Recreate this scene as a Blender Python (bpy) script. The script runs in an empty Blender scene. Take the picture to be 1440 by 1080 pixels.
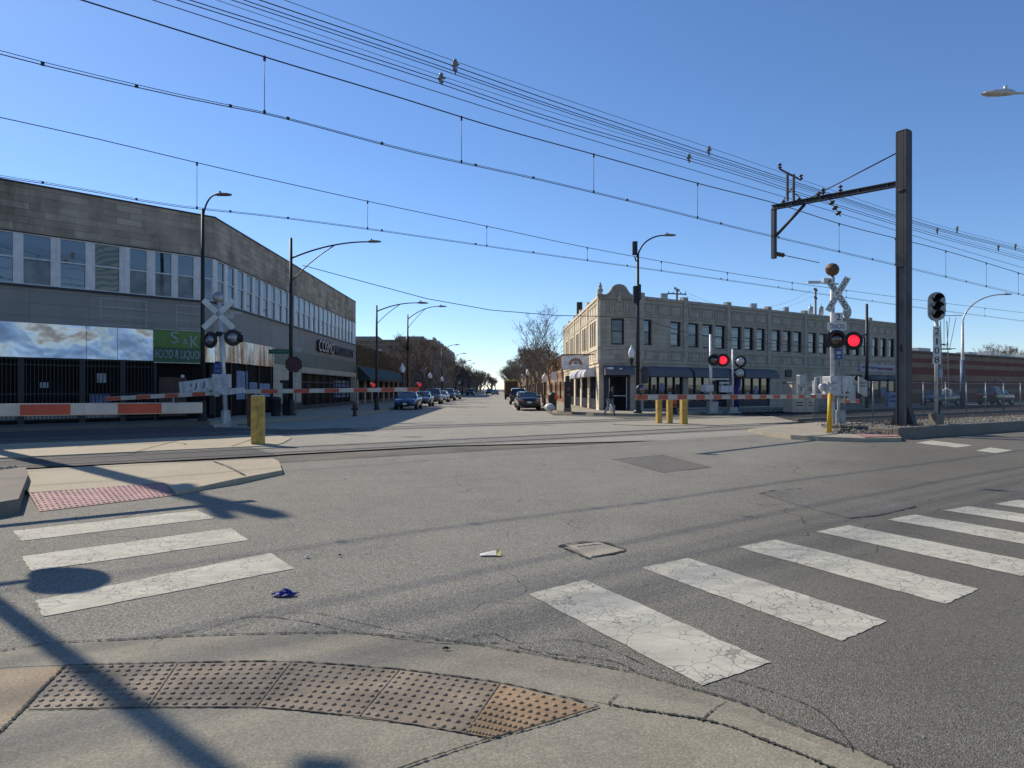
import bpy, math, random
from mathutils import Vector, Matrix
R = math.radians
sc = bpy.context.scene
COL = sc.collection
V3 = lambda x, y, z=0.0: Vector((x, y, z))

# ------------------------------------------------------------------ survey of the site
# x to the right, y away along the line of sight, z up, metres; the eye stands 1.7 m over the crossing
FPX, CX, HY, EYE = 960.0, 720.0, 547.0, 1.7
def ray(px): return (px - CX) / FPX
def G(px, py, z=0.0):
    d = (EYE - z) * FPX / (py - HY)
    return V3(ray(px) * d, d, z)
def P(px, py, d):
    return V3(ray(px) * d, d, EYE + (HY - py) / FPX * d)
RD = V3(0.828, 0.560).normalized()          # direction of the railway
RN = V3(0.560, -0.828).normalized()         # across the railway, towards the corner
ST = V3(-0.0157, 1.0).normalized()          # direction of the street
def perp(v): return v.x * RN.x + v.y * RN.y
def railpt(c, px):                           # point of the line "c metres across the railway" seen along ray(px)
    r = ray(px); d = c / (RN.x * r + RN.y)
    return V3(r * d, d)
def SP(c, px):                                # distance along the railway where ray(px) meets line c
    q = railpt(c, px); return q.x * RD.x + q.y * RD.y
def P_rail(px, py, c):
    q = railpt(c, px)
    return P(px, py, q.y)

# ------------------------------------------------------------------ object helpers
def tag(o, label=None, cat=None, group=None, kind=None):
    if label: o['label'] = label
    if cat: o['category'] = cat
    if group: o['group'] = group
    if kind: o['kind'] = kind
    return o
def empty(name, loc=(0, 0, 0), label=None, cat=None, group=None, rz=0.0):
    o = bpy.data.objects.new(name, None)
    COL.objects.link(o)
    o.location = loc; o.rotation_euler = (0, 0, rz); o.empty_display_size = .2
    return tag(o, label, cat, group)
def copy_tree(o, parent=None):
    c = o.copy(); COL.objects.link(c); c.parent = parent
    for ch in [q for q in bpy.data.objects if q.parent is o]:
        copy_tree(ch, c)
    return c
def children(o): return [q for q in bpy.data.objects if q.parent is o]

class Fr:
    """upright wall frame: u along the wall, z up, w outwards"""
    def __init__(s, O, U, N):
        s.O = V3(O[0], O[1]); s.U = V3(U[0], U[1]).normalized(); s.N = V3(N[0], N[1]).normalized()
    def pt(s, u, z, w=0.0):
        q = s.O + s.U * u + s.N * w
        return V3(q.x, q.y, z)
    def at(s, px):                            # u where the ray through px meets the wall
        r = ray(px)
        return (r * s.O.y - s.O.x) / (s.U.x - r * s.U.y)

class MB:
    def __init__(s):
        s.v = []; s.f = []; s.mi = []; s.sm = []; s.m = 0; s.smooth = False
    def face(s, pts):
        i = len(s.v); s.v.extend([Vector(p) for p in pts])
        s.f.append(tuple(range(i, i + len(pts)))); s.mi.append(s.m); s.sm.append(s.smooth)
    def hexa(s, c):                           # 8 corners: bottom 4 ccw, top 4 ccw
        i = len(s.v); s.v.extend([Vector(p) for p in c])
        for q in ((3, 2, 1, 0), (4, 5, 6, 7), (0, 1, 5, 4), (1, 2, 6, 5), (2, 3, 7, 6), (3, 0, 4, 7)):
            s.f.append(tuple(i + k for k in q)); s.mi.append(s.m); s.sm.append(False)
    def box(s, c, d, rz=0.0, U=None):
        c = Vector(c); hx, hy, hz = d[0] / 2, d[1] / 2, d[2] / 2
        ux = V3(math.cos(rz), math.sin(rz)) if U is None else V3(U[0], U[1]).normalized()
        uy = V3(-ux.y, ux.x); q = []
        for z in (-hz, hz):
            for a, b in ((-hx, -hy), (hx, -hy), (hx, hy), (-hx, hy)):
                q.append(c + ux * a + uy * b + V3(0, 0, z))
        s.hexa(q)
    def fbox(s, F, u0, u1, z0, z1, w0, w1):
        q = []
        flip = (F.U.x * F.N.y - F.U.y * F.N.x) < 0
        for z in (z0, z1):
            cs = [(u0, w0), (u1, w0), (u1, w1), (u0, w1)]
            if flip: cs = [(u0, w0), (u0, w1), (u1, w1), (u1, w0)]
            for a, b in cs: q.append(F.pt(a, z, b))
        s.hexa(q)
    def fquad(s, F, u0, u1, z0, z1, w):
        pts = [F.pt(u0, z0, w), F.pt(u1, z0, w), F.pt(u1, z1, w), F.pt(u0, z1, w)]
        if (F.U.x * F.N.y - F.U.y * F.N.x) > 0: pts.reverse()
        s.face(pts)
    def tube(s, pts, r, n=8, caps=True, smooth=True):
        pts = [Vector(p) for p in pts]
        rs = r if isinstance(r, (list, tuple)) else [r] * len(pts)
        base = len(s.v); prev = None
        for k, p in enumerate(pts):
            t = (pts[min(k + 1, len(pts) - 1)] - pts[max(k - 1, 0)])
            if t.length < 1e-9: t = V3(0, 0, 1)
            t.normalize()
            if prev is None:
                a = t.cross(V3(0, 0, 1) if abs(t.z) < .9 else V3(1, 0, 0)).normalized()
            else:
                a = (prev - t * prev.dot(t)).normalized()
            prev = a; b = t.cross(a)
            for j in range(n):
                an = 2 * math.pi * j / n
                s.v.append(p + (a * math.cos(an) + b * math.sin(an)) * rs[k])
        for k in range(len(pts) - 1):
            for j in range(n):
                a0 = base + k * n + j; a1 = base + k * n + (j + 1) % n
                s.f.append((a0, a1, a1 + n, a0 + n)); s.mi.append(s.m); s.sm.append(smooth)
        if caps and n > 2:
            s.f.append(tuple(base + j for j in reversed(range(n)))); s.mi.append(s.m); s.sm.append(False)
            e = base + (len(pts) - 1) * n
            s.f.append(tuple(e + j for j in range(n))); s.mi.append(s.m); s.sm.append(False)
    def lathe(s, prof, c=(0, 0, 0), n=20, ax=None, smooth=True):
        """prof: list of (radius, height) along axis ax"""
        c = Vector(c); t = Vector(ax).normalized() if ax is not None else V3(0, 0, 1)
        a = t.cross(V3(0, 0, 1) if abs(t.z) < .9 else V3(1, 0, 0)).normalized(); b = t.cross(a)
        base = len(s.v)
        for r, h in prof:
            for j in range(n):
                an = 2 * math.pi * j / n
                s.v.append(c + t * h + (a * math.cos(an) + b * math.sin(an)) * max(r, 1e-4))
        for k in range(len(prof) - 1):
            for j in range(n):
                a0 = base + k * n + j; a1 = base + k * n + (j + 1) % n
                s.f.append((a0, a1, a1 + n, a0 + n)); s.mi.append(s.m); s.sm.append(smooth)
    def prism(s, poly, z0, z1, caps=True):
        """poly of 2-D points; z0/z1 numbers or per-vertex lists"""
        n = len(poly)
        a0 = [z0] * n if not isinstance(z0, (list, tuple)) else z0
        a1 = [z1] * n if not isinstance(z1, (list, tuple)) else z1
        area = sum(poly[i][0] * poly[(i + 1) % n][1] - poly[(i + 1) % n][0] * poly[i][1] for i in range(n))
        idx = list(range(n)) if area > 0 else list(reversed(range(n)))
        b = [V3(poly[i][0], poly[i][1], a0[i]) for i in idx]; t = [V3(poly[i][0], poly[i][1], a1[i]) for i in idx]
        s.face(t)
        if caps: s.face(list(reversed(b)))
        for k in range(n):
            k2 = (k + 1) % n
            s.face([b[k], b[k2], t[k2], t[k]])
    def extr(s, F, poly, w0, w1):
        """poly of (u, z) in a wall frame, extruded from w0 to w1"""
        n = len(poly)
        f = [F.pt(u, z, w1) for u, z in poly]; b = [F.pt(u, z, w0) for u, z in poly]
        s.face(f); s.face(list(reversed(b)))
        for k in range(n):
            k2 = (k + 1) % n
            s.face([b[k], b[k2], f[k2], f[k]])
    def wall(s, F, u0, u1, z0, z1, holes=(), depth=.2, w=0.0):
        us = sorted({u0, u1, *[h[0] for h in holes], *[h[1] for h in holes]})
        zs = sorted({z0, z1, *[h[2] for h in holes], *[h[3] for h in holes]})
        for i in range(len(us) - 1):
            for j in range(len(zs) - 1):
                cu, cz = (us[i] + us[i + 1]) / 2, (zs[j] + zs[j + 1]) / 2
                if any(h[0] < cu < h[1] and h[2] < cz < h[3] for h in holes): continue
                s.fquad(F, us[i], us[i + 1], zs[j], zs[j + 1], w)
        for a, b, c, d in holes:
            s.face([F.pt(a, c, w), F.pt(a, d, w), F.pt(a, d, w - depth), F.pt(a, c, w - depth)])
            s.face([F.pt(b, c, w), F.pt(b, d, w), F.pt(b, d, w - depth), F.pt(b, c, w - depth)])
            s.face([F.pt(a, c, w), F.pt(b, c, w), F.pt(b, c, w - depth), F.pt(a, c, w - depth)])
            s.face([F.pt(a, d, w), F.pt(b, d, w), F.pt(b, d, w - depth), F.pt(a, d, w - depth)])
    def build(s, name, mats, parent=None, off=None, label=None, bevel=0.0):
        """link as ONE mesh object; off = world origin of the coordinates used"""
        if not isinstance(mats, (list, tuple)): mats = [mats]
        o0 = Vector(off) if off is not None else V3(0, 0)
        me = bpy.data.meshes.new(name)
        me.from_pydata([tuple(p - o0) for p in s.v], [], s.f)
        for m in mats: me.materials.append(m)
        me.polygons.foreach_set('material_index', s.mi)
        me.polygons.foreach_set('use_smooth', s.sm)
        me.update()
        o = bpy.data.objects.new(name, me); COL.objects.link(o)
        if parent is not None: o.parent = parent
        elif off is not None: o.location = o0
        if label: o['label'] = label
        if bevel:
            b = o.modifiers.new('edge', 'BEVEL'); b.width = bevel; b.segments = 2; b.limit_method = 'ANGLE'; b.angle_limit = R(40)
        return o

def text_obj(name, s, F, u, z, w, width, height, mat, parent, off, ext=.01, shear=0.0, rot=0.0):
    """lettering centred at (u, z) of a wall frame, read from outside"""
    cu = bpy.data.curves.new(name, 'FONT'); cu.body = s; cu.extrude = ext; cu.align_x = 'LEFT'; cu.shear = shear
    t = bpy.data.objects.new(name, cu); COL.objects.link(t)
    dg = bpy.context.evaluated_depsgraph_get()
    me = bpy.data.meshes.new_from_object(t.evaluated_get(dg))
    bpy.data.objects.remove(t); bpy.data.curves.remove(cu)
    xs = [v.co.x for v in me.vertices]; ys = [v.co.y for v in me.vertices]
    x0, x1, y0, y1 = min(xs), max(xs), min(ys), max(ys)
    right = V3(0, 0, 1).cross(F.N)
    c = F.pt(u, z, w) - Vector(off)
    ca, sa = math.cos(rot), math.sin(rot)
    for v in me.vertices:
        a = ((v.co.x - x0) / (x1 - x0) - .5) * width; b = ((v.co.y - y0) / (y1 - y0) - .5) * height; k = v.co.z
        a, b = a * ca - b * sa, a * sa + b * ca
        v.co = c + right * a + V3(0, 0, b) + F.N * k
    me.materials.clear(); me.materials.append(mat)
    o = bpy.data.objects.new(name, me); COL.objects.link(o); o.parent = parent
    return o

# ------------------------------------------------------------------ materials
class NT:
    def __init__(s, name):
        s.mat = bpy.data.materials.new(name); s.mat.use_nodes = True
        s.t = s.mat.node_tree; s.t.nodes.clear()
        s.out = s.t.nodes.new('ShaderNodeOutputMaterial'); s.b = s.t.nodes.new('ShaderNodeBsdfPrincipled')
        s.t.links.new(s.b.outputs[0], s.out.inputs[0])
    def n(s, typ, **kw):
        q = s.t.nodes.new('ShaderNode' + typ)
        for k, v in kw.items(): setattr(q, k, v)
        return q
    def link(s, a, b): s.t.links.new(a, b)
    def put(s, sock, v):
        if hasattr(v, 'is_output') or isinstance(v, bpy.types.NodeSocket): s.link(v, sock)
        else:
            if isinstance(v, (tuple, list)) and len(v) == 3 and sock.type == 'RGBA': v = (*v, 1)
            sock.default_value = v
    def pos(s): return s.n('NewGeometry').outputs['Position']
    def obj(s): return s.n('TexCoord').outputs['Object']
    def gen(s): return s.n('TexCoord').outputs['Generated']
    def mapping(s, v, sc_=(1, 1, 1), rot=(0, 0, 0), loc=(0, 0, 0)):
        m = s.n('Mapping'); s.link(v, m.inputs[0]); m.inputs[1].default_value = loc
        m.inputs[2].default_value = rot; m.inputs[3].default_value = sc_
        return m.outputs[0]
    def noise(s, v, scale, detail=3, rough=.55, dist=0.0):
        q = s.n('TexNoise'); s.link(v, q.inputs['Vector'])
        q.inputs['Scale'].default_value = scale; q.inputs['Detail'].default_value = detail
        q.inputs['Roughness'].default_value = rough; q.inputs['Distortion'].default_value = dist
        return q.outputs['Fac']
    def vor(s, v, scale, feature='F1', out='Distance', rnd=1.0):
        q = s.n('TexVoronoi', feature=feature); s.link(v, q.inputs['Vector'])
        q.inputs['Scale'].default_value = scale; q.inputs['Randomness'].default_value = rnd
        return q.outputs[out]
    def ramp(s, f, a, b, lo=0.0, hi=1.0, smooth=False):
        """map range clamped"""
        q = s.n('MapRange'); q.clamp = True
        if smooth: q.interpolation_type = 'SMOOTHSTEP'
        s.put(q.inputs[0], f); q.inputs[1].default_value = a; q.inputs[2].default_value = b
        q.inputs[3].default_value = lo; q.inputs[4].default_value = hi
        return q.outputs[0]
    def math(s, op, a, b=0.0):
        q = s.n('Math', operation=op); s.put(q.inputs[0], a); s.put(q.inputs[1], b)
        return q.outputs[0]
    def mix(s, f, a, b, mode='MIX'):
        q = s.n('Mix', data_type='RGBA', blend_type=mode)
        s.put(q.inputs[0], f); s.put(q.inputs[6], a); s.put(q.inputs[7], b)
        return q.outputs[2]
    def warp(s, v, amt, scale):
        q = s.n('TexNoise'); s.link(v, q.inputs['Vector']); q.inputs['Scale'].default_value = scale; q.inputs['Detail'].default_value = 3
        a = s.n('VectorMath', operation='SUBTRACT'); s.link(q.outputs['Color'], a.inputs[0]); a.inputs[1].default_value = (.5, .5, .5)
        m = s.n('VectorMath', operation='SCALE'); s.link(a.outputs[0], m.inputs[0]); m.inputs['Scale'].default_value = amt
        d = s.n('VectorMath', operation='ADD'); s.link(v, d.inputs[0]); s.link(m.outputs[0], d.inputs[1])
        return d.outputs[0]
    def crack(s, v, scale, width, warp=.3, wscale=3.0):
        """1 on the crack lines"""
        d = s.vor(s.warp(v, warp / scale * 2, wscale * scale / 2), scale, 'DISTANCE_TO_EDGE')
        return s.ramp(d, 0.0, width, 1.0, 0.0)
    def bump(s, h, strength=.3, dist=.01, prev=None):
        q = s.n('Bump'); q.inputs['Strength'].default_value = strength; q.inputs['Distance'].default_value = dist
        s.put(q.inputs['Height'], h)
        if prev is not None: s.link(prev, q.inputs['Normal'])
        s.link(q.outputs[0], s.b.inputs['Normal'])
        return q.outputs[0]
    def set(s, color=None, rough=None, metal=None, spec=None, coat=None, emit=None, estr=None):
        if color is not None: s.put(s.b.inputs['Base Color'], color)
        if rough is not None: s.put(s.b.inputs['Roughness'], rough)
        if metal is not None: s.put(s.b.inputs['Metallic'], metal)
        if spec is not None: s.put(s.b.inputs['Specular IOR Level'], spec)
        if coat is not None: s.put(s.b.inputs['Coat Weight'], coat)
        if emit is not None: s.put(s.b.inputs['Emission Color'], emit)
        if estr is not None: s.put(s.b.inputs['Emission Strength'], estr)
        return s.mat
def mul(c, k): return tuple(x * k for x in c)

def plain(name, c, rough=.6, metal=0.0, var=.22, scale=3.0, fine=40.0, bump=.08, grime=.25, spec=.4):
    """painted or raw surface with mottling, streaky grime and a little relief"""
    t = NT(name); v = t.pos()
    a = t.noise(v, scale, 4); f = t.noise(v, fine, 3)
    col = t.mix(t.ramp(a, .3, .7), mul(c, 1 - var), mul(c, 1 + var))
    col = t.mix(t.math('MULTIPLY', t.ramp(f, .5, .75), grime * .7), col, mul(c, .45))
    g = t.noise(t.mapping(v, (6, 6, .7)), 1.0, 4)
    col = t.mix(t.math('MULTIPLY', t.ramp(g, .52, .75), grime), col, mul(c, .4))
    t.set(col, t.ramp(f, .2, .8, max(.05, rough - .12), min(1, rough + .12)), metal, spec)
    if bump: t.bump(f, bump, .004)
    return t.mat

def asphalt(name, c, light=1.0, crackamt=.6, dirv=None, patch=.35, newer=0):
    t = NT(name); v = t.pos()
    big = t.noise(v, .22, 5, .6); mid = t.noise(v, 1.7, 5, .6); fine = t.noise(v, 55, 2, .7)
    ag = t.vor(v, 125, out='Color'); agd = t.vor(v, 125)
    rot = math.atan2(RD.y, RD.x)
    st_ = t.noise(t.mapping(v, (.10, 1.3, 1), (0, 0, -rot)), 1.0, 4, .6)
    st2 = t.noise(t.mapping(v, (1.6, .10, 1)), 1.0, 4, .6)
    col = t.mix(t.ramp(big, .3, .7), mul(c, 1 - patch), mul(c, 1 + patch))
    col = t.mix(.55, col, t.mix(t.ramp(mid, .3, .7), mul(c, .78), mul(c, 1.22)))
    col = t.mix(t.ramp(st_, .5, .8, 0, .35), col, mul(c, .55))
    col = t.mix(t.ramp(st2, .55, .8, 0, .3), col, mul(c, 1.35))
    bw = t.n('RGBToBW'); t.link(ag, bw.inputs[0])
    col = t.mix(t.ramp(bw.outputs[0], .60, .80, 0, .75), col, mul((1.0, .97, .90), min(.55, c[0] * 2.0)))
    col = t.mix(t.ramp(bw.outputs[0], .36, .18, 0, .75), col, mul(c, .35))
    col = t.mix(t.ramp(fine, .51, .62, 0, .5), col, mul(c, .5))
    sp = t.noise(v, 9, 3, .6)
    col = t.mix(t.ramp(sp, .63, .72, 0, .5), col, mul(c, .42))
    h = t.math('ADD', t.math('MULTIPLY', fine, .5), t.ramp(agd, 0, .7, 1, 0))
    if newer:                                  # the lane to the right was resurfaced later and is darker
        sp_ = t.n('SeparateXYZ'); t.link(v, sp_.inputs[0])
        e = t.math('SUBTRACT', t.math('ADD', sp_.outputs[0], t.math('MULTIPLY', t.noise(v, .5, 4), 2.2)), t.math('MULTIPLY', sp_.outputs[1], .55))
        col = t.mix(t.ramp(e, -2.4, 1.2, 0, newer), col, mul(c, .30))
    if crackamt:
        k = t.math('MULTIPLY', t.crack(v, .33, .0035, .55, 2.2), t.ramp(t.noise(v, .3, 2), .47, .56))
        k2 = t.math('MULTIPLY', t.crack(v, 1.5, .010, .4), t.ramp(t.noise(v, .2, 2), .60, .66))
        k = t.math('MAXIMUM', k, k2)
        col = t.mix(t.math('MULTIPLY', k, crackamt), col, (.012, .011, .01))
    t.set(col, t.ramp(fine, .2, .8, .78, .95), 0, .25)
    t.bump(h, .8, .007)
    return t.mat

def concrete(name, c, stain=.5, rust=0.0, joints=None, broom=True):
    t = NT(name); v = t.pos()
    big = t.noise(v, .75, 6, .7); mid = t.noise(v, 5.0, 6, .72); fine = t.noise(v, 75, 3, .75)
    br = t.noise(t.mapping(v, (3, 160, 1), (0, 0, .5)), 1.0, 2)
    col = t.mix(t.ramp(big, .3, .7), mul(c, 1 - .5 * stain), mul(c, 1.12))
    col = t.mix(.45, col, t.mix(t.ramp(mid, .35, .7), mul(c, .68), mul(c, 1.18)))
    col = t.mix(t.ramp(t.noise(v, 1.3, 4, .7), .55, .72, 0, .5 * stain), col, mul((c[0] * .52, c[1] * .53, c[2] * .55), 1))
    if rust: col = t.mix(t.ramp(t.noise(v, .8, 4), .45, .68, 0, rust), col, (.30, .17, .07))
    col = t.mix(t.ramp(fine, .51, .60, 0, .6), col, mul(c, .55)); col = t.mix(t.ramp(fine, .47, .38, 0, .5), col, mul(c, 1.4))
    col = t.mix(t.ramp(t.vor(v, 26), .0, .09, .6, 0), col, mul(c, 1.5))
    col = t.mix(t.ramp(t.vor(v, 7.3), .0, .035, .85, 0), col, (.03, .03, .028))
    k = t.math('MULTIPLY', t.crack(v, .7, .006, .5), t.ramp(t.noise(v, .5, 2), .55, .62))
    col = t.mix(t.math('MULTIPLY', k, .8), col, (.03, .028, .025))
    t.set(col, t.ramp(mid, .3, .7, .75, .92), 0, .25)
    h = t.math('ADD', fine, t.math('MULTIPLY', br, .8 if broom else .1))
    t.bump(h, .5, .006)
    return t.mat

def paint_white(name='road_paint'):
    t = NT(name); v = t.pos()
    k1 = t.crack(v, 2.6, .013, .55, 2.0); k2 = t.crack(v, 7.5, .028, .6, 2.0)
    m2 = t.ramp(t.noise(v, 1.4, 2), .38, .52)
    wear = t.math('MULTIPLY', t.ramp(t.noise(v, 34, 4, .75), .585, .64), t.ramp(t.noise(v, 1.1, 3), .48, .66))
    k = t.math('MAXIMUM', t.math('MULTIPLY', k1, .9), t.math('MULTIPLY', t.math('MULTIPLY', k2, 1.1), m2))
    k = t.math('MAXIMUM', k, t.math('MULTIPLY', wear, .8))
    c = (.53, .505, .405)
    col = t.mix(t.ramp(t.noise(v, 2.2, 5, .65), .3, .72), mul(c, .74), mul(c, 1.08))
    col = t.mix(t.ramp(t.noise(v, 60, 2, .7), .55, .75, 0, .4), col, mul(c, .6))
    col = t.mix(t.ramp(t.noise(t.mapping(v, (.5, 2.6, 1), (0, 0, .48)), 1.6, 5, .7), .46, .70, 0, .6), col, mul(c, .55))
    col = t.mix(t.math('MULTIPLY', k, .82), col, (.10, .095, .082))
    t.set(col, .8, 0, .25)
    t.bump(t.math('SUBTRACT', t.math('MULTIPLY', t.noise(v, 80, 2), .5), k), .5, .005)
    return t.mat

def masonry(name, c1, c2, mortar, bw, bh, msize=.02, rot=0.0, stain=.5, zaxis=True, bump=.3, offset=.5, speck=.3):
    """courses laid along the wall whose direction is rot"""
    t = NT(name); v = t.pos()
    m = t.mapping(v, (1, 1, 1), (0, 0, -rot))
    sx = t.n('SeparateXYZ'); t.link(m, sx.inputs[0])
    cb = t.n('CombineXYZ'); t.link(sx.outputs[0], cb.inputs[0]); t.link(sx.outputs[2], cb.inputs[1])
    b = t.n('TexBrick'); t.link(cb.outputs[0], b.inputs['Vector'])
    b.offset = offset
    b.inputs['Scale'].default_value = 1.0; b.inputs['Brick Width'].default_value = bw; b.inputs['Row Height'].default_value = bh
    b.inputs['Mortar Size'].default_value = msize; b.inputs['Mortar Smooth'].default_value = .2; b.inputs['Bias'].default_value = 0
    b.inputs['Color1'].default_value = (*c1, 1); b.inputs['Color2'].default_value = (*c2, 1); b.inputs['Mortar'].default_value = (*mortar, 1)
    col = b.outputs['Color']
    g = t.noise(t.mapping(v, (1.0, 1.0, .22)), .9, 5, .65); g2 = t.noise(v, .45, 4, .6); f = t.noise(v, 22, 4, .7)
    col = t.mix(t.ramp(g, .46, .72, 0, stain), col, mul(c1, .3))
    col = t.mix(t.ramp(g2, .45, .7, 0, stain * .6), col, mul(c2, 1.25))
    col = t.mix(t.ramp(f, .5, .72, 0, speck), col, mul(c1, .5))
    t.set(col, .85, 0, .25)
    t.bump(t.math('ADD', t.math('MULTIPLY', b.outputs['Fac'], -1.0), t.math('MULTIPLY', f, .25)), bump, .012)
    return t.mat

def glass(name, c=(.018, .024, .034), rough=.03, wob=.06, spec=.9, ior=1.7):
    t = NT(name); v = t.pos()
    n = t.noise(v, .8, 2)
    t.set(t.mix(t.ramp(t.noise(v, 1.5, 3), .35, .7), mul(c, .6), mul(c, 1.5)), rough, 0, spec)
    t.b.inputs['IOR'].default_value = ior
    t.bump(n, wob, .05)
    return t.mat

def carpaint(name, c, metal=.3):
    t = NT(name); v = t.obj()
    t.set(t.mix(t.ramp(t.noise(v, 3, 3), .3, .7), mul(c, .85), mul(c, 1.1)), .28, metal, .5, .6)
    return t.mat

M = {}
M['asphalt'] = asphalt('worn_asphalt', (.242, .224, .172), crackamt=.8, newer=.55)
M['asphalt2'] = asphalt('pale_street_surface', (.36, .33, .262), crackamt=.5, patch=.22)
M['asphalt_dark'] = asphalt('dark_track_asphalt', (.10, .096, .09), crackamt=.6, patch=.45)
M['patch'] = asphalt('milled_asphalt', (.168, .154, .124), crackamt=0)
M['conc'] = concrete('corner_concrete', (.29, .265, .20), .85)
M['conc_kerb'] = concrete('kerb_concrete', (.27, .245, .185), 1.1)
M['conc_tan'] = concrete('tan_island_concrete', (.42, .36, .255), .35)
M['conc_rust'] = concrete('rust_stained_concrete', (.34, .27, .18), .5, .75)
M['conc_walk'] = concrete('pavement_concrete', (.37, .33, .25), .5)
M['conc_old'] = concrete('old_retaining_concrete', (.21, .185, .15), .8)
M['conc_shade'] = concrete('shaded_pavement_concrete', (.16, .145, .125), .8)  # pavement copy with the building's shade mixed into its colour
M['soil'] = plain('bare_ground', (.13, .115, .09), .95, var=.35, scale=.6, fine=12, bump=.4)
M['joint'] = plain('dirty_joint', (.05, .045, .037), .95, bump=.3)
M['paint'] = paint_white()
M['tact'] = plain('brown_tactile_paving', (.215, .17, .118), .75, var=.35, scale=2.5, fine=60, grime=.55)
M['tact_o'] = plain('rust_orange_tactile_paving', (.28, .19, .105), .75, var=.3, scale=2.5, fine=60, grime=.45)
M['tact_r'] = plain('red_tactile_paving', (.36, .20, .18), .75, var=.25, scale=3, fine=50, grime=.3)
M['steel_rail'] = plain('worn_rail_steel', (.20, .185, .17), .38, .8, grime=.4)
M['black_steel'] = plain('black_painted_steel', (.018, .018, .02), .5, 0, var=.3, grime=.2)
M['navy_steel'] = plain('weathered_dark_column_steel', (.030, .031, .038), .55, .0, var=.35, scale=1.2, grime=.3)
M['web_steel'] = plain('grey_column_web_steel', (.11, .112, .12), .6, .0, var=.35, scale=1.2, grime=.5)
M['silver'] = plain('silver_painted_steel', (.56, .55, .53), .45, .25, var=.2, scale=4, fine=30, grime=.55)
M['silver2'] = plain('peeling_silver_paint', (.52, .52, .52), .5, .15, var=.25, scale=9, fine=18, grime=.9)
M['galv'] = plain('galvanised_steel', (.34, .34, .335), .45, .5, grime=.4)
M['white_sign'] = plain('white_sign_sheet', (.66, .66, .62), .55, 0, var=.1, grime=.3)
M['sign_back'] = plain('sign_back_sheet', (.42, .42, .39), .55, .1, var=.15, grime=.35)
M['sign_black'] = plain('sign_lettering_black', (.02, .02, .022), .6, grime=.05)
M['blue_sign'] = plain('blue_sign_sheet', (.03, .06, .25), .5, grime=.1)
M['navy_letter'] = plain('navy_lettering', (.02, .03, .12), .6, grime=.05)
M['gate_red'] = plain('gate_red_sheeting', (.40, .065, .03), .5, var=.15, grime=.25)
M['gate_white'] = plain('gate_white_sheeting', (.45, .415, .36), .5, var=.12, grime=.35)
M['yellow'] = plain('faded_yellow_paint', (.47, .31, .07), .65, var=.3, scale=5, fine=22, grime=.65)
M['bright_yellow'] = plain('bright_yellow_paint', (.62, .36, .02), .5, var=.15, grime=.25)
M['rust'] = plain('rusty_bell_metal', (.15, .085, .045), .7, .3, var=.4, scale=6)
M['lens_off'] = glass('unlit_red_lens', (.06, .006, .005), .12)
M['lens_grey'] = glass('silvered_lens_glass', (.16, .165, .17), .15, .3)
t = NT('lit_red_lens'); t.set((.6, .02, .03), .3, 0, .5, 0, (1.0, .012, .03), 3.2); t.b.inputs['Roughness'].default_value = .3; vv = t.obj(); hot = t.ramp(t.vor(vv, 34), .10, .5, 1.25, .55); mxm = t.math('MULTIPLY', hot, 3.2); t.link(mxm, t.b.inputs['Emission Strength']); M['lens_on'] = t.mat
M['wire'] = plain('overhead_wire_metal', (.035, .036, .042), .6, .2, bump=0)
M['insul'] = plain('brown_insulator_glaze', (.06, .04, .035), .3, grime=.1)
M['bright_ins'] = plain('pale_clamp_metal', (.2, .19, .17), .5, .2, grime=.3)
aL = math.atan2(.72, .695); aS = math.atan2(ST.y, ST.x); aR = math.atan2(RD.y, RD.x)
M['block_front'] = masonry('stained_stone_blocks_front', (.29, .235, .175), (.45, .375, .285), (.16, .13, .10), 1.15, .31, .012, aL, .75, bump=.25)
M['block_side'] = masonry('stained_stone_blocks_side', (.27, .225, .165), (.47, .395, .30), (.15, .125, .10), .95, .31, .012, aS, .7, bump=.3)
M['panel_front'] = masonry('grey_painted_panels_front', (.25, .235, .215), (.28, .265, .245), (.15, .14, .13), 2.3, .55, .01, aL, .25, bump=.15, offset=0, speck=.12)
M['panel_side'] = masonry('grey_painted_panels_side', (.29, .275, .25), (.315, .30, .27), (.2, .19, .17), 3.0, .75, .008, aS, .25, bump=.15, offset=.5, speck=.12)
M['cream_pier'] = masonry('cream_stone_pier', (.48, .43, .33), (.52, .47, .37), (.28, .25, .2), 1.6, .75, .014, aS, .35, bump=.2)
M['green_band'] = plain('green_glass_band', (.08, .105, .085), .4, var=.2, scale=1.2)
M['white_frame'] = plain('white_window_frame', (.66, .65, .63), .55, var=.12, grime=.35)
M['dark_frame'] = plain('dark_blue_window_frame', (.02, .022, .035), .5, var=.2)
M['glass'] = glass('window_glass')
M['glass_blind'] = glass('window_glass_over_blind', (.12, .12, .115), .10, .05, .6, 1.5)
M['glass_dark'] = glass('dark_shop_glass', (.010, .010, .011), .38, .05, .10, 1.25)
M['roof'] = plain('roof_felt', (.06, .058, .055), .9)
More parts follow.
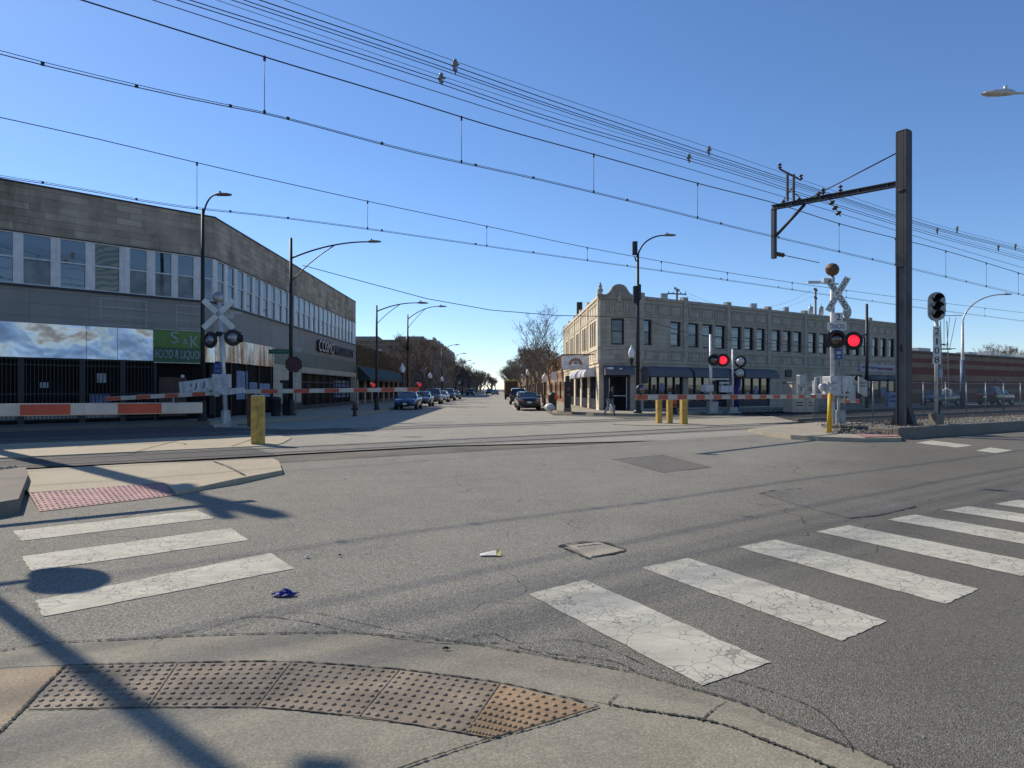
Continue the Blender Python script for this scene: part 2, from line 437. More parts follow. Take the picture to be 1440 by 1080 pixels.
# silver foil fascia: crumpled metal sheet that mirrors sky and street
t = NT('crumpled_silver_sheet'); v = t.pos()
n = t.noise(v, .6, 1, .3); n2 = t.noise(v, 2.2, 1); sz_ = t.n('SeparateXYZ'); t.link(v, sz_.inputs[0])
t.set(t.mix(t.ramp(n2, .35, .7), (.88, .84, .79), (.80, .72, .62)), .28, .62)
t.bump(t.math('ADD', t.math('ADD', n, t.math('MULTIPLY', n2, .09)), t.math('MULTIPLY', sz_.outputs[2], -.16)), 1.0, .55)
M['foil'] = t.mat
t = NT('crumpled_silver_sheet_rusty'); v = t.pos()
n = t.noise(t.mapping(v, (1.6, 1.6, .25)), 1.4, 3, .5)
t.set(t.mix(t.ramp(n, .42, .6), (.72, .68, .62), (.34, .20, .13)), .24, .85)
t.bump(n, 1.0, .25)
M['foil2'] = t.mat
# gold wavy reflection painted into the panes of one window
t = NT('gold_pane_reflection'); v = t.obj()
w = t.n('TexWave', wave_type='RINGS'); t.link(t.warp(v, .5, 1.2), w.inputs[0]); w.inputs['Scale'].default_value = 1.3
w.inputs['Distortion'].default_value = 5; w.inputs['Detail'].default_value = 2
col = t.mix(t.ramp(w.outputs['Fac'], .3, .8), (.08, .085, .075), (.19, .16, .10))
t.set(col, .15, .25, .6); M['gold'] = t.mat

# ================================================================== GROUND
def sheet(name, poly, z, mat, kind='structure', label=None):
    mb = MB(); mb.face([V3(p[0], p[1], z) for p in poly] if not hasattr(z, '__len__') else [V3(p[0], p[1], q) for p, q in zip(poly, z)])
    me_o = mb.build(name, mat)
    if me_o.data.polygons[0].normal.z < 0: me_o.data.flip_normals()
    return tag(me_o, label, kind=kind)
def slab(name, poly, z0, z1, mat, bevel=.02, kind='structure', label=None):
    mb = MB(); mb.prism([(p[0], p[1]) for p in poly], z0, z1)
    return tag(mb.build(name, mat, bevel=bevel), label, kind=kind)
def rl(c, s):                                # railway coordinates: c across, s along (s = 0 at x = 0 on the near rails)
    return RN * c + RD * s
def sx(y, x0): return x0 - .0157 * y           # x of a street line at depth y

sheet('ground', [(-1500, -300), (1500, -300), (1500, 2500), (-1500, 2500)], -.03, M['soil'])
q = [rl(-15.9, -60), rl(-15.9, 90), rl(60, 90), rl(60, -60)]
sheet('road', q, 0.0, M['asphalt'])
# the street on and beyond the crossing
kL = lambda y: sx(y, -8.95); kR = lambda y: sx(y, 3.35)
a_, b_ = rl(-15.9, -4.5), rl(-15.9, 24.0)
sheet('street', [(-9.3, 16.2), (-3.4, 20.0), (b_.x - 6, b_.y - 4.1), (14.5, 29), (7.5, 39.5), (kR(43), 43.5), (kR(420), 420), (kL(420), 420), (kL(43), 41), (-13, 31)], .004, M['asphalt2'])
# faint worn lane line and the white parking line along the right kerb
mb = MB()
for y0, y1 in ((56, 112),):
    mb.face([V3(sx(y0, 1.08), y0, .010), V3(sx(y0, 1.23), y0, .010), V3(sx(y1, 1.23), y1, .010), V3(sx(y1, 1.08), y1, .010)])
tag(mb.build('parking_line', M['paint']), kind='structure')

# ---- foreground corner: asphalt edge, gutter, tactile paving, pavement (all flush at the ramp)
outer = [(-1500, 1050), (-600, 1000), (-260, 975), (-120, 938), (0, 917), (67, 906.5), (183, 900), (280, 895), (400, 892), (504, 892), (622, 902), (688, 911), (782, 927), (875, 944), (929, 958), (1038, 989), (1110, 1019), (1240, 1072), (1400, 1150), (1700, 1330)]
inner = [(-1500, 1120), (-600, 1030), (-260, 985), (-120, 956), (0, 942), (93, 937.5), (250, 934), (400, 932.5), (520, 940), (590, 947), (700, 962), (760, 975), (860, 994), (990, 1022), (1080, 1060), (1180, 1110), (1330, 1200), (1560, 1400)]
def gline(pts, n=140, z=0.0):
    """smooth ground polyline through pixel survey points"""
    g = [G(*p) for p in pts]; L = [0]
    for a, b in zip(g, g[1:]): L.append(L[-1] + (b - a).length)
    out = []
    for k in range(n + 1):
        s = L[-1] * k / n; i = max(j for j in range(len(L) - 1) if L[j] <= s + 1e-9); u = (s - L[i]) / (L[i + 1] - L[i])
        p0, p1, p2, p3 = g[max(i - 1, 0)], g[i], g[i + 1], g[min(i + 2, len(g) - 1)]
        q = .5 * ((2 * p1) + (p2 - p0) * u + (2 * p0 - 5 * p1 + 4 * p2 - p3) * u * u + (3 * p1 - p0 - 3 * p2 + p3) * u ** 3)
        out.append(V3(q.x, q.y, z))
    return out
O_ = gline(outer); I_ = gline(inner)
def rise(p):                                  # kerb height: flush at the ramp, a real kerb further right
    u = min(1, max(0, (p.x - .55) / 1.1)); return .004 + .075 * u * u * (3 - 2 * u)
def strip(name, A, B, mat, za, zb, kind='structure', nsub=1):
    mb = MB(); mb.smooth = True
    for k in range(len(A) - 1):
        for j in range(nsub):
            f0, f1 = j / nsub, (j + 1) / nsub
            q = []
            for kk, f in ((k, f0), (k + 1, f0), (k + 1, f1), (k, f1)):
                p = A[kk].lerp(B[kk], f); q.append(V3(p.x, p.y, za(A[kk]) * (1 - f) + zb(B[kk]) * f))
            mb.face(q)
    o = mb.build(name, mat)
    if o.data.polygons[0].normal.z < 0: o.data.flip_normals()
    return tag(o, kind=kind)
Mid = [a.lerp(b, .5) for a, b in zip(O_, I_)]
strip('gutter', O_, Mid, M['conc_kerb'], lambda p: .004, lambda p: .006)
Mid2 = [a.lerp(b, .62) for a, b in zip(O_, I_)]
strip('kerb', Mid, Mid2, M['conc_kerb'], lambda p: .006, lambda p: .006 + rise(p))
strip('kerb_top', Mid2, I_, M['conc'], lambda p: .006 + rise(p), lambda p: .006 + rise(p))
# pavement from the inner line back behind the eye
Back = [V3(p.x * 1.0, min(p.y, 2.4) - 5.5) for p in I_]
strip('pavement', I_, Back, M['conc'], lambda p: .004 + rise(p), lambda p: .004 + .3 * rise(p), nsub=6)
# left pavement flag, rust stained
fl = [(-200, 962), (0, 944), (92, 940), (40, 990), (0, 1032), (-200, 1200)]
sheet('pavement_flag', [G(*p) for p in fl], .010, M['conc_rust'])
rng = random.Random(4)
def joint(name, pts, w, z, mat='joint', jag=.35, n=60, zf=None):
    g = gline(pts, n); mb = MB()
    for k in range(len(g) - 1):
        t0 = (g[min(k + 1, n)] - g[max(k - 1, 0)]).normalized(); nn = V3(-t0.y, t0.x)
        if k == 0: pl = g[0] + nn * w / 2; pr = g[0] - nn * w / 2
        ww = w * (1 + jag * (rng.random() * 2 - 1)); off = nn * (w * jag * .5 * (rng.random() - .5))
        ql = g[k + 1] + nn * ww / 2 + off; qr = g[k + 1] - nn * ww / 2 + off
        f = zf or (lambda p: z); mb.face([V3(p.x, p.y, f(p)) for p in (pl, pr, qr, ql)]); pl, pr = ql, qr
    o = mb.build(name, M[mat])
    if o.data.polygons[0].normal.z < 0: o.data.flip_normals()
    return tag(o, kind='structure')
joint('gutter_joint', outer, .012, .011, jag=1.3, n=900)
joint('pavement_joint', [(93, 938), (62, 968), (40, 992), (0, 1032), (-60, 1090)], .016, .016, jag=.9, n=120)
joint('pavement_joint', [(842, 997), (770, 1020), (690, 1042), (640, 1058), (570, 1082), (500, 1110)], .011, .016, jag=.9, n=120)
topz = lambda p: .0115 + rise(p)
joint('kerb_joint', [(868, 980), (858, 990), (856, 996)], .006, .016, n=18, jag=.9, zf=topz)
joint('kerb_joint', [(1022, 1002), (1000, 1012), (986, 1024)], .008, .075, n=24, jag=.8, zf=topz)
joint('pavement_joint', inner[12:], .013, .13, jag=1.1, n=260, zf=topz)
joint('road_crack', [(210, 898), (290, 884), (350, 868), (420, 873), (500, 890), (620, 906), (700, 905), (760, 918), (860, 930), (900, 950)], .007, .006, jag=1.2, n=140)
joint('road_crack', [(640, 902), (690, 892), (730, 905), (800, 900), (860, 915), (905, 935)], .006, .006, jag=1.2, n=120)
joint('road_crack', [(300, 893), (420, 862), (520, 880), (560, 888), (640, 903)], .005, .006, jag=1.2, n=120)
joint('road_crack', [(1010, 950), (1090, 975), (1150, 1000), (1190, 1040), (1200, 1060)], .006, .006, jag=1.2, n=90)

# ---- tactile paving with real domes
def tactile(name, quad, mat, nx, ny, z=.012, r=.0155, h=.0085, dome=True, skip=0.0, dz=0.0):
    a, b, c, d = [G(*p) for p in quad]; a.z = b.z = dz     # dz: near edge lies lower       # near-left, near-right, far-right, far-left
    mb = MB(); sub = 6
    for i in range(sub):
        u0, u1 = i / sub, (i + 1) / sub
        mb.face([a.lerp(b, u0) + V3(0, 0, z), a.lerp(b, u1) + V3(0, 0, z), d.lerp(c, u1) + V3(0, 0, z), d.lerp(c, u0) + V3(0, 0, z)])
    mb.smooth = True
    for i in range(nx):
        for j in range(ny):
            if rng.random() < skip: continue
            u = (i + .5) / nx; w = (j + .5) / ny
            p = a.lerp(b, u).lerp(d.lerp(c, u), w) + V3(0, 0, z)
            if r:
                k = h * rng.uniform(.75, 1.05)
                mb.lathe([(r, 0), (r * .84, k * .72), (r * .62, k), (0, k * 1.05)], p, 9)
    o = mb.build(name, mat)
    return tag(o, kind='structure')
M['tact'].name
tactile('tactile_paving', [(40, 1000), (208, 997), (250, 935.5), (95, 939)], M['tact'], 11, 9, skip=.03)
tactile('tactile_paving', [(209, 997), (361, 997), (409, 934), (251, 935.5)], M['tact'], 11, 9, skip=.03)
tactile('tactile_paving', [(362, 997), (506, 1010), (561, 945), (410, 934)], M['tact'], 11, 9, skip=.03)
tactile('tactile_paving', [(507, 1010), (655, 1035), (703, 964), (562, 945)], M['tact'], 11, 9, skip=.03)
tactile('tactile_paving', [(656, 1035), (692, 1041), (836, 997), (704, 964)], M['tact_o'], 9, 9, skip=.0)
for p0, p1 in (((250, 935), (208, 997)), ((410, 933.5), (361, 997)), ((562, 944.5), (506, 1010)), ((703.5, 963.5), (655, 1035))):
    joint('tactile_joint', [p0, p1], .005, .0145, n=30, jag=.9)
joint('tactile_edge', [(40, 1001), (208, 998), (361, 998), (460, 1006), (600, 1025), (692, 1042)], .006, .0145, n=120, jag=1.2)
joint('tactile_edge', [(93, 937.5), (250, 934), (400, 932.5), (520, 940), (590, 947), (700, 962), (760, 975), (840, 995)], .008, .0145, n=140, jag=1.2)

# ---- crosswalk stripes
def stripe(px4, z=.005):
    g = [G(*p) for p in px4]
    return stripe_w(g, z)
def stripe_w(g, z=.005, jag=.005):
    """ragged edged paint"""
    pts = []
    for k in range(4):
        a, b = g[k], g[(k + 1) % 4]; n = 14; nn = V3(-(b - a).y, (b - a).x).normalized()
        for i in range(n): pts.append(a.lerp(b, i / n) + nn * (rng.gauss(0, jag) * (0.3 if i == 0 else 1)))
    return sheet('crosswalk_stripe', pts, z, M['paint'])
stripe([(743, 836), (822, 816), (1085, 932), (988, 965)])
stripe([(903, 799), (967, 785), (1247, 874), (1183, 902)])
stripe([(1037, 770), (1090, 759), (1376, 829), (1330, 850)])
Vs = V3(1.0, -1.93)
for A, B in (((1148, 748), (1193, 739)), ((1248, 731), (1286, 724)), ((1328, 718), (1362, 712)), ((1397, 709), (1432, 703)), ((1462, 700), (1490, 695))):
    a, b = G(*A), G(*B); stripe_w([a, b, b + Vs, a + Vs])
stripe([(50, 845), (380, 778), (415, 800), (60, 868)])
stripe([(31, 783), (325, 743), (350, 760), (43, 804)])
stripe([(18, 747), (277, 718), (303, 729), (30, 761)])
# far crosswalk beyond the right-hand island
for q in (((1288, 623), (1310, 619.5), (1368, 626.5), (1345, 629.5)), ((1372, 634), (1392, 629.5), (1424, 633.5), (1402, 637.5)), ((1440, 640), (1470, 636), (1500, 640), (1475, 645))):
    stripe(q)

# ---- patches in the road
sheet('milled_patch', [G(*p) for p in ((864, 646.6), (900, 643), (934.5, 640), (999, 656.7), (965, 661), (932, 665))], .005, M['patch'])
sheet('milled_patch', [G(*p) for p in ((1071, 695), (1090, 690), (1126, 688), (1210, 697), (1287, 712), (1240, 724), (1194, 729), (1120, 710))], .005, M['patch'])
joint('patch_edge', [(862, 646.8), (900, 643), (935, 640)], .06, .007, n=30, jag=.9)
joint('patch_edge', [(1000, 656.8), (968, 661)], .035, .007, n=20, jag=.9)
joint('patch_edge', [(1068, 695), (1090, 690), (1127, 687.5)], .04, .007, n=30, jag=1)
joint('patch_edge', [(1288, 713), (1240, 724), (1194, 729)], .03, .007, n=30, jag=1)
mb = MB(); g = [G(*p) for p in ((799, 768), (842, 763.5), (879, 775), (829, 785.5))]
mb.prism([(p.x, p.y) for p in g], -.02, .010)
uc = tag(mb.build('manhole_cover', M['conc_walk'], off=(0, 0, 0), bevel=.006), 'square pale concrete utility cover sunk in the middle of the asphalt', 'utility cover')
for e in (((799, 768.5), (790, 768), (785, 770)), ((832, 784), (860, 779.5), (880, 775)), ((790, 771), (806, 777), (829, 787)), ((812, 770), (846, 766.5)), ((786, 770), (800, 766), (842, 762.5), (872, 772), (880, 774))):
    joint('cover_gap', e, .028, .012, n=20, jag=.9)

# ---- tracks
def track(c, label):
    root = empty('railway_track', rl(c, 0), label, 'railway track', 'railway tracks across the street')
    for sgn in (-1, 1):
        mb = MB(); cc = c + sgn * .75
        F = Fr(rl(cc, 0), RD, RN)
        mb.fbox(F, -60, 95, -.02, .018, -.035, .035)
        mb.build('rail', M['steel_rail'], root, rl(c, 0))
        mb = MB()
        mb.fbox(F, -60, 95, -.02, .010, -.16, -.035); mb.fbox(F, -60, 95, -.02, .010, .035, .11)
        mb.build('flangeway', M['joint'], root, rl(c, 0))
    return root
track(-19.2, 'near pair of rails set in dark asphalt across the street')
track(-27.5, 'far pair of rails crossing the street beyond the yellow bollards')
for nm, c0, c1, s0, s1, mt in (('track_bed', -20.6, -17.9, -16, SP(-19.2, 372), 'asphalt_dark'), ('track_bed', -20.4, -18.0, SP(-19.2, 372), SP(-19.2, 1120), 'asphalt'),
                               ('track_bed', -28.9, -26.0, -30, SP(-27.5, 500), 'asphalt_dark'), ('track_bed', -28.7, -26.2, SP(-27.5, 500), SP(-27.5, 1050), 'asphalt')):
    sheet(nm, [rl(c0, s0), rl(c0, s1), rl(c1, s1), rl(c1, s0)], .008, M[mt])
# open ballasted track to the right and left of the crossing
M['ballast_dark'] = plain('dark_track_ballast', (.035, .031, .028), .95, var=.5, scale=3, fine=9, bump=.8)  # dark brown ballast with random mottling
M['stone'] = plain('pale_ballast_stone', (.19, .175, .145), .9, var=.4, scale=5, fine=30, bump=.4)
sheet('track_ballast', [rl(-30.0, SP(-30, 1062)), rl(-30.0, 160), rl(-16.6, 160), rl(-16.6, SP(-16.6, 1215)), rl(-20.9, SP(-20.9, 1120)), rl(-25.9, SP(-25.9, 1085))], .034, M['ballast_dark'])
sheet('track_ballast', [rl(-26, -60), rl(-26, SP(-26, 10) - 3), rl(-16.9, SP(-16.9, 22)), rl(-16.9, -60)], .036, M['ballast_dark'])

# ---- islands
isl = [G(p[0], p[1]) for p in ((72, 664), (200, 656), (385, 650.5), (397, 668), (330, 681), (245, 697), (228, 684), (40, 700), (30, 690))]
def slope_slab(name, px, zs, mat, z0=-.02, bevel=.015):
    g = [G(*p) for p in px]; mb = MB(); mb.prism([(p.x, p.y) for p in g], z0, zs)
    return tag(mb.build(name, mat, bevel=bevel), kind='structure')
slope_slab('left_island', [(30, 668), (200, 658), (384, 650), (392, 654), (397, 667), (332, 681), (247, 696), (232, 683), (42, 698), (20, 683)],
           [.10, .10, .09, .09, .085, .10, .05, .05, .06, .09], M['conc_tan'])
tactile('tactile_paving', [(56, 720), (247, 697), (230, 683.5), (41, 699)], M['tact_r'], 26, 9, z=.062, r=.02, h=.012, dz=-.052)
joint('island_joint', [(300, 655), (322, 663), (345, 676)], .03, .103, n=20)
# rounded kerb at the far left of the island
mb = MB()
g = [G(*p) for p in ((-80, 718), (-30, 690), (0, 676), (36, 671), (40, 682), (32, 705), (26, 722), (0, 727), (-60, 735))]
mb.prism([(p.x, p.y) for p in g], -.02, .20)
tag(mb.build('island_kerb', M['conc_old'], bevel=.06), kind='structure')
# island between the tracks, left
isl2 = [rl(-20.75, -30), rl(-20.75, SP(-20.75, 384)), rl(-21.6, SP(-21.6, 398)), rl(-23.5, SP(-23.5, 410)), rl(-25.9, SP(-25.9, 385)), rl(-25.9, -30)]
slab('island', isl2, -.02, .03, M['conc_tan'])
joint('island_joint', [(326, 629), (352, 620), (372, 613)], .06, .034, n=20)
joint('island_joint', [(110, 629), (190, 626), (250, 624), (262, 627)], .05, .034, n=30)
joint('island_joint', [(180, 640), (230, 626), (262, 618)], .05, .034, n=20)
# island between the tracks, right
isl3 = [rl(-20.7, SP(-20.7, 1000)), rl(-20.7, SP(-20.7, 1140)), rl(-25.8, SP(-25.8, 1100)), rl(-25.8, SP(-25.8, 880)), rl(-24.2, SP(-24.2, 862)), rl(-22.6, SP(-22.6, 905))]
slab('island', isl3, -.02, .03, M['conc_walk'])
# island on the corner-side of the near track, right
slope_slab('right_island', [(1052, 607), (1090, 602.5), (1150, 598), (1262, 598), (1290, 600), (1268, 607), (1255, 612), (1268, 621), (1214, 622), (1150, 620), (1112, 618), (1075, 612.5)],
           [.10, .14, .14, .14, .14, .14, .13, .13, .13, .15, .15, .12], M['conc_walk'])
tactile('tactile_paving', [(1216, 621.5), (1266, 619.5), (1252, 612.5), (1200, 613)], M['tact_r'], 14, 6, z=.152, r=.018, h=.01)
# raised ballast bed behind a low retaining kerb
kb0 = V3(13.05, 23.0); kbd = V3(.845, .535).normalized(); kbn = V3(-kbd.y, kbd.x)
mb = MB(); F = Fr(kb0, kbd, -kbn)
mb.fbox(F, 0, 60, -.05, .40, -.22, 0); mb.fbox(F, .02, .24, -.05, .36, -1.1, -.22)
o = tag(mb.build('retaining_kerb', M['conc_old'], bevel=.04), kind='structure')
mb = MB()
sheet('lane_shade_sheet', [rl(-26, -30), rl(-26, SP(-26, 380)), rl(-29, SP(-29, 400)), rl(-31.5, SP(-31.5, 330)), rl(-33.5, SP(-33.5, 250)), rl(-33.5, -30)], .012, M['asphalt_dark'])  # dark sheet added where the left building's shade falls
bed = [kb0 + kbn * .2 + kbd * .15, kb0 + kbn * .2 + kbd * 60, kb0 + kbn * 3.3 + kbd * 60, kb0 + kbn * 3.3 + kbd * 2.4, kb0 + kbn * 2.2 + kbd * .3]
mb.prism([(p.x, p.y) for p in bed], -.05, .33)
tag(mb.build('ballast_bed', M['stone']), kind='structure')
def stones(name, region, n, zf, smin=.03, smax=.09, mat='stone', seed=1):
    r_ = random.Random(seed); mb = MB()
    for _ in range(n):
        p = region(r_); s = r_.uniform(smin, smax); c = V3(p.x, p.y, zf(p) + s * .2)
        ring = []
        a0 = r_.uniform(0, 6.28)
        for j in range(5):
            an = a0 + j * 1.2566; k = s * r_.uniform(.7, 1.2)
            ring.append(c + V3(math.cos(an) * k, math.sin(an) * k, r_.uniform(-.25, .25) * s))
        top = c + V3(r_.uniform(-.3, .3) * s, r_.uniform(-.3, .3) * s, s * r_.uniform(.5, .8)); bot = c - V3(0, 0, s * .5)
        for j in range(5):
            mb.face([ring[j], ring[(j + 1) % 5], top]); mb.face([ring[(j + 1) % 5], ring[j], bot])
    return tag(mb.build(name, M[mat]), kind='stuff')
stones('ballast_stones', lambda r: kb0 + kbd * (r.random() ** 1.3 * 30 + .2) + kbn * r.uniform(.1, 3.0), 3600, lambda p: .33)
stones('ballast_stones', lambda r: kb0 + kbd * r.uniform(-.5, .5) + kbn * r.uniform(.3, 2.4), 260, lambda p: .12 + max(0, min(.2, (p - kb0).dot(kbd) * .3 + .1)), .03, .08, seed=3)
stones('ballast_stones', lambda r: rl(r.uniform(-31.6, -29.0), SP(-30, r.uniform(1035, 1125))), 900, lambda p: .12, .05, .17, seed=5)
stones('ballast_stones', lambda r: rl(r.uniform(-17.6, -15.2), SP(-16.5, r.uniform(-70, 25))), 500, lambda p: .04, .03, .08, seed=6)
# dead weeds among the stones
M['weed'] = plain('dead_grass', (.24, .19, .10), .9, var=.3)
mb = MB(); r_ = random.Random(9)
for _ in range(900):
    if r_.random() < .5: p = rl(r_.uniform(-31.6, -29.2), SP(-30, r_.uniform(1040, 1120))); z = .15
    else: p = kb0 + kbd * r_.uniform(0, 25) + kbn * r_.uniform(1.2, 3.2); z = .33
    a = r_.uniform(0, 6.28); h = r_.uniform(.08, .3); w = .012
    d = V3(math.cos(a), math.sin(a)); q = V3(p.x, p.y, z)
    mb.face([q - d * w, q + d * w, q + V3(math.cos(a * 3) * h * .5, math.sin(a * 3) * h * .5, h)])
tag(mb.build('dead_grass', M['weed']), kind='stuff')

# ---- pavements along the two rows of buildings
cL = V3(-15.7, 36.0); UF = V3(-.695, -.72).normalized(); NF = V3(.72, -.695).normalized()
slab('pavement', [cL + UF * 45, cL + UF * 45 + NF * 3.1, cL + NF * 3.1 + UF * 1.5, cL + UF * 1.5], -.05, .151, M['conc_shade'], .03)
pl = [cL + UF * 1.5, cL + UF * 1.5 + NF * 3.1, cL + NF * 3.1 + V3(1.0, .6), V3(-10.8, 38.6), V3(kL(41) - .25, 41.2), V3(kL(44), 43.2), V3(kL(420), 420), V3(-26, 420), V3(-17.5, 60)]
slab('pavement', pl, -.05, .15, M['conc_walk'], .03)
pr = [V3(kR(420), 420), V3(kR(58), 58), V3(kR(54), 53.5), V3(kR(50) + .6, 48.2), V3(5.3, 44.5), V3(7.6, 42.9), V3(10.2, 44.2), V3(13.5, 46.2)] + [rl(-30.2, s) for s in (37, 110)] + [rl(-60, 110), V3(20, 420)]
slab('pavement', pr, -.05, .15, M['conc_walk'], .03)

# ---- litter
def rag(name, px, py, size, mat, label, cat, seed, hh=.05):
    r_ = random.Random(seed); c = G(px, py); mb = MB(); n = 9; mb.smooth = False
    z = {}
    for i in range(n):
        for j in range(n):
            u, w = i / (n - 1) - .5, j / (n - 1) - .5
            k = max(0, 1 - 2.1 * math.hypot(u, w * 1.1))
            z[i, j] = c + V3(u * size[0] + r_.gauss(0, .06) * size[0], w * size[1] + r_.gauss(0, .06) * size[1], .012 + k * hh * r_.uniform(.4, 1.3) + r_.random() * .012)
    for i in range(n - 1):
        for j in range(n - 1):
            u, w = (i + .5) / (n - 1) - .5, (j + .5) / (n - 1) - .5
            if math.hypot(u, w) > .5 + .06 * math.sin(7 * math.atan2(w, u) + seed): continue
            mb.face([z[i, j], z[i + 1, j], z[i + 1, j + 1], z[i, j + 1]])
    return tag(mb.build(name, mat, off=c), label, cat)
M['blue_rag'] = plain('blue_glove_rubber', (.012, .022, .20), .5, var=.2, grime=.1)
M['paper'] = plain('litter_paper', (.6, .58, .52), .7, grime=.2)
M['wrap'] = plain('yellow_wrapper', (.55, .48, .15), .5, grime=.2)
M['dark_bit'] = plain('dark_scrap', (.02, .02, .02), .8)
rag('crumpled_rag', 400, 838, (.19, .13), M['blue_rag'], 'crumpled dark blue glove lying on the road', 'litter', 3)
mb = MB(); a = G(675, 783); b = G(698, 783); c = G(698, 780.5); d = G(675, 780)
mb.face([a + V3(0, 0, .012), b + V3(0, 0, .02), c + V3(0, 0, .05), d + V3(0, 0, .012)])
mb.m = 1; mb.face([b + V3(0, 0, .02), G(704, 783.5) + V3(0, 0, .01), G(704, 778.5) + V3(0, 0, .045), c + V3(0, 0, .05)])
tag(mb.build('paper_scrap', [M['paper'], M['wrap']], off=a), 'long white and yellow paper scrap lying mid road', 'litter')
rag('paper_scrap', 432, 785, (.055, .05), M['paper'], 'tiny white scrap on the road by the crosswalk end', 'litter', 8, .02)
rag('dark_scrap', 478, 783, (.04, .03), M['dark_bit'], 'tiny dark scrap on the open asphalt', 'litter', 11, .015)
rag('dark_scrap', 627, 915.5, (.05, .02), M['dark_bit'], 'small black twig in the gutter by the tactile paving', 'litter', 12, .012)
# loose grit on the corner
stones('grit', lambda r: I_[0].lerp(I_[-1], 0) if False else (lambda p: V3(p.x, p.y))(G(r.uniform(0, 1400), r.uniform(700, 1075))), 420, lambda p: .004, .003, .008, 'stone', 14)
# ================================================================== LEFT BUILDING (two storeys, obtuse corner)
FA = Fr((-15.7, 36.0), (-.695, -.72), (.72, -.695))     # front along the railway, u runs to the left and nearer
FB = Fr((-15.7, 36.0), ST, (1, .0157))                   # along the street
LA, LB, HT = 27.0, 35.0, 10.72
offL = V3(-15.7, 36.0)
LBd = empty('corner_building', offL, 'long grey two storey corner building with a band of white framed windows', 'building')
ZW0, ZW1 = 6.30, 8.57
mb = MB()                                                # parapet of stone blocks
mb.wall(FA, 0, LA, ZW1, HT); mb.build('parapet', M['block_front'], LBd, offL)
mb = MB(); mb.wall(FB, 0, LB, ZW1, HT); mb.build('parapet', M['block_side'], LBd, offL)
mb = MB(); mb.fbox(FA, -.05, LA, HT, HT + .07, -.45, .05); mb.fbox(FB, .05, LB, HT + .001, HT + .071, -.45, .05)
mb.build('coping', M['navy_steel'], LBd, offL)
# front windows measured from the photograph, then a steady rhythm
wf = [(.02, .70), (1.00, 1.87), (2.08, 2.95), (3.24, 4.10), (4.45, 5.59), (5.88, 6.98), (7.25, 8.37), (8.64, 9.75)]
u = 10.05
while u < LA - 1.3: wf.append((u, u + 1.12)); u += 1.42
ws = []; u = .42
while u < LB - 1.0: ws.append((u, u + 1.0)); u += 1.40
def sash_window(F, u0, u1, z0, z1, w, off, parent, kind, rr, frame='white_frame', fw=.055, bars=True, deep=.10):
    mb = MB()
    mb.fbox(F, u0, u0 + fw, z0, z1, w - deep, w); mb.fbox(F, u1 - fw, u1, z0, z1, w - deep, w)
    mb.fbox(F, u0 + fw, u1 - fw, z1 - fw, z1, w - deep, w); mb.fbox(F, u0 + fw, u1 - fw, z0, z0 + fw, w - deep, w)
    zm = (z0 + z1) / 2 + .05
    if bars: mb.fbox(F, u0 + fw, u1 - fw, zm - .03, zm + .03, w - deep, w - .015)
    o = mb.build('window', M[frame], parent, off)
    up, lo = kind
    mb = MB(); mb.fquad(F, u0 + fw, u1 - fw, zm, z1 - fw, w - .055 + rr.uniform(-.006, .006)); mb.build('pane', M[up], o)
    for v in mb.v: pass
    mb = MB(); mb.fquad(F, u0 + fw, u1 - fw, z0 + fw, zm, w - .075); mb.build('pane', M[lo], o)
    for ch in children(o):
        ch.data.transform(Matrix.Translation(-Vector(off)))
    return o
rw = random.Random(2)
for F, wl, L, nm in ((FA, wf, LA, 'front'), (FB, ws, LB, 'side')):
    mb = MB(); prev = 0.0                                # white mullions between the windows
    for a, b in wl + [(L, L)]:
        if a - prev > .02: mb.fbox(F, prev, a, ZW0, ZW1, -.16, -.02)
        prev = b
    mb.build('mullions', M['white_frame'], LBd, offL)
    mb = MB(); mb.fbox(F, 0, L, ZW0 - .10, ZW0, -.2, .10); mb.fbox(F, 0, L, ZW1 - .001, ZW1 + .05, -.1, .03)
    mb.build('window_sill', M['navy_steel'], LBd, offL)
    for i, (a, b) in enumerate(wl):
        k = ('glass', rw.choice(['glass', 'glass_blind', 'glass_blind', 'glass']))
        if F is FA and i == 4: k = ('gold', 'gold')
        if F is FA and i == 5: k = ('glass', 'glass')
        if F is FA and i == 6: k = ('glass', 'glass_blind')
        sash_window(F, a, b, ZW0, ZW1, -.03, offL, LBd, k, rw)
# the panelled belt under the windows
mb = MB(); mb.wall(FA, 0, LA, 4.62, ZW0 - .1); mb.build('panel_belt', M['panel_front'], LBd, offL)
mb = MB(); mb.wall(FB, 0, LB, 4.46, ZW0 - .1); mb.build('panel_belt', M['panel_side'], LBd, offL)
# faint sign outlines left on the belt
mb = MB(); lw = .03
for u0, u1, z0, z1 in ((3.3, 5.3, 4.75, 6.0), (.65, 1.9, 4.78, 5.95)):
    for z in (z0, (z0 * 2 + z1) / 3, (z0 + 2 * z1) / 3, z1): mb.fbox(FA, u0, u1, z, z + lw, 0, .012)
    mb.fbox(FA, u0, u0 + lw, z0, z1, 0, .013); mb.fbox(FA, u1, u1 + lw, z0, z1, 0, .013)
mb.build('old_sign_battens', M['galv'], LBd, offL)
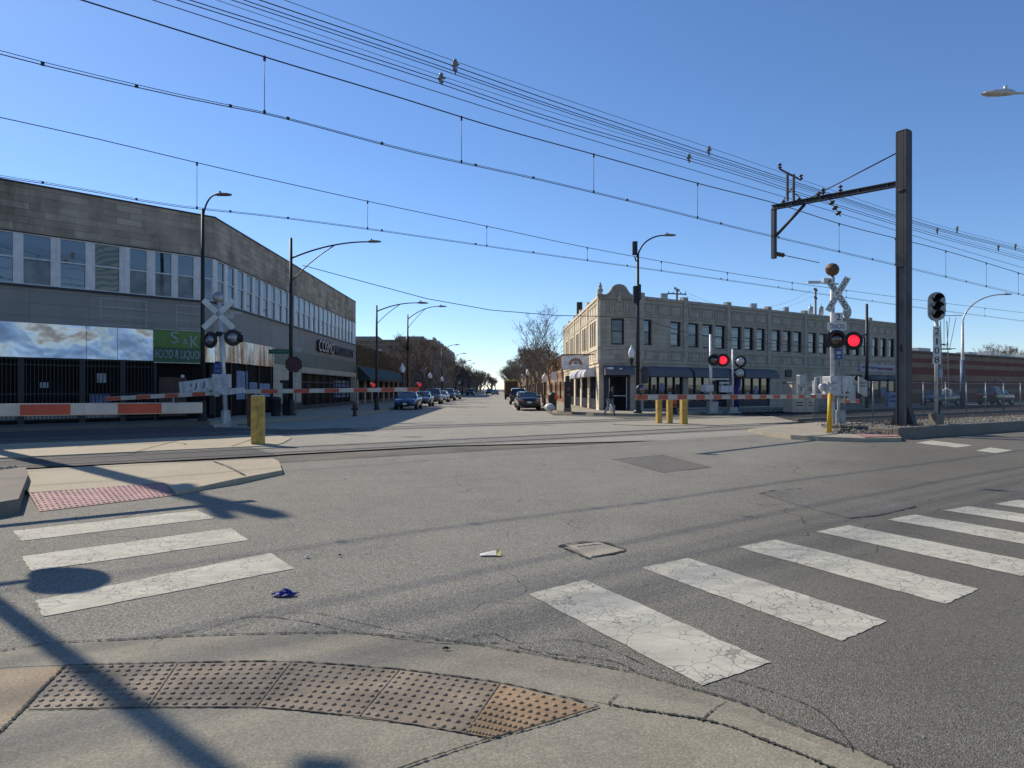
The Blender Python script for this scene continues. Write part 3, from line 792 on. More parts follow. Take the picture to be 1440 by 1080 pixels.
# silver fascia
mb = MB(); mb.smooth = True
for u0, u1 in ((3.02, 4.6), (4.62, 5.9), (5.92, 10.2), (10.22, 15.0), (15.02, 20), (20.02, 27)): mb.fbox(FA, u0, u1, 3.10, 4.62, -.1, .05)
mb.build('fascia', M['foil'], LBd, offL)
mb = MB()
for u0, u1 in ((0.0, .58),): mb.fbox(FA, u0, u1, 3.10, 4.62, -.1, .05)
for u0, u1 in ((0.0, 2.0), (2.02, 9.3)): mb.fbox(FB, u0, u1, 3.16, 4.46, -.1, .05)
mb.build('fascia', M['foil2'], LBd, offL)
# green shop sign
sgn = None
M['sign_green'] = plain('faded_green_sign_board', (.10, .20, .04), .5, var=.15, grime=.2)
M['sign_green2'] = plain('dark_green_sign_board', (.03, .105, .045), .5, var=.15, grime=.2)
M['letter_grey'] = plain('faded_blue_grey_lettering', (.30, .33, .37), .5, var=.3, fine=25, grime=.5)
mb = MB(); mb.fbox(FA, .60, 3.0, 3.78, 4.66, -.05, .09); mb.m = 1; mb.fbox(FA, .60, 3.0, 3.05, 3.777, -.05, .09)
mb.m = 2; mb.fbox(FA, .60, 3.0, 4.66, 4.70, -.05, .10); mb.fbox(FA, .60, 3.0, 3.0, 3.047, -.05, .10)
so = mb.build('shop_sign', [M['sign_green'], M['sign_green2'], M['gate_white']], LBd, offL)
text_obj('lettering', 'S', FA, 2.02, 4.30, .095, .42, .60, M['letter_grey'], so, offL, .012)
text_obj('lettering', '&', FA, 1.50, 4.12, .095, .24, .26, M['letter_grey'], so, offL, .012)
text_obj('lettering', 'K', FA, 1.05, 4.14, .095, .42, .58, M['letter_grey'], so, offL, .012)
text_obj('lettering', 'FOOD & LIQUOR', FA, 1.78, 3.42, .095, 2.30, .50, M['letter_grey'], so, offL, .012)
# ground floor behind steel grilles, front
mb = MB(); mb.wall(FA, 0, LA, .15, 3.10, (), .2, -.55)
mb.fbox(FA, 0, LA, .15, .32, -.5, -.08)
mb.build('shop_front', M['glass_dark'], LBd, offL)
M['dull_red'] = plain('dull_brown_board', (.075, .05, .035), .7); M['lowwall'] = plain('pale_low_wall_tiles', (.36, .35, .32), .7, grime=.5)
mb = MB(); mb.fbox(FA, 4.3, LA, .32, .86, -.5, -.2); mb.build('low_wall', M['lowwall'], LBd, offL)
def grille(u0, u1):
    mb = MB(); n = int((u1 - u0) / .145)
    for i in range(n + 1):
        uu = u0 + (u1 - u0) * i / n; mb.fbox(FA, uu - .014, uu + .014, .3, 3.06, -.06, -.03)
    for z in (.3, .62, 1.45, 2.75, 3.02): mb.fbox(FA, u0, u1, z, z + .05, -.066, -.024)
    for uu in (u0, u1): mb.fbox(FA, uu - .06, uu + .06, .15, 3.1, -.08, -.01)
    mb.build('security_grille', M['black_steel'], LBd, offL)
for a, b in ((2.9, 4.3), (4.42, 6.0), (6.12, 8.35), (8.47, 10.3), (10.42, 12.6), (12.7, 15), (15.1, 17.4), (17.5, 20), (20.1, 23)): grille(a, b)
M['poster'] = plain('pale_poster', (.42, .42, .44), .6, grime=.5); M['poster_blue'] = plain('blue_poster', (.20, .25, .40), .6, var=.5, scale=6, fine=12, grime=.7)
def posters(F, lst, w0, w1, mat):
    for u0, u1, z0, z1 in lst: mb = MB(); mb.fbox(F, u0, u1, z0, z1, w0, w1); mb.build('poster', M[mat], LBd, offL)
posters(FA, ((7.3, 7.62, 1.75, 2.0), (4.95, 5.35, 2.0, 2.45), (1.75, 1.98, 1.65, 2.1), (1.0, 1.2, 1.7, 2.1)), -.5, -.44, 'poster')
posters(FA, ((4.75, 5.65, .9, 1.45), (3.0, 3.6, 1.2, 1.5)), -.5, -.44, 'poster_blue')
# the shop door with brown boards and wall lamp
mb = MB(); mb.fbox(FA, 1.25, 2.6, .15, 2.3, -.53, -.42); do = mb.build('shop_door', M['dull_red'], LBd, offL)
mb = MB(); mb.fbox(FA, 1.9, 1.95, 1.0, 1.25, -.42, -.36); mb.build('handle', M['silver'], do, offL)
mb = MB(); mb.lathe([(0, -.1), (.1, -.04), (.1, .04), (0, .1)], FA.pt(1.5, 2.35, -.3), 10); mb.build('wall_lamp', M['white_sign'], LBd, offL)
# street side ground floor: dark shop, pier, long dark shop window
mb = MB(); mb.wall(FB, 0, 9.3, .15, 3.16, (), .2, -.5); mb.wall(FB, 15.7, LB, .15, 2.9, (), .2, -.5); mb.build('shop_front', M['glass_dark'], LBd, offL)
mb = MB(); n = 40
for i in range(5): mb.fbox(FB, .1 + i * 2.2, .22 + i * 2.2, .15, 3.16, -.3, -.02)
for i in range(60): mb.fbox(FB, .2 + i * .15, .225 + i * .15, .3, 3.1, -.12, -.10)
mb.build('security_grille', M['black_steel'], LBd, offL)
posters(FB, ((3.2, 4.9, 1.1, 2.75), (5.2, 6.5, 1.2, 2.1), (6.9, 8.8, 1.2, 2.05)), -.10, -.05, 'poster_blue')
mb = MB(); mb.wall(FB, 9.3, 15.7, .7, 3.40); mb.build('pier', M['cream_pier'], LBd, offL)
mb = MB(); mb.fbox(FB, 9.25, 15.75, .15, .7, -.5, .05); mb.fbox(FB, 15.75, LB, .15, .45, -.5, .03); mb.build('plinth', M['navy_steel'], LBd, offL)
mb = MB(); mb.wall(FB, 9.32, LB, 3.40, 4.46, (), .1, .03); mb.build('sign_band', M['green_band'], LBd, offL)
mb = MB(); mb.fbox(FB, 15.7, LB, 2.92, 3.38, -.5, .06); mb.fbox(FB, LB - .3, LB, .15, 2.92, -.5, .04); mb.build('shop_surround', M['cream_pier'], LBd, offL)
mb = MB()
for i in range(8): mb.fbox(FB, 16.4 + i * 2.3, 16.5 + i * 2.3, .45, 2.9, -.46, -.36)
mb.fbox(FB, 16, LB - .4, 2.2, 2.3, -.46, -.37); mb.build('shop_window_bars', M['black_steel'], LBd, offL)
mb = MB()
for i in range(4):
    for j in range(5): mb.fbox(FB, 27.6 + i * 1.6, 28.8 + i * 1.6, .9 + j * .34, 1.14 + j * .34, -.47, -.42)
mb.build('poster', M['poster_blue'], LBd, offL)
M['letter_cream'] = plain('cream_channel_letters', (.60, .50, .42), .5, grime=.2); M['letter_dark'] = plain('dark_channel_letters', (.10, .085, .085), .5, grime=.4); M['letter_side'] = plain('letter_backing', (.05, .03, .03), .6)
ls = MB(); ls.fbox(FB, 19.6, 33.0, 4.9, 4.96, 0, .06); lo = ls.build('shop_sign', M['letter_side'], LBd, offL)
text_obj('lettering', 'COSMO', FB, 22.3, 5.28, .16, 5.2, 1.0, M['letter_side'], lo, offL, .10)
text_obj('lettering', 'COSMO', FB, 22.3, 5.28, .27, 5.0, .92, M['letter_cream'], lo, offL, .008)
text_obj('lettering', 'WIGS & BEAUTY', FB, 29.1, 5.22, .16, 7.5, .78, M['letter_dark'], lo, offL, .10)
# rest of the shell
back = [V3(-15.7, 36) + FB.U * LB, V3(-40, 71), V3(-48, 20), FA.O + FA.U * LA]
mb = MB(); pts = [V3(-15.7, 36)] + back
for a, b in zip(back, back[1:]):
    mb.face([V3(a.x, a.y, 0), V3(b.x, b.y, 0), V3(b.x, b.y, HT), V3(a.x, a.y, HT)])
q = FB.pt(LB, 0, -.5); mb.face([FB.pt(LB, .15, .0), FB.pt(LB, .15, -1), FB.pt(LB, HT, -1), FB.pt(LB, HT, 0)])
mb.build('wall', M['block_side'], LBd, offL)
mb = MB(); mb.face([V3(p.x, p.y, HT - .3) for p in pts]); mb.build('roof', M['roof'], LBd, offL)
mb = MB(); mb.face([FA.pt(0, 3.1, -.55), FA.pt(LA, 3.1, -.55), FA.pt(LA, 3.1, 0), FA.pt(0, 3.1, 0)]); mb.face([FB.pt(0, 3.16, -.5), FB.pt(9.3, 3.16, -.5), FB.pt(9.3, 3.16, 0), FB.pt(0, 3.16, 0)])
mb.build('soffit', M['roof'], LBd, offL)

# ================================================================== RIGHT BUILDING (terracotta corner building)
A_, B_ = V3(6.3, 49.5), V3(9.3, 49.9)
FC = Fr(A_, (B_ - A_), (.132, -.991)); FC.N = V3(FC.U.y, -FC.U.x)
FR_ = Fr(B_, RD, RN)
FS = Fr(A_, ST, (-1, -.0157))
LC, LR, LS, HR = (B_ - A_).length, 37.5, 27.5, 8.45
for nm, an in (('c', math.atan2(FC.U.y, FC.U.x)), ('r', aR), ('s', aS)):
    k = 1.12 if nm != 's' else 2.25  # street face blocks brightened: sunlight put into their colour
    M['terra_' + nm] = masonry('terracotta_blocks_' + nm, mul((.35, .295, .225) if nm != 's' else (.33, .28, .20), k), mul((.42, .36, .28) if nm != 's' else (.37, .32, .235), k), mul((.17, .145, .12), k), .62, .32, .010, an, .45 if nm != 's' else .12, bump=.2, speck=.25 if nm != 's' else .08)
M['terra'] = plain('carved_terracotta', (.40, .35, .28), .8, var=.25, fine=20, grime=.45, bump=.3)
M['terra_dk'] = M['terra_lit'] = plain('sunlit_terracotta', (.74, .64, .46), .8, var=.12, fine=20, grime=.2)  # street face trim: lit copy of the terracotta, sun in its colour
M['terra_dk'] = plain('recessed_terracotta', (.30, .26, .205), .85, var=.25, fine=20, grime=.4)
M['awning'] = plain('shaded_slate_awning_cloth', (.115, .115, .13), .7, var=.12, grime=.2)  # shaded copy of the awning cloth, darkened in its colour
M['awning_w'] = plain('sunlit_awning_cloth', (.52, .52, .55), .7, var=.12, grime=.2)  # same cloth on the street side, sunlight put into the colour
M['shop_glass'] = glass('shop_window_glass', (.03, .032, .035), .03, .06, .8, 1.6)
offR = V3(6.3, 49.5)
RB = empty('corner_building', offR, 'cream terracotta corner building with a curved gable and slate blue awnings', 'building')
W0, W1 = 4.93, 6.83
# --- right-hand long facade
wpx = [(900.5, 917), (943, 958), (968, 983), (988, 1002.5), (1006, 1020.5), (1029, 1043), (1047, 1060), (1064, 1076.5), (1086, 1098), (1101, 1113), (1116, 1128), (1137, 1148.5), (1152, 1163), (1167, 1177.5), (1186, 1195.5), (1200, 1209), (1212.5, 1221), (1227, 1235), (1238.5, 1246.5), (1250, 1258)]
wr = []
for a, b in wpx: wr.append((FR_.at(a) if FR_.at(a) > .05 else .1, FR_.at(b)))
shops = [(FR_.at(905), FR_.at(961)), (FR_.at(968), FR_.at(1023)), (FR_.at(1036), FR_.at(1083)), (FR_.at(1190), FR_.at(1212)), (FR_.at(1216), FR_.at(1262))]
holes = [(a, b, W0, W1) for a, b in wr] + [(a, b, .25, 3.1) for a, b in shops]
dr = (FR_.at(1118), FR_.at(1128)); holes.append((dr[0], dr[1], .15, 2.5))
mb = MB(); mb.wall(FR_, 0, LR, .15, HR, holes, .32); mb.build('wall', M['terra_r'], RB, offR)
holes_c = [(.92, 1.90, W0, W1 + .02), (.35, 2.35, .15, 2.95)]
mb = MB(); mb.wall(FC, 0, LC, .15, HR, holes_c, .30); mb.build('wall', M['terra_c'], RB, offR)
# street facade: five bays of grouped slender windows over open shopfronts
ws_ = []
for i in range(5):
    u0 = 1.7 + i * 5.15
    for j in range(3): ws_.append((u0 + j * 1.22, u0 + j * 1.22 + .92))
holes_s = [(a, b, W0, W1) for a, b in ws_] + [(1.5 + i * 5.15, 5.6 + i * 5.15, .15, 3.1) for i in range(5)]
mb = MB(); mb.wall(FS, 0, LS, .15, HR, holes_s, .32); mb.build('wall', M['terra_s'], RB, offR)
rw = random.Random(5)
def sash2(F, a, b, off, parent, k):
    o = sash_window(F, a, b, W0, W1, -.14, off, parent, k, rw, 'dark_frame', .11, True, .16)
for a, b in wr: sash2(FR_, a, b, offR, RB, ('glass', rw.choice(['glass', 'glass', 'glass_blind'])))
sash2(FC, .92, 1.90, offR, RB, ('glass_blind', 'glass_blind'))
for a, b in ws_: sash2(FS, a, b, offR, RB, ('glass', 'glass'))
# relief: pilasters, panels, belts, cornice
def relief(F, L, bays, mat, gable=False):
    mb = MB()
    mb.fbox(F, 0, L, HR - .16, HR + .05, -.3, .10); mb.fbox(F, 0, L, HR - .42, HR - .34, -.05, .05)
    mb.fbox(F, 0, L, W0 - .34, W0 - .20, -.05, .07); mb.fbox(F, 0, L, W1 + .22, W1 + .30, -.05, .05)
    mb.fbox(F, 0, L, 3.62, 3.74, -.05, .08); mb.fbox(F, 0, L, 3.34, 3.40, -.05, .05)
    for u in bays:
        mb.fbox(F, u - .2, u + .2, 3.75, HR + .05, -.1, .09); mb.fbox(F, u - .26, u + .26, HR + .05, HR + .30, -.25, .12)
    mb.build('cornice', mat, RB, offR)
    bb = sorted(bays)
    for a, b in zip(bb, bb[1:]):
        n = max(1, round((b - a) / 1.6)); w = (b - a - .6) / n
        for i in range(n):
            x0 = a + .3 + i * w + .1; x1 = a + .3 + (i + 1) * w - .1
            for z0, z1 in ((W1 + .38, HR - .5), (3.85, W0 - .45)):
                t_ = .05; mb = MB()
                mb.fbox(F, x0, x1, z1 - t_, z1, 0, .03); mb.fbox(F, x0, x1, z0, z0 + t_, 0, .03)
                mb.fbox(F, x0, x0 + t_, z0 + t_, z1 - t_, 0, .03); mb.fbox(F, x1 - t_, x1, z0 + t_, z1 - t_, 0, .03)
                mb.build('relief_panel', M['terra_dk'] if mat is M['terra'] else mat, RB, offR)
relief(FR_, LR, [.2, FR_.at(963), FR_.at(1024), FR_.at(1081), FR_.at(1132), FR_.at(1181), FR_.at(1223), LR - .2], M['terra'])
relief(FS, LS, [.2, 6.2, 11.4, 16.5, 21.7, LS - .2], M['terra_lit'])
mb = MB()
mb.fbox(FC, 0, LC, W0 - .34, W0 - .20, -.05, .07); mb.fbox(FC, 0, LC, 3.62, 3.74, -.05, .08); mb.fbox(FC, .55, 2.5, 7.15, 7.25, -.03, .08)
for u in (.8, 1.0, 1.2, 1.62, 1.84, 2.06): mb.fbox(FC, u, u + .1, 7.3, 8.05, -.03, .05)
mb.fbox(FC, .6, .7, 7.25, 8.1, -.03, .06); mb.fbox(FC, 2.3, 2.4, 7.25, 8.1, -.03, .06); mb.fbox(FC, .8, 2.2, 4.25, 4.5, -.03, .04)
# curved gable
def gable_poly(k=0.0):
    c = LC / 2; p = [(0 - k, HR - .25), (LC + k, HR - .25), (LC + k, HR + .05 + k)]
    for i in range(7): a = i / 6; p.append((c + 1.05 - .45 * a + k * .5, HR + .05 + k + .33 * a * a))
    for i in range(13): a = math.pi * i / 12; p.append((c + (.56 + k) * math.cos(a), HR + .38 + (.42 + k) * math.sin(a) + k * .2))
    for i in range(7): a = 1 - i / 6; p.append((c - 1.05 + .45 * a - k * .5, HR + .05 + k + .33 * a * a))
    p.append((0 - k, HR + .05 + k)); return p
mb.build('belt_courses', M['terra'], RB, offR); mb = MB(); mb.extr(FC, gable_poly(.07), -.28, .09); mb.build('gable_trim', M['terra'], RB, offR)
mb = MB(); mb.extr(FC, gable_poly(-.04), -.2, .115); mb.build('gable', M['terra_dk'], RB, offR)
mb = MB(); mb.fbox(FC, 1.36, 1.66, 8.05, 8.62, .115, .17); mb.lathe([(.0, 0), (.17, .0), (.15, .1), (0, .13)], FC.pt(1.51, 8.6, .1), 12, FC.N); mb.build('cartouche', M['terra'], RB, offR)
for u in (.12, LC - .12):                                   # urn finials on the corners
    mb = MB(); p = FC.pt(u, HR + .05, -.05)
    mb.lathe([(.22, 0), (.22, .08), (.13, .13), (.11, .2), (.19, .27), (.21, .42), (.13, .50), (.10, .58), (.15, .66), (.14, .70), (.06, .77), (.08, .83), (.03, .93), (0, 1.0)], p, 12)
    mb.build('finial', M['terra'], RB, offR)
# shopfronts
def shopfront(F, a, b, z1, nmull, parent, base=.75):
    mb = MB(); mb.fbox(F, a, b, .15, base, -.3, -.10); mb.fbox(F, a, b, z1 - .12, z1, -.3, -.1)
    for i in range(nmull + 1):
        u = a + (b - a) * i / nmull; uu = min(max(u, a + .05), b - .05); mb.fbox(F, uu - .05, uu + .05, base, z1 - .12, -.3, -.1)
    o = mb.build('shop_front', M['dark_frame'], parent, offR)
    mb = MB(); mb.fquad(F, a, b, base, z1 - .12, -.2); mb.build('pane', M['shop_glass'], o, offR)
    r_ = random.Random(int(a * 100))
    for i in range(nmull):
        if r_.random() < .75:
            mb = MB(); u = a + (b - a) * (i + .5) / nmull; ww = (b - a) / nmull * r_.uniform(.15, .35); zz = r_.uniform(1.0, 1.6)
            mb.fbox(F, u - ww, u + ww, zz, zz + r_.uniform(.3, .9), -.198, -.19)
            mb.build('poster', M[r_.choice(['poster', 'poster_blue', 'dull_red'])], o, offR)
def barrel_awning(F, a, b, z0, z1, out, mat, parent):
    mb = MB(); mb.smooth = True; n = 10; pts = []
    for i in range(n + 1):
        an = math.pi / 2 * i / n
        pts.append((z0 + (z1 - z0) * math.cos(an), out * math.sin(an)))
    pts.append((z0 - .12, out))
    for (za, wa), (zb, wb) in zip(pts, pts[1:]):
        mb.face([F.pt(a, za, wa), F.pt(b, za, wa), F.pt(b, zb, wb), F.pt(a, zb, wb)])
    mb.smooth = False
    for u in (a, b): mb.face([F.pt(u, z, w) for z, w in pts] + [F.pt(u, z0 - .12, 0)])
    return mb.build('awning', mat, parent, offR)
for (a, b), n in zip(shops[:3], (5, 5, 4)): shopfront(FR_, a, b, 3.1, n, RB)
shopfront(FR_, shops[3][0], shops[3][1], 3.1, 2, RB); shopfront(FR_, shops[4][0], shops[4][1], 3.1, 4, RB)
for a, b in shops[:3]: barrel_awning(FR_, a - .15, b + .1, 2.72, 3.38, .85, M['awning'], RB)
a, b = shops[4]; mb = MB()
mb.tube([FR_.pt(a, 2.75, .35), FR_.pt((a + b) / 2 - .03, 2.75, .35)], .28, 14); mb.tube([FR_.pt((a + b) / 2 + .03, 2.75, .35), FR_.pt(b, 2.75, .35)], .28, 14)
mb.build('awning', M['awning'], RB, offR)
barrel_awning(FC, .30, 2.45, 2.82, 3.40, .75, M['awning'], RB)
mb = MB(); mb.fbox(FC, .42, .85, 3.12, 3.26, .77, .80); mb.fbox(FC, 1.3, 1.5, 3.1, 3.2, .77, .80); mb.build('awning_badge', M['white_sign'], RB, offR)
# chamfer door
mb = MB(); mb.fbox(FC, .35, .75, .15, 2.95, -.3, -.12); mb.fbox(FC, 2.2, 2.35, .15, 2.95, -.3, -.12); mb.fbox(FC, .75, 2.2, 2.6, 2.95, -.3, -.12)
mb.build('door_frame', M['dark_frame'], RB, offR)
mb = MB(); mb.fbox(FC, .78, 2.17, .17, 2.58, -.26, -.2); dd = mb.build('door', M['glass_dark'], RB, offR)
mb = MB(); mb.fbox(FC, .9, 2.05, 1.18, 1.23, -.2, -.14); mb.fbox(FC, .8, .86, .2, 2.55, -.2, -.18); mb.fbox(FC, 2.1, 2.16, .2, 2.55, -.2, -.18); mb.build('push_bar', M['silver'], dd, offR)
# purple downpipe between two shopfronts, side door, vents
M['purple'] = plain('purple_painted_duct', (.06, .03, .15), .5, grime=.2)
u = FR_.at(1027)
mb = MB(); mb.tube([FR_.pt(u - .9, 3.05, .95), FR_.pt(u - .35, 3.0, .9), FR_.pt(u, 2.6, .7), FR_.pt(u, 1.5, .5), FR_.pt(u, .15, .5)], [.3, .3, .3, .28, .28], 12); mb.build('duct', M['purple'], RB, offR)
mb = MB(); mb.fbox(FR_, dr[0], dr[1], .15, 2.5, -.25, -.2); mb.build('side_door', M['galv'], RB, offR)
mb = MB(); mb.fbox(FR_, FR_.at(1104), FR_.at(1112), 2.75, 3.4, 0, .12); mb.build('wall_vent', M['black_steel'], RB, offR)
# sign over the last shop: pale board, grey words and pink script, too small to read
M['sign_lav'] = plain('pale_shop_sign', (.36, .34, .36), .5, grime=.2); M['pink'] = plain('pink_script', (.45, .05, .12), .5)
M['grey_letter'] = plain('grey_script', (.16, .16, .20), .6)
a, b = FR_.at(1208), FR_.at(1256)
mb = MB(); mb.fbox(FR_, a, b, 3.42, 4.15, 0, .12); s2 = mb.build('shop_sign', M['sign_lav'], RB, offR)
mb = MB(); r_ = random.Random(3)
def scribble(mb, F, u0, u1, zc, h, w, n, rad):
    pts = []
    for i in range(n): pts.append(F.pt(u0 + (u1 - u0) * i / (n - 1), zc + h * (.5 if i % 2 else -.5) * r_.uniform(.5, 1), w))
    mb.tube(pts, rad, 5)
scribble(mb, FR_, a + .3, a + (b - a) * .52, 3.82, .34, .135, 17, .035); mb.build('lettering', M['grey_letter'], s2, offR)
mb = MB(); scribble(mb, FR_, a + (b - a) * .52, b - .25, 3.72, .30, .135, 17, .045); mb.build('lettering', M['pink'], s2, offR)
# street side shopfronts with sunlit barrel awnings
for i in range(5):
    shopfront(FS, 1.5 + i * 5.15, 5.6 + i * 5.15, 3.1, 4, RB, .95)
for i in range(4): barrel_awning(FS, 1.6 + i * 3.4, 4.3 + i * 3.4, 2.75, 3.35, .8, M['awning_w'], RB)
# flat roof and rear walls
mb = MB(); e1 = FR_.pt(LR, 0); e2 = FS.pt(LS, 0); far = e1 + (e2 - A_)
pts = [A_, B_, V3(e1.x, e1.y), V3(e1.x - 8, e1.y + 16), V3(e2.x + 12, e2.y + 6), V3(e2.x, e2.y)]
mb.face([V3(p.x, p.y, HR - .4) for p in pts]); mb.build('roof', M['roof'], RB, offR)
mb = MB()
for a, b in zip(pts[2:], pts[3:]): mb.face([V3(a.x, a.y, 0), V3(b.x, b.y, 0), V3(b.x, b.y, HR), V3(a.x, a.y, HR)])
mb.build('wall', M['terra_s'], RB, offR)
# roof clutter
for px, s in ((1076, .5), (1122, .4), (950, .5)): mb = MB(); mb.box(FR_.pt(FR_.at(px), HR + .2, -1.2), (s, s, .9)); mb.build('roof_vent', M['galv'], RB, offR)
for u_, w_, s_ in ((21, -1, (.55, .55, 2.6)), (24, -1, (.7, .7, 1.4)), (14, -2, (.9, 1.2, 1.2))): mb = MB(); mb.box(FS.pt(u_, HR + s_[2] / 2 - .4, w_), s_); mb.build('chimney', M['dull_red'], RB, offR)

# blade sign hung out from the street facade
ps = FS.pt(2.5, 0, 0); so_ = V3(ps.x, ps.y)
FX = Fr((ps.x - 2.45, ps.y), (1, 0), (0, -1))
bs = empty('blade_sign', V3(ps.x - 1.4, ps.y, 3.2), 'pale lavender hanging sign with a brown arch logo on the corner shop', 'sign')
ob = V3(ps.x - 1.4, ps.y, 3.2)
mb = MB(); mb.fbox(FX, .0, 2.05, 3.22, 4.22, -.09, .09); M['sign_lilac'] = plain('lilac_sign_face', (.66, .65, .70), .5, grime=.15); mb.build('board', M['sign_lilac'], bs, ob)
mb = MB(); mb.tube([FX.pt(-.05, 4.33, 0), FX.pt(2.5, 4.33, 0)], .04, 8); mb.tube([FX.pt(.2, 4.33, 0), FX.pt(.2, 4.2, 0)], .02, 6); mb.tube([FX.pt(1.85, 4.33, 0), FX.pt(1.85, 4.2, 0)], .02, 6)
mb.fbox(FX, -.02, 2.07, 3.18, 3.22, -.1, .1); mb.fbox(FX, -.02, 2.07, 4.22, 4.26, -.1, .1); mb.build('bracket', M['black_steel'], bs, ob)
mb = MB(); M['logo_brown'] = plain('brown_logo_print', (.20, .11, .07), .6)
for k in range(9):
    a0 = math.pi * k / 9 + .03; a1 = math.pi * (k + 1) / 9 - .03
    mb.extr(FX, [(1.02 + .55 * math.cos(a0), 3.55 + .52 * math.sin(a0)), (1.02 + .55 * math.cos(a1), 3.55 + .52 * math.sin(a1)), (1.02 + .30 * math.cos(a1), 3.55 + .28 * math.sin(a1)), (1.02 + .30 * math.cos(a0), 3.55 + .28 * math.sin(a0))][::-1], .09, .10)
mb.extr(FX, [(.85, 3.6), (1.2, 3.6), (1.1, 3.78), (.95, 3.78)], .09, .10); mb.build('logo', M['logo_brown'], bs, ob)
mb = MB(); scribble(mb, FX, .5, 1.55, 3.40, .12, .10, 24, .012); mb.build('lettering', M['grey_letter'], bs, ob)

# ================================================================== BRICK BUILDING, right of the terracotta one
M['bands_r'] = None
def banded(name, rot, zs, dark, light):
    t = NT(name); v = t.pos(); m = t.mapping(v, (1, 1, 1), (0, 0, -rot))
    sp = t.n('SeparateXYZ'); t.link(m, sp.inputs[0]); cb = t.n('CombineXYZ'); t.link(sp.outputs[0], cb.inputs[0]); t.link(sp.outputs[2], cb.inputs[1])
    b = t.n('TexBrick'); t.link(cb.outputs[0], b.inputs['Vector']); b.inputs['Scale'].default_value = 1; b.inputs['Brick Width'].default_value = .22; b.inputs['Row Height'].default_value = .075; b.inputs['Mortar Size'].default_value = .006
    b.inputs['Color1'].default_value = (.9, .9, .9, 1); b.inputs['Color2'].default_value = (1.15, 1.1, 1.05, 1); b.inputs['Mortar'].default_value = (.75, .72, .7, 1)
    rp = t.n('ValToRGB'); rp.color_ramp.interpolation = 'CONSTANT'; e = rp.color_ramp.elements; e[0].position = 0; e[0].color = (*dark, 1); e[1].position = zs[0] / 8; e[1].color = (*light, 1)
    for i, z in enumerate(zs[1:]):
        q = e.new(z / 8); q.color = (*(dark if i % 2 == 0 else light), 1)
    t.link(t.math('DIVIDE', sp.outputs[2], 8.0), rp.inputs[0])
    col = t.mix(1.0, rp.outputs[0], b.outputs['Color'], 'MULTIPLY')
    col = t.mix(t.ramp(t.noise(v, .6, 4), .4, .75, 0, .4), col, mul(dark, .6))
    t.set(col, .9, 0, .2); t.bump(b.outputs['Fac'], .3, .01); return t.mat
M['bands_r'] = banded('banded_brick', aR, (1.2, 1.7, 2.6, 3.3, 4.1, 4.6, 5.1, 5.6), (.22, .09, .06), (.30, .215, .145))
M['brick_orange'] = masonry('orange_brick', (.28, .10, .045), (.34, .13, .06), (.25, .18, .13), .22, .075, .008, aS, .3)
FK = Fr(FR_.pt(LR + .3, 0, -1.5), RD, RN)
offK = V3(FK.O.x, FK.O.y)
KB = empty('brick_building', offK, 'low brown and tan striped brick building behind the rail fence', 'building')
mb = MB(); mb.wall(FK, 3.3, 80, 0, 5.75, (), .1, 0)
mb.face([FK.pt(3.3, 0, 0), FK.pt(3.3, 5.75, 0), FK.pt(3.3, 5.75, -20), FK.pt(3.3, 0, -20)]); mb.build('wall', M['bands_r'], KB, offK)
mb = MB(); mb.wall(FK, -2, 3.3, 0, 5.75, [(.2, 2.6, .1, 2.6)], .3, -3.0); mb.face([FK.pt(3.29, 0, 0), FK.pt(3.29, 5.74, 0), FK.pt(3.29, 5.74, -3), FK.pt(3.29, 0, -3)]); mb.build('entrance_wall', M['brick_orange'], KB, offK)
mb = MB(); mb.fbox(FK, 3.2, 80, 5.75, 5.95, -.4, .08); mb.fbox(FK, -2, 3.19, 5.75, 5.95, -3.4, -2.92); mb.build('coping', M['black_steel'], KB, offK)
mb = MB(); mb.face([FK.pt(-2, 5.6, -3), FK.pt(80, 5.6, 0), FK.pt(80, 5.6, -25), FK.pt(-2, 5.6, -25)]); mb.build('roof', M['white_sign'], KB, offK)
mb = MB()
for u, w, h in ((1, 2.2, 1.0), (14, 3, .9), (27, 2.5, .8), (33, 1.4, 1.1), (37, 3.5, .8), (46, 3, 1.0)): mb = MB(); mb.box(FK.pt(u, 5.6 + h / 2, -3.5), (w, 1.5, h + .3), aR); mb.build('roof_unit', M['galv'], KB, offK)
mb = MB(); mb.fbox(FK, .2, 2.6, .1, 2.6, -3.25, -3.2); mb.build('doorway', M['glass_dark'], KB, offK)
mb = MB(); p = FK.pt(22, 2.7, .05); M['plaque'] = plain('pale_blue_wall_plaque', (.25, .33, .36), .5)
mb.extr(FK, [(11.3, 3.0), (12.1, 3.0), (12.2, 3.7), (11.7, 4.5), (11.2, 3.7)], .02, .1); mb.build('wall_plaque', M['plaque'], KB, offK)
mb = MB(); mb.tube([FK.pt(26, 2.4, .1), FK.pt(26.4, 2.9, .4), FK.pt(27.0, 2.7, .5)], .09, 8); mb.build('wall_lamp', M['galv'], KB, offK)

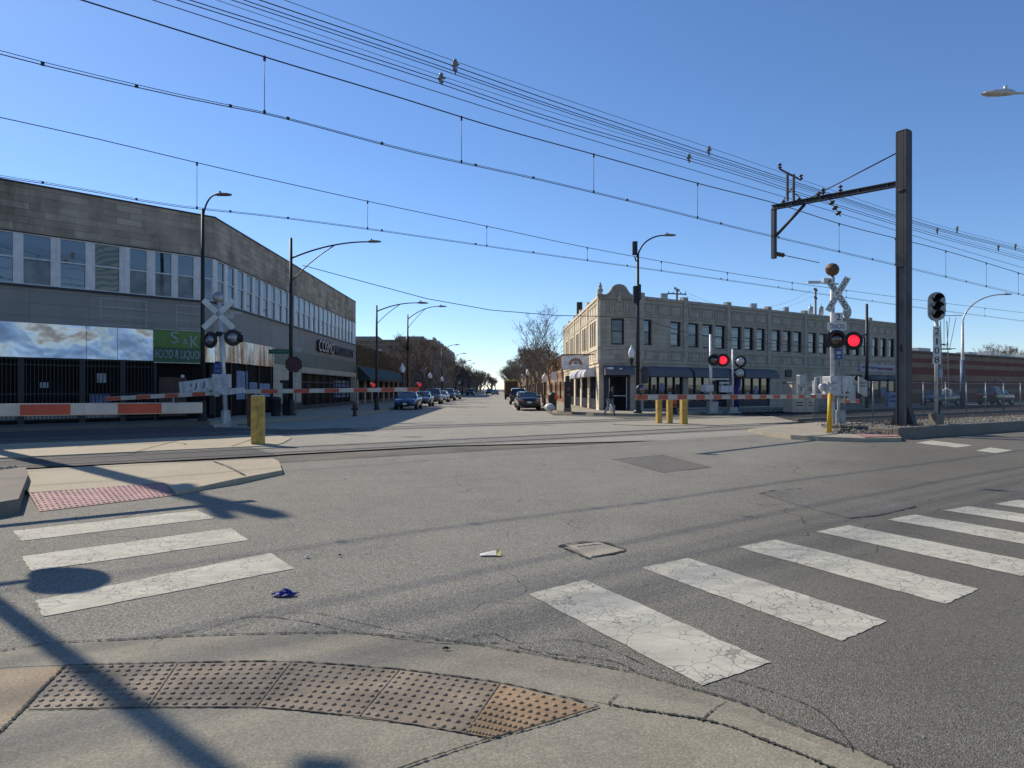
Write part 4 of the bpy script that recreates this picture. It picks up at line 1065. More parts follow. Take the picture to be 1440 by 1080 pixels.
# ================================================================== DOWN THE STREET
M['wood'] = plain('brown_vertical_boards', (.17, .12, .065), .8, var=.35, scale=2, fine=9, grime=.4)
M['awn_green'] = plain('dark_green_awning', (.025, .05, .042), .7)
M['brick_brown'] = masonry('brown_brick', (.22, .145, .10), (.28, .19, .13), (.22, .18, .15), .44, .15, .012, 0, .5, speck=.4)
M['brick_brown_s'] = masonry('brown_brick_side', (.22, .145, .10), (.28, .19, .13), (.22, .18, .15), .44, .15, .012, aS, .5, speck=.4)
M['brick_dark'] = masonry('dark_brick', (.075, .05, .04), (.10, .065, .05), (.1, .085, .075), .44, .15, .012, aS, .5)
M['stone_trim'] = plain('limestone_trim', (.27, .235, .18), .8)
F1 = Fr((sx(71.4, -15.15), 71.4), ST, (1, .0157)); o1 = V3(F1.O.x, F1.O.y)
b1 = empty('shop_building', o1, 'low brown boarded shop with a dark green awning behind the street trees', 'building')
mb = MB(); mb.wall(F1, 0, 30, 3.0, 6.45); mb.wall(F1, 0, 30, .15, 3.0, [(1 + i * 4, 4 + i * 4, .5, 2.6) for i in range(7)], .3)
for i in range(100): mb.fbox(F1, i * .3, i * .3 + .04, 4.2, 6.4, 0, .05)
mb.build('wall', M['wood'], b1, o1)
mb = MB(); mb.face([F1.pt(0, 6.45, 0), F1.pt(30, 6.45, 0), F1.pt(30, 6.45, -20), F1.pt(0, 6.45, -20)]); mb.face([F1.pt(0, 0, 0), F1.pt(0, 0, -20), F1.pt(0, 6.45, -20), F1.pt(0, 6.45, 0)]); mb.face([F1.pt(30, 0, 0), F1.pt(30, 0, -20), F1.pt(30, 6.45, -20), F1.pt(30, 6.45, 0)]); mb.build('roof', M['roof'], b1, o1)
mb = MB()
mb.face([F1.pt(.5, 4.1, .05), F1.pt(29, 4.1, .05), F1.pt(29, 2.9, 1.3), F1.pt(.5, 2.9, 1.3)]); mb.face([F1.pt(.5, 2.9, 1.3), F1.pt(29, 2.9, 1.3), F1.pt(29, 2.6, 1.3), F1.pt(.5, 2.6, 1.3)]); mb.face([F1.pt(.5, 4.1, .05), F1.pt(.5, 2.9, 1.3), F1.pt(.5, 2.6, 1.3), F1.pt(.5, 2.6, .05)])
mb.build('awning', M['awn_green'], b1, o1)
for i in range(7):
    mb = MB(); mb.fquad(F1, 1 + i * 4, 4 + i * 4, .5, 2.6, -.25); mb.build('window', M['glass_dark'], b1, o1)
mb = MB()
for i in range(8): mb.fbox(F1, i * 4 + .35, i * 4 + .65, .15, 2.7, 0, .06)
mb.build('pilasters', M['white_frame'], b1, o1)
def block(name, label, D0, D1, x0, H, wallm, sidem, storeys, stepped=False, side=-1, depth=16, wx=None, cols=None):
    """row building: front along the street, gable wall towards the crossing"""
    Fs = Fr((sx(D0, x0), D0), ST, (-side, 0)); o = V3(Fs.O.x, Fs.O.y); L = D1 - D0
    r = empty(name, o, label, 'building')
    Fg = Fr((Fs.O.x, D0), (side, 0), (0, -1))
    n = cols or max(3, int(L / 4)); sh = (H - 1.2 - 3.4) / max(1, storeys - 1) if storeys > 1 else 0
    hs = []; hg = []
    for s_ in range(1, storeys):
        z = 3.6 + (s_ - 1) * sh + .5
        for i in range(n): u = L * (i + .5) / n; hs.append((u - .75, u + .75, z, z + sh * .62))
        for i in range(4): u = depth * (i + .5) / 4; hg.append((u - .9, u + .9, z, z + sh * .62))
    mb = MB(); mb.wall(Fs, 0, L, .15, H, hs, .25); mb.build('wall', M[sidem], r, o)
    mb = MB(); mb.wall(Fg, 0, depth, .15, H, hg, .25); mb.build('wall', M[wallm], r, o)
    for F, hh in ((Fs, hs), (Fg, hg)):
        for a, b, c, d in hh[:60]:
            mb = MB(); mb.fbox(F, a, b, c, c + .08, -.25, -.12); mb.fbox(F, a, b, d - .08, d, -.25, -.12); mb.fbox(F, (a + b) / 2 - .04, (a + b) / 2 + .04, c, d, -.25, -.13); mb.fbox(F, a, b, (c + d) / 2 - .04, (c + d) / 2 + .04, -.25, -.125)
            w = mb.build('window', M['white_frame'], r, o)
            mb = MB(); mb.fquad(F, a, b, c, d, -.2); mb.build('pane', M['glass'], w, o)
    mb = MB()
    for z in (3.5, H - .9, H): mb.fbox(Fs, 0, L, z - .15, z + .05, -.1, .12); mb.fbox(Fg, 0, depth, z - .15, z + .051, -.1, .12)
    if stepped:
        for F, Lk in ((Fg, depth), (Fs, L)):
            k = max(2, int(Lk / 9))
            for i in range(k):
                c = Lk * (i + .5) / k; hw = min(2.6, Lk / k * .32)
                mb.extr(F, [(c - hw - .9, H + .04), (c + hw + .9, H + .04), (c + hw, H + .75), (c - hw, H + .75)], -.3, .06)
    mb.build('cornice', M['stone_trim'] if stepped else M[sidem], r, o)
    mb = MB(); e = Fs.pt(L, H - .2); d_ = V3(side * depth, 0)
    p = [V3(Fs.O.x, D0), V3(e.x, e.y), V3(e.x, e.y) + d_, V3(Fs.O.x, D0) + d_]
    mb.face([V3(q.x, q.y, H - .2) for q in p]); mb.face([V3(q.x, q.y, z) for q, z in ((p[1], 0), (p[2], 0), (p[2], H), (p[1], H))]); mb.build('roof', M['roof'], r, o)
    mb = MB()
    for i in range(n): u = L * (i + .5) / n; mb.fquad(Fs, u - L / n * .4, u + L / n * .4, .6, 2.8, .02)
    mb.build('shop_windows', M['glass_dark'], r, o)
    return r
block('apartment_building', 'three storey brown brick block with raised parapet gables behind the left trees', 146, 215, -14.6, 12.2, 'brick_brown', 'brick_brown_s', 3, True, -1, 19, cols=16)
block('shop_building', 'dark brick two storey block half hidden beyond the gabled apartments', 222, 300, -14.6, 9.5, 'brick_dark', 'brick_dark', 2, False, -1, 14, cols=14)
block('shop_building', 'small low brick shop between the boarded shop and the gabled apartments', 104, 140, -15.2, 5.0, 'brick_dark', 'brick_dark', 1, False, -1, 14, cols=6)
block('shop_building', 'farthest brick block low over the left pavement', 310, 420, -14, 8.0, 'brick_dark', 'brick_dark', 2, False, -1, 12, cols=10)
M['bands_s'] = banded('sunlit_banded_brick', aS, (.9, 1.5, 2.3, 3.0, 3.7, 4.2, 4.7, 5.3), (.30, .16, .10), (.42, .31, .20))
F3 = Fr((sx(77.6, 7.2), 77.6), ST, (-1, -.0157)); o3 = V3(F3.O.x, F3.O.y)
b3 = empty('brick_building', o3, 'sunlit tan and red banded brick building next to the terracotta corner', 'building')
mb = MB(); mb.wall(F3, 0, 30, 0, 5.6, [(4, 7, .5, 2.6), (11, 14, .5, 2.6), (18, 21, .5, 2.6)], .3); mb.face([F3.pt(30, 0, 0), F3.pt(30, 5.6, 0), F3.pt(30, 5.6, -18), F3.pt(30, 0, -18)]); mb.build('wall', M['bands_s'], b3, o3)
mb = MB(); mb.face([F3.pt(0, 5.6, 0), F3.pt(30, 5.6, 0), F3.pt(30, 5.6, -18), F3.pt(0, 5.6, -18)]); mb.fbox(F3, 0, 30, 5.6, 5.75, -.4, .06); mb.build('roof', M['roof'], b3, o3)
for i in range(3):
    mb = MB(); mb.fquad(F3, 4 + i * 7, 7 + i * 7, .5, 2.6, -.25); mb.build('window', M['glass_dark'], b3, o3)
block('shop_building', 'brown brick shop row behind the bare trees on the sunny side', 112, 190, 7.4, 6.0, 'brick_brown', 'brick_brown_s', 2, False, 1, 14, cols=10)
block('shop_building', 'farthest brick row over the sunny pavement', 200, 330, 7.4, 6.5, 'brick_brown', 'brick_brown_s', 2, False, 1, 14, cols=10)
t = NT('dim_red_arm_lens'); t.set((.25, .012, .015), .25, 0, .5, 0, (1.0, .03, .05), .35); M['lens_arm'] = t.mat
# ================================================================== CROSSING SIGNALS
def gate_arm(root, off, A, B, r0, r1, n, hw=.09, first_red=True, lamps=(), name='gate_arm', lit=True):
    """striped barrier between A (pivot) and B (tip)"""
    A, B = Vector(A), Vector(B); d = (B - A); U = V3(d.x, d.y).normalized(); N = V3(U.y, -U.x)
    if N.y > 0: N = -N
    mb = MB()
    for i in range(n):
        for part, (f0, f1) in enumerate(((i / n, (i + .5) / n), ((i + .5) / n, (i + 1) / n))):
            mb.m = part if first_red else 1 - part
            p, q = A.lerp(B, f0), A.lerp(B, f1)
            h0 = r0 + (r1 - r0) * f0; h1 = r0 + (r1 - r0) * f1; t_ = .028
            c = [p - N * t_ - V3(0, 0, h0), q - N * t_ - V3(0, 0, h1), q + N * t_ - V3(0, 0, h1), p + N * t_ - V3(0, 0, h0),
                 p - N * t_ + V3(0, 0, h0), q - N * t_ + V3(0, 0, h1), q + N * t_ + V3(0, 0, h1), p + N * t_ + V3(0, 0, h0)]
            mb.hexa(c)
    mb.m = 1
    for k in (1, -1):                                     # pale rims along both edges
        mb.tube([A + V3(0, 0, k * r0), B + V3(0, 0, k * r1)], .014, 6)
    arm = mb.build(name, [M['gate_red'], M['gate_white']], root, off)
    for f in lamps:
        p = A.lerp(B, f) + V3(0, 0, r0 + .16)
        mb = MB(); mb.lathe([(0, -.09), (.12, -.08), (.15, 0), (.13, .05), (.07, .055)], p, 14, N); mb.box(p - V3(0, 0, .14), (.05, .05, .16))
        lo = mb.build('arm_lamp', M['black_steel'], arm, off)
        mb = MB(); mb.lathe([(.12, .045), (.08, .075), (0, .09)], p, 14, N)
        mb.build('lens', M['lens_arm'] if lit else M['lens_off'], lo, off)
        if lit: text_ = None
    return arm
def lamp_head(root, off, p, face, on=False, rad=.36, grey=False):
    """flasher: round black backing disc, lamp can behind, broad lens and a hood over it; looks along face"""
    f = Vector(face).normalized(); mb = MB()
    mb.lathe([(0, -.04), (rad, -.03), (rad, .0), (rad * .66, .015), (rad * .64, .05), (rad * .60, .05)], p, 28, f, smooth=False)
    mb.lathe([(0, -.24), (rad * .40, -.22), (rad * .5, -.03)], p, 18, f)
    s = V3(0, 0, 1).cross(f).normalized(); n = 16        # hood: upper half tube
    for i in range(n):
        a0 = -.15 + (math.pi + .3) * i / n; a1 = -.15 + (math.pi + .3) * (i + 1) / n
        q = [p + (s * math.cos(a) + V3(0, 0, 1) * math.sin(a)) * rad * .66 for a in (a0, a1)]
        d = [(.10 if grey else .20) * (.35 + .65 * max(0, math.sin(a))) for a in (a0, a1)]
        mb.face([q[0], q[1], q[1] + f * d[1], q[0] + f * d[0]])
    o = mb.build('flasher', M['black_steel'], root, off)
    mb = MB(); mb.lathe([(rad * .62, .03), (rad * .45, .075), (rad * .2, .10), (0, .105)], p, 22, f)
    mb.build('lens', M['lens_on'] if on else (M['lens_grey'] if grey else M['lens_off']), o, off)
    return o
def crossbuck(root, off, c, N, L=1.35, w=.23, ang=60, written=True, back=None, mat='white_sign'):
    F = Fr((c.x, c.y), V3(0, 0, 1).cross(N), N); tilt = R(ang)
    out = []
    for k, s in ((0, 'RAILROAD'), (1, 'CROSSING')):
        a = -tilt if k == 0 else tilt
        du, dz = math.cos(a) * L / 2, math.sin(a) * L / 2; nu, nz = -math.sin(a) * w / 2, math.cos(a) * w / 2
        mb = MB(); mb.extr(F, [(-du - nu, c.z - dz - nz), (du - nu, c.z + dz - nz), (du + nu, c.z + dz + nz), (-du + nu, c.z - dz + nz)], .012 * k, .012 * k + .012)
        b = mb.build('crossbuck_blade', M[mat], root, off)
        if written:
            if k == 0:
                text_obj('lettering', s, F, 0, c.z, .026, L * .92, w * .62, M['sign_black'], b, off, .004, rot=a)
            else:
                for part, sg in (('CROS', -1), ('SING', 1)):
                    text_obj('lettering', part, F, du * sg * .56, c.z + dz * sg * .56, .029, L * .36, w * .62, M['sign_black'], b, off, .004, rot=a)
        out.append(b)
    return F
# ---- R: mast on the right-hand island, lamps towards the corner
oR = G(1171, 607, .0) ; oR = V3(13.0, 27.7)
mR = empty('crossing_signal', oR, 'railroad crossing signal with 2 TRACKS plate and one lit red lamp beside a yellow post', 'crossing signal', 'crossing signals with gates')
zb = .15
mb = MB(); mb.tube([V3(oR.x, oR.y, 1.2), V3(oR.x, oR.y, 6.25)], .088, 14); mb.tube([V3(oR.x, oR.y, zb), V3(oR.x, oR.y, 1.2)], .10, 14); mb.build('mast', M['silver2'], mR, oR)
mb = MB(); mb.box(V3(oR.x + .22, oR.y, zb + .38), (.42, .42, .6), .2); mb.box(V3(oR.x + .1, oR.y, zb + .05), (.8, .7, .12), .2); mb.box(V3(oR.x + .3, oR.y + .1, .95), (.10, .10, .9)); mb.build('base_case', M['galv'], mR, oR, bevel=.02)
mb = MB(); c = V3(oR.x, oR.y, 6.55)
mb.lathe([(0, .22), (.14, .20), (.24, .08), (.27, -.02), (.25, -.06)], c, 22, V3(-.25, -.95, .1)); mb.lathe([(.27, -.02), (.16, -.12), (0, -.15)], c, 22, V3(-.25, -.95, .1)); mb.tube([V3(oR.x, oR.y, 6.2), V3(oR.x, oR.y, 6.45)], .06, 8); mb.build('bell', M['rust'], mR, oR)
face = V3(-.10, -.995).normalized()
cN = V3(-.55, -.84).normalized()
Fx = crossbuck(mR, oR, V3(oR.x + .10, oR.y - .26, 5.5), V3(-.62, -.78).normalized(), 1.5, .25, 60)
mb = MB(); FxB = Fr((oR.x + .52, oR.y + .12), (.83, -.56), (.56, .83))
for a in (R(60), R(-60)):
    du, dz = math.cos(a) * .68, math.sin(a) * .68; nu, nz = -math.sin(a) * .115, math.cos(a) * .115
    mb.extr(FxB, [(-du - nu - .1, 4.95 - dz - nz), (du - nu - .1, 4.95 + dz - nz), (du + nu - .1, 4.95 + dz + nz), (-du + nu - .1, 4.95 - dz + nz)], 0, .012)
mb = MB(); mb.lathe([(0, 0), (.27, 0), (.27, .03), (0, .03)], V3(oR.x + .66, oR.y + .15, 4.85), 18, V3(.5, -.86, 0)); mb.build('rear_disc', M['sign_back'], mR, oR)
F2 = Fr((oR.x + .12, oR.y - .15), V3(0, 0, 1).cross(face), face)
mb = MB(); mb.fbox(F2, -.16, .22, 4.42, 4.78, 0, .015); p2 = mb.build('track_count_plate', M['white_sign'], mR, oR); text_obj('lettering', '2', F2, .05, 4.60, .018, .17, .26, M['sign_black'], p2, oR, .004)
mb = MB(); mb.fbox(F2, -.36, .36, 4.06, 4.40, 0, .02); p3 = mb.build('tracks_plate', M['white_sign'], mR, oR); text_obj('lettering', 'TRACKS', F2, 0, 4.23, .024, .58, .19, M['navy_letter'], p3, oR, .004)
mb = MB(); mb.fbox(F2, -.08, .20, 2.90, 3.30, 0, .015); p4 = mb.build('notice_plate', M['blue_sign'], mR, oR); mb = MB(); mb.fbox(F2, -.03, .15, 3.10, 3.22, .016, .02); mb.fbox(F2, .0, .12, 2.96, 3.02, .016, .02); mb.build('notice_print', M['poster'], p4, oR)
lamp_head(mR, oR, V3(oR.x + .02, oR.y - .30, 3.70), V3(-.25, -.97), False, .37)
lamp_head(mR, oR, V3(oR.x + .74, oR.y - .22, 3.64), V3(-.12, -.99), True, .37)
lamp_head(mR, oR, V3(oR.x + .12, oR.y + .30, 3.70), V3(.25, .97), False, .34)
lamp_head(mR, oR, V3(oR.x + .98, oR.y + .2, 3.64), V3(.75, .66), False, .30)
mb = MB(); mb.tube([V3(oR.x - .1, oR.y - .15, 3.66), V3(oR.x + .9, oR.y - .02, 3.62)], .05, 8); mb.box(V3(oR.x + .3, oR.y - .05, 3.66), (.3, .25, .2)); mb.build('lamp_arm', M['black_steel'], mR, oR)
mb = MB(); mb.tube([V3(oR.x - 1.0, oR.y, 6.02), V3(oR.x - .1, oR.y, 6.0)], .03, 6); mb.box(V3(oR.x - .75, oR.y, 6.03), (.5, .12, .10)); mb.box(V3(oR.x - .22, oR.y, 6.08), (.35, .14, .22), .1); mb.tube([V3(oR.x, oR.y, 5.98), V3(oR.x + .25, oR.y, 5.96)], .03, 6); mb.build('side_bracket', M['silver'], mR, oR)
# gate mechanism: case, counterweights, supports
mb = MB(); mb.box(V3(oR.x - .05, oR.y - .05, 1.85), (.55, .5, .72), .3); mb.box(V3(oR.x + .48, oR.y + .05, 1.9), (.55, .5, .62), .3); mb.box(V3(oR.x - .1, oR.y - .12, 1.47), (1.55, .3, .07), .05)
mb.lathe([(0, -.1), (.16, -.1), (.16, .1), (0, .1)], V3(oR.x - .42, oR.y - .1, 1.78), 14, V3(0, 1, 0)); mb.tube([V3(oR.x - .75, oR.y - .1, 1.5), V3(oR.x - .72, oR.y - .1, 2.15), V3(oR.x - .5, oR.y - .1, 2.2), V3(oR.x - .48, oR.y - .1, 1.6)], .05, 8)
for i in range(6): mb.lathe([(0, 0), (.05, 0), (.05, .06), (0, .06)], V3(oR.x - .22 + .12 * (i % 3), oR.y - .34, 1.7 + .25 * (i // 3)), 8, V3(0, -1, 0))
mb.build('gate_mechanism', M['silver2'], mR, oR, bevel=.03)
mb = MB(); d0 = V3(oR.x + .62, oR.y + .05); dR = V3(.90, .42).normalized()
Fw = Fr((d0.x, d0.y), dR, (.42, -.90)); mb.extr(Fw, [(0, 1.25), (.42, 1.2), (.42, 2.05), (0, 2.15)], 0, .06); mb.extr(Fw, [(.5, 1.55), (1.0, 1.38), (1.0, 2.02), (.5, 2.22)], .1, .16)
cw = mb.build('counterweight', M['sign_back'], mR, oR)
mb = MB(); scribble(mb, Fw, .54, .95, 1.95, .10, .165, 9, .008); scribble(mb, Fw, .54, .95, 1.82, .08, .165, 11, .008); scribble(mb, Fw, .06, .38, 1.9, .10, .065, 9, .008); mb.build('scrawl', M['sign_black'], cw, oR)
pv = V3(oR.x - .15, oR.y - .25, 1.40)
gate_arm(mR, oR, pv, V3(3.45, 18.95, 1.47), .056, .068, 13, lamps=(.985,), first_red=False, lit=False)
gate_arm(mR, oR, V3(oR.x + .35, oR.y + .1, 1.22), V3(oR.x + 1.55, oR.y + .9, 1.20), .08, .08, 2, name='short_arm', first_red=False)
# paired arm lamps on the long arm
pa = pv.lerp(V3(3.45, 18.95, 1.47), .21)
mb = MB(); mb.box(pa + V3(.0, 0, .62), (.34, .2, .38), .5); mb.tube([pa + V3(-.12, 0, .08), pa + V3(-.12, 0, .45)], .055, 8); mb.tube([pa + V3(.12, 0, .08), pa + V3(.12, 0, .45)], .055, 8); mb.build('arm_light_box', M['galv'], mR, oR, bevel=.02)

# ---- F: far mast by the terracotta building
oF = V3(13.1, 45.0)
mF = empty('crossing_signal', oF, 'slim silver crossing signal with a lit red lamp in front of the purple duct', 'crossing signal', 'crossing signals with gates')
mb = MB(); mb.tube([V3(oF.x, oF.y, .1), V3(oF.x, oF.y, 5.3)], .10, 12); mb.build('mast', M['silver'], mF, oF)
mb = MB(); mb.box(V3(oF.x + .1, oF.y, .5), (.62, .5, .75), .2); mb.box(V3(oF.x + .1, oF.y, .13), (1.0, .7, .12), .2); mb.build('base_case', M['galv'], mF, oF, bevel=.03)
lamp_head(mF, oF, V3(oF.x + .12, oF.y - .3, 3.6), V3(-.2, -.98), False, .39); lamp_head(mF, oF, V3(oF.x + .72, oF.y - .3, 3.58), V3(-.3, -.95), True, .42)
mb = MB(); mb.tube([V3(oF.x - .1, oF.y - .1, 3.58), V3(oF.x + .8, oF.y - .1, 3.56)], .05, 8); mb.build('lamp_arm', M['black_steel'], mF, oF)
mb = MB(); mb.box(V3(oF.x - .25, oF.y - .1, 1.75), (.7, .45, .45), .3); mb.box(V3(oF.x + 1.0, oF.y, 1.7), (.9, .3, .45), .3); mb.box(V3(oF.x + .7, oF.y, 2.35), (1.1, .12, .12), .25); mb.box(V3(oF.x + .9, oF.y, 2.1), (.7, .12, .12), .25); mb.build('gate_mechanism', M['silver2'], mF, oF, bevel=.03)
# ---- slim pole with lamps turned sideways
oE = V3(14.65, 45.3)
mE = empty('crossing_signal', oE, 'thin silver pole with two silver backed flashers facing sideways, right of the slim lit signal', 'crossing signal', 'crossing signals with gates')
mb = MB(); mb.tube([V3(oE.x, oE.y, .1), V3(oE.x, oE.y, 4.35)], .075, 12); mb.build('mast', M['silver'], mE, oE)
mb = MB(); mb.box(V3(oE.x, oE.y, .3), (.55, .5, .4)); mb.box(V3(oE.x, oE.y, .14), (.9, .8, .1)); mb.build('base_case', M['galv'], mE, oE, bevel=.03)
for z, k in ((3.52, .0), (2.75, -.02)):
    f = V3(.55, .8); mb = MB(); p = V3(oE.x + .48 + k, oE.y - .1, z)
    mb.lathe([(0, -.36), (.14, -.35), (.25, -.2), (.27, 0)], p, 18, f); mb.tube([V3(oE.x, oE.y, z + .1), p], .04, 6); fl_ = mb.build('flasher', M['silver'], mE, oE)
    mb = MB(); mb.lathe([(.30, -.02), (.40, 0), (.40, .03), (0, .03)], p, 22, f, False); mb.build('backing_disc', M['black_steel'], fl_, oE)

# ---- L: mast left, seen from behind, leaning a little, with two arms
oL = V3(-12.85, 30.4)
mL = empty('crossing_signal', oL, 'silver crossing signal seen from behind with blank white crossbuck and broken counterweight plates', 'crossing signal', 'crossing signals with gates')
tp = V3(oL.x - .18, oL.y, 5.55)
mb = MB(); mb.tube([V3(oL.x + .12, oL.y, .2), tp], .10, 14); mb.build('mast', M['silver'], mL, oL)
mb = MB(); mb.tube([V3(oL.x + .1, oL.y, .05), V3(oL.x + .1, oL.y, .75)], [.26, .20], 8, smooth=False); mb.box(V3(oL.x + .1, oL.y, .08), (.75, .75, .14)); mb.build('base_case', M['galv'], mL, oL)
mb = MB(); mb.lathe([(0, -.1), (.22, -.08), (.26, 0), (.22, .08), (0, .1)], V3(oL.x - .22, oL.y, 5.78), 18, V3(.2, -.97, .1)); mb.tube([tp, tp + V3(0, 0, .15)], .06, 8); mb.build('bell', M['galv'], mL, oL)
cb_ = V3(oL.x - .16, oL.y - .14, 5.02)
FL = Fr((cb_.x, cb_.y), (1, 0), (0, -1)); mb = MB()
for k, a in enumerate((R(43), R(-43))):
    du, dz = math.cos(a) * .92, math.sin(a) * .92; nu, nz = -math.sin(a) * .125, math.cos(a) * .125
    for s0, s1 in ((-1, -.12), (.12, 1)):
        mb.extr(FL, [(du * s0 - nu, cb_.z + dz * s0 - nz), (du * s1 - nu, cb_.z + dz * s1 - nz), (du * s1 + nu, cb_.z + dz * s1 + nz), (du * s0 + nu, cb_.z + dz * s0 + nz)], .0, .012)
mb.build('crossbuck', M['white_sign'], mL, oL)
mb = MB(); mb.box(V3(oL.x + .35, oL.y + .1, 5.1), (.8, .03, .12), .15); mb.box(V3(oL.x + .15, oL.y + .08, 5.0), (.5, .03, .3), .3); mb.build('side_bracket', M['sign_back'], mL, oL)
for px_, dz, f in ((-.50, 3.87, V3(-.30, -.95)), (.50, 3.97, V3(.25, -.97))):
    lamp_head(mL, oL, V3(oL.x + px_, oL.y - .2, dz), f, False, .37, True)
mb = MB(); mb.tube([V3(oL.x - .5, oL.y - .12, 4.15), V3(oL.x + .85, oL.y - .12, 4.2)], .03, 6); mb.tube([V3(oL.x - .5, oL.y - .12, 4.15), V3(oL.x - .5, oL.y - .12, 3.9)], .03, 6); mb.tube([V3(oL.x + .5, oL.y - .12, 4.2), V3(oL.x + .5, oL.y - .12, 3.9)], .03, 6)
mb.lathe([(0, -.2), (.16, -.19), (.18, 0)], V3(oL.x + .85, oL.y - .05, 3.95), 12, V3(1, .1, 0)); mb.box(V3(oL.x - .15, oL.y, 4.15), (.25, .25, .2)); mb.build('lamp_arm', M['black_steel'], mL, oL)
mb = MB(); FLb = Fr((oL.x - .18, oL.y - .16), (1, 0), (0, -1)); mb.fbox(FLb, -.18, .16, 2.38, 2.86, 0, .02); nb = mb.build('notice_plate', M['blue_sign'], mL, oL)
mb = MB(); scribble(mb, FLb, -.12, .1, 2.7, .12, .022, 8, .012); scribble(mb, FLb, -.12, .1, 2.5, .12, .022, 8, .012); mb.build('notice_print', M['poster'], nb, oL)
# counterweight plates and casting
Fm = Fr((oL.x, oL.y - .35), (1, 0), (0, -1)); mb = MB()
mb.extr(Fm, [(-1.75, 1.42), (-.45, 1.62), (-.10, 1.75), (-.12, 2.22), (-.5, 2.18), (-1.82, 2.0)], -.05, .0)
mb.extr(Fm, [(-.6, 1.75), (.25, 1.42), (1.15, 1.55), (1.1, 1.78), (.45, 1.72), (-.2, 2.1), (-.65, 1.95)], .04, .10)
mb.fbox(Fm, -.35, .38, 1.75, 2.35, -.3, .03); mb.lathe([(0, 0), (.2, 0), (.2, .1), (0, .1)], Fm.pt(-.15, 1.55, -.1), 12, Fm.N)
for u, z in ((-.18, 2.15), (.05, 2.22), (.2, 2.05), (-.05, 1.98), (.12, 1.88)): mb.lathe([(0, 0), (.06, 0), (.06, .06), (0, .06)], Fm.pt(u, z, .03), 8, Fm.N)
cw = mb.build('counterweight', M['silver2'], mL, oL, bevel=.012)
mb = MB()
for u, z in ((-1.1, 1.82), (-.75, 1.88)): mb.tube([Fm.pt(u, z - .14, .01), Fm.pt(u + .06, z - .04, .01), Fm.pt(u + .05, z + .14, .01)], .022, 6)
mb.tube([Fm.pt(-1.3, 1.9, .01), Fm.pt(-1.25, 1.8, .01)], .018, 5); mb.build('scrawl', M['sign_black'], cw, oL)
tip = railpt(-32.9, 590); tip = V3(tip.x, tip.y, EYE + (HY - 547.5) / FPX * tip.y)
gate_arm(mL, oL, V3(oL.x + .75, oL.y + .4, 1.58), tip, .09, .10, 6, lamps=(.70, .997), first_red=False, lit=True)
e = railpt(-31.8, 148); gate_arm(mL, oL, V3(oL.x - .2, oL.y - .1, 1.52), V3(e.x, e.y, EYE - 14 / FPX * e.y), .085, .075, 4, first_red=False, name='short_arm')
mb = MB(); mb.lathe([(0, -.06), (.13, -.05), (.13, .05), (0, .06)], V3(oL.x + .75, oL.y + .4, 1.58).lerp(tip, .32) + V3(0, 0, .22), 14, V3(.1, -1, 0)); mb.build('arm_disc', M['black_steel'], mL, oL)
# rusty post just behind it
mb = MB(); mb.box(V3(-11.7, 30.6, .75), (.32, .12, 1.5), .2); M['rust_post'] = plain('rusty_brown_post', (.12, .05, .03), .8, var=.3)
tag(mb.build('steel_post', M['rust_post'], off=V3(-11.7, 30.6, 0), bevel=.01), 'rusty brown post standing behind the lone yellow bollard', 'post')

# ---- N: mast just outside the picture on the near left; its short arm reaches in, its shadow falls on the road
oN = V3(-8.35, 9.05)
mN = empty('crossing_signal', oN, 'near crossing signal whose red and white arm reaches across the left kerb', 'crossing signal', 'crossing signals with gates')
mb = MB(); mb.tube([V3(oN.x, oN.y, 0), V3(oN.x, oN.y, 8.5)], .08, 14); mb.build('mast', M['silver'], mN, oN)
mb = MB(); mb.box(V3(oN.x, oN.y, 1.5), (.4, .4, .5), .6); mb.box(V3(oN.x, oN.y, .3), (.6, .6, .6)); mb.build('gate_mechanism', M['silver2'], mN, oN, bevel=.03)
gate_arm(mN, oN, V3(oN.x + .2, oN.y + .12, 1.40), V3(-5.22, 11.5, 1.385), .078, .080, 3, first_red=True)
ln = RN; sd = RD
for sg in (1, -1):
    lamp_head(mN, oN, V3(oN.x, oN.y, 4.05) + sd * .66 * sg + ln * .22, (ln + sd * .25).normalized(), False, .31); lamp_head(mN, oN, V3(oN.x, oN.y, 4.22) + sd * .60 * sg - ln * .30, (sd * .35 - ln).normalized(), False, .31)
mb = MB(); mb.tube([V3(oN.x, oN.y, 4.0) + sd * .6, V3(oN.x, oN.y, 4.0) - sd * .6], .05, 8); mb.build('lamp_arm', M['black_steel'], mN, oN)
crossbuck(mN, oN, V3(oN.x, oN.y, 7.95) + ln * .16, ln, 1.25, .23, 45)

# ================================================================== BOLLARDS AND POSTS
def bollard(px, py, ztop_px, w, label, marks=False, d=None, z0=.03):
    c = G(px, py, z0); h = (EYE + (HY - ztop_px) / FPX * c.y) - z0
    mb = MB(); s = w
    ang = .2
    mb.box(c + V3(0, 0, h / 2), (s, s, h), ang)
    o = mb.build('bollard', M['yellow'], off=c, bevel=.02)
    tag(o, label, 'bollard', 'square yellow bollards')
    mb = MB(); mb.box(c + V3(0, 0, h + .012), (s * .9, s * .9, .03), ang); mb.build('cap', M['gate_white'], o, c)
    if marks:
        F = Fr((c.x, c.y), (math.cos(ang), math.sin(ang)), (math.sin(ang), -math.cos(ang))); k = s / 2 + .003
        mb = MB(); mb.tube([F.pt(-.05, h * .80, k), F.pt(.03, h * .80, k), F.pt(.0, h * .70, k)], .008, 5); mb.tube([F.pt(.04, h * .6, k), F.pt(.03, h * .50, k), F.pt(-.02, h * .50, k)], .008, 5); mb.build('painted_mark', M['sign_black'], o, c)
    return o
bollard(363, 624, 557, .36, 'single square yellow bollard with a dark painted mark by the left signal', True)
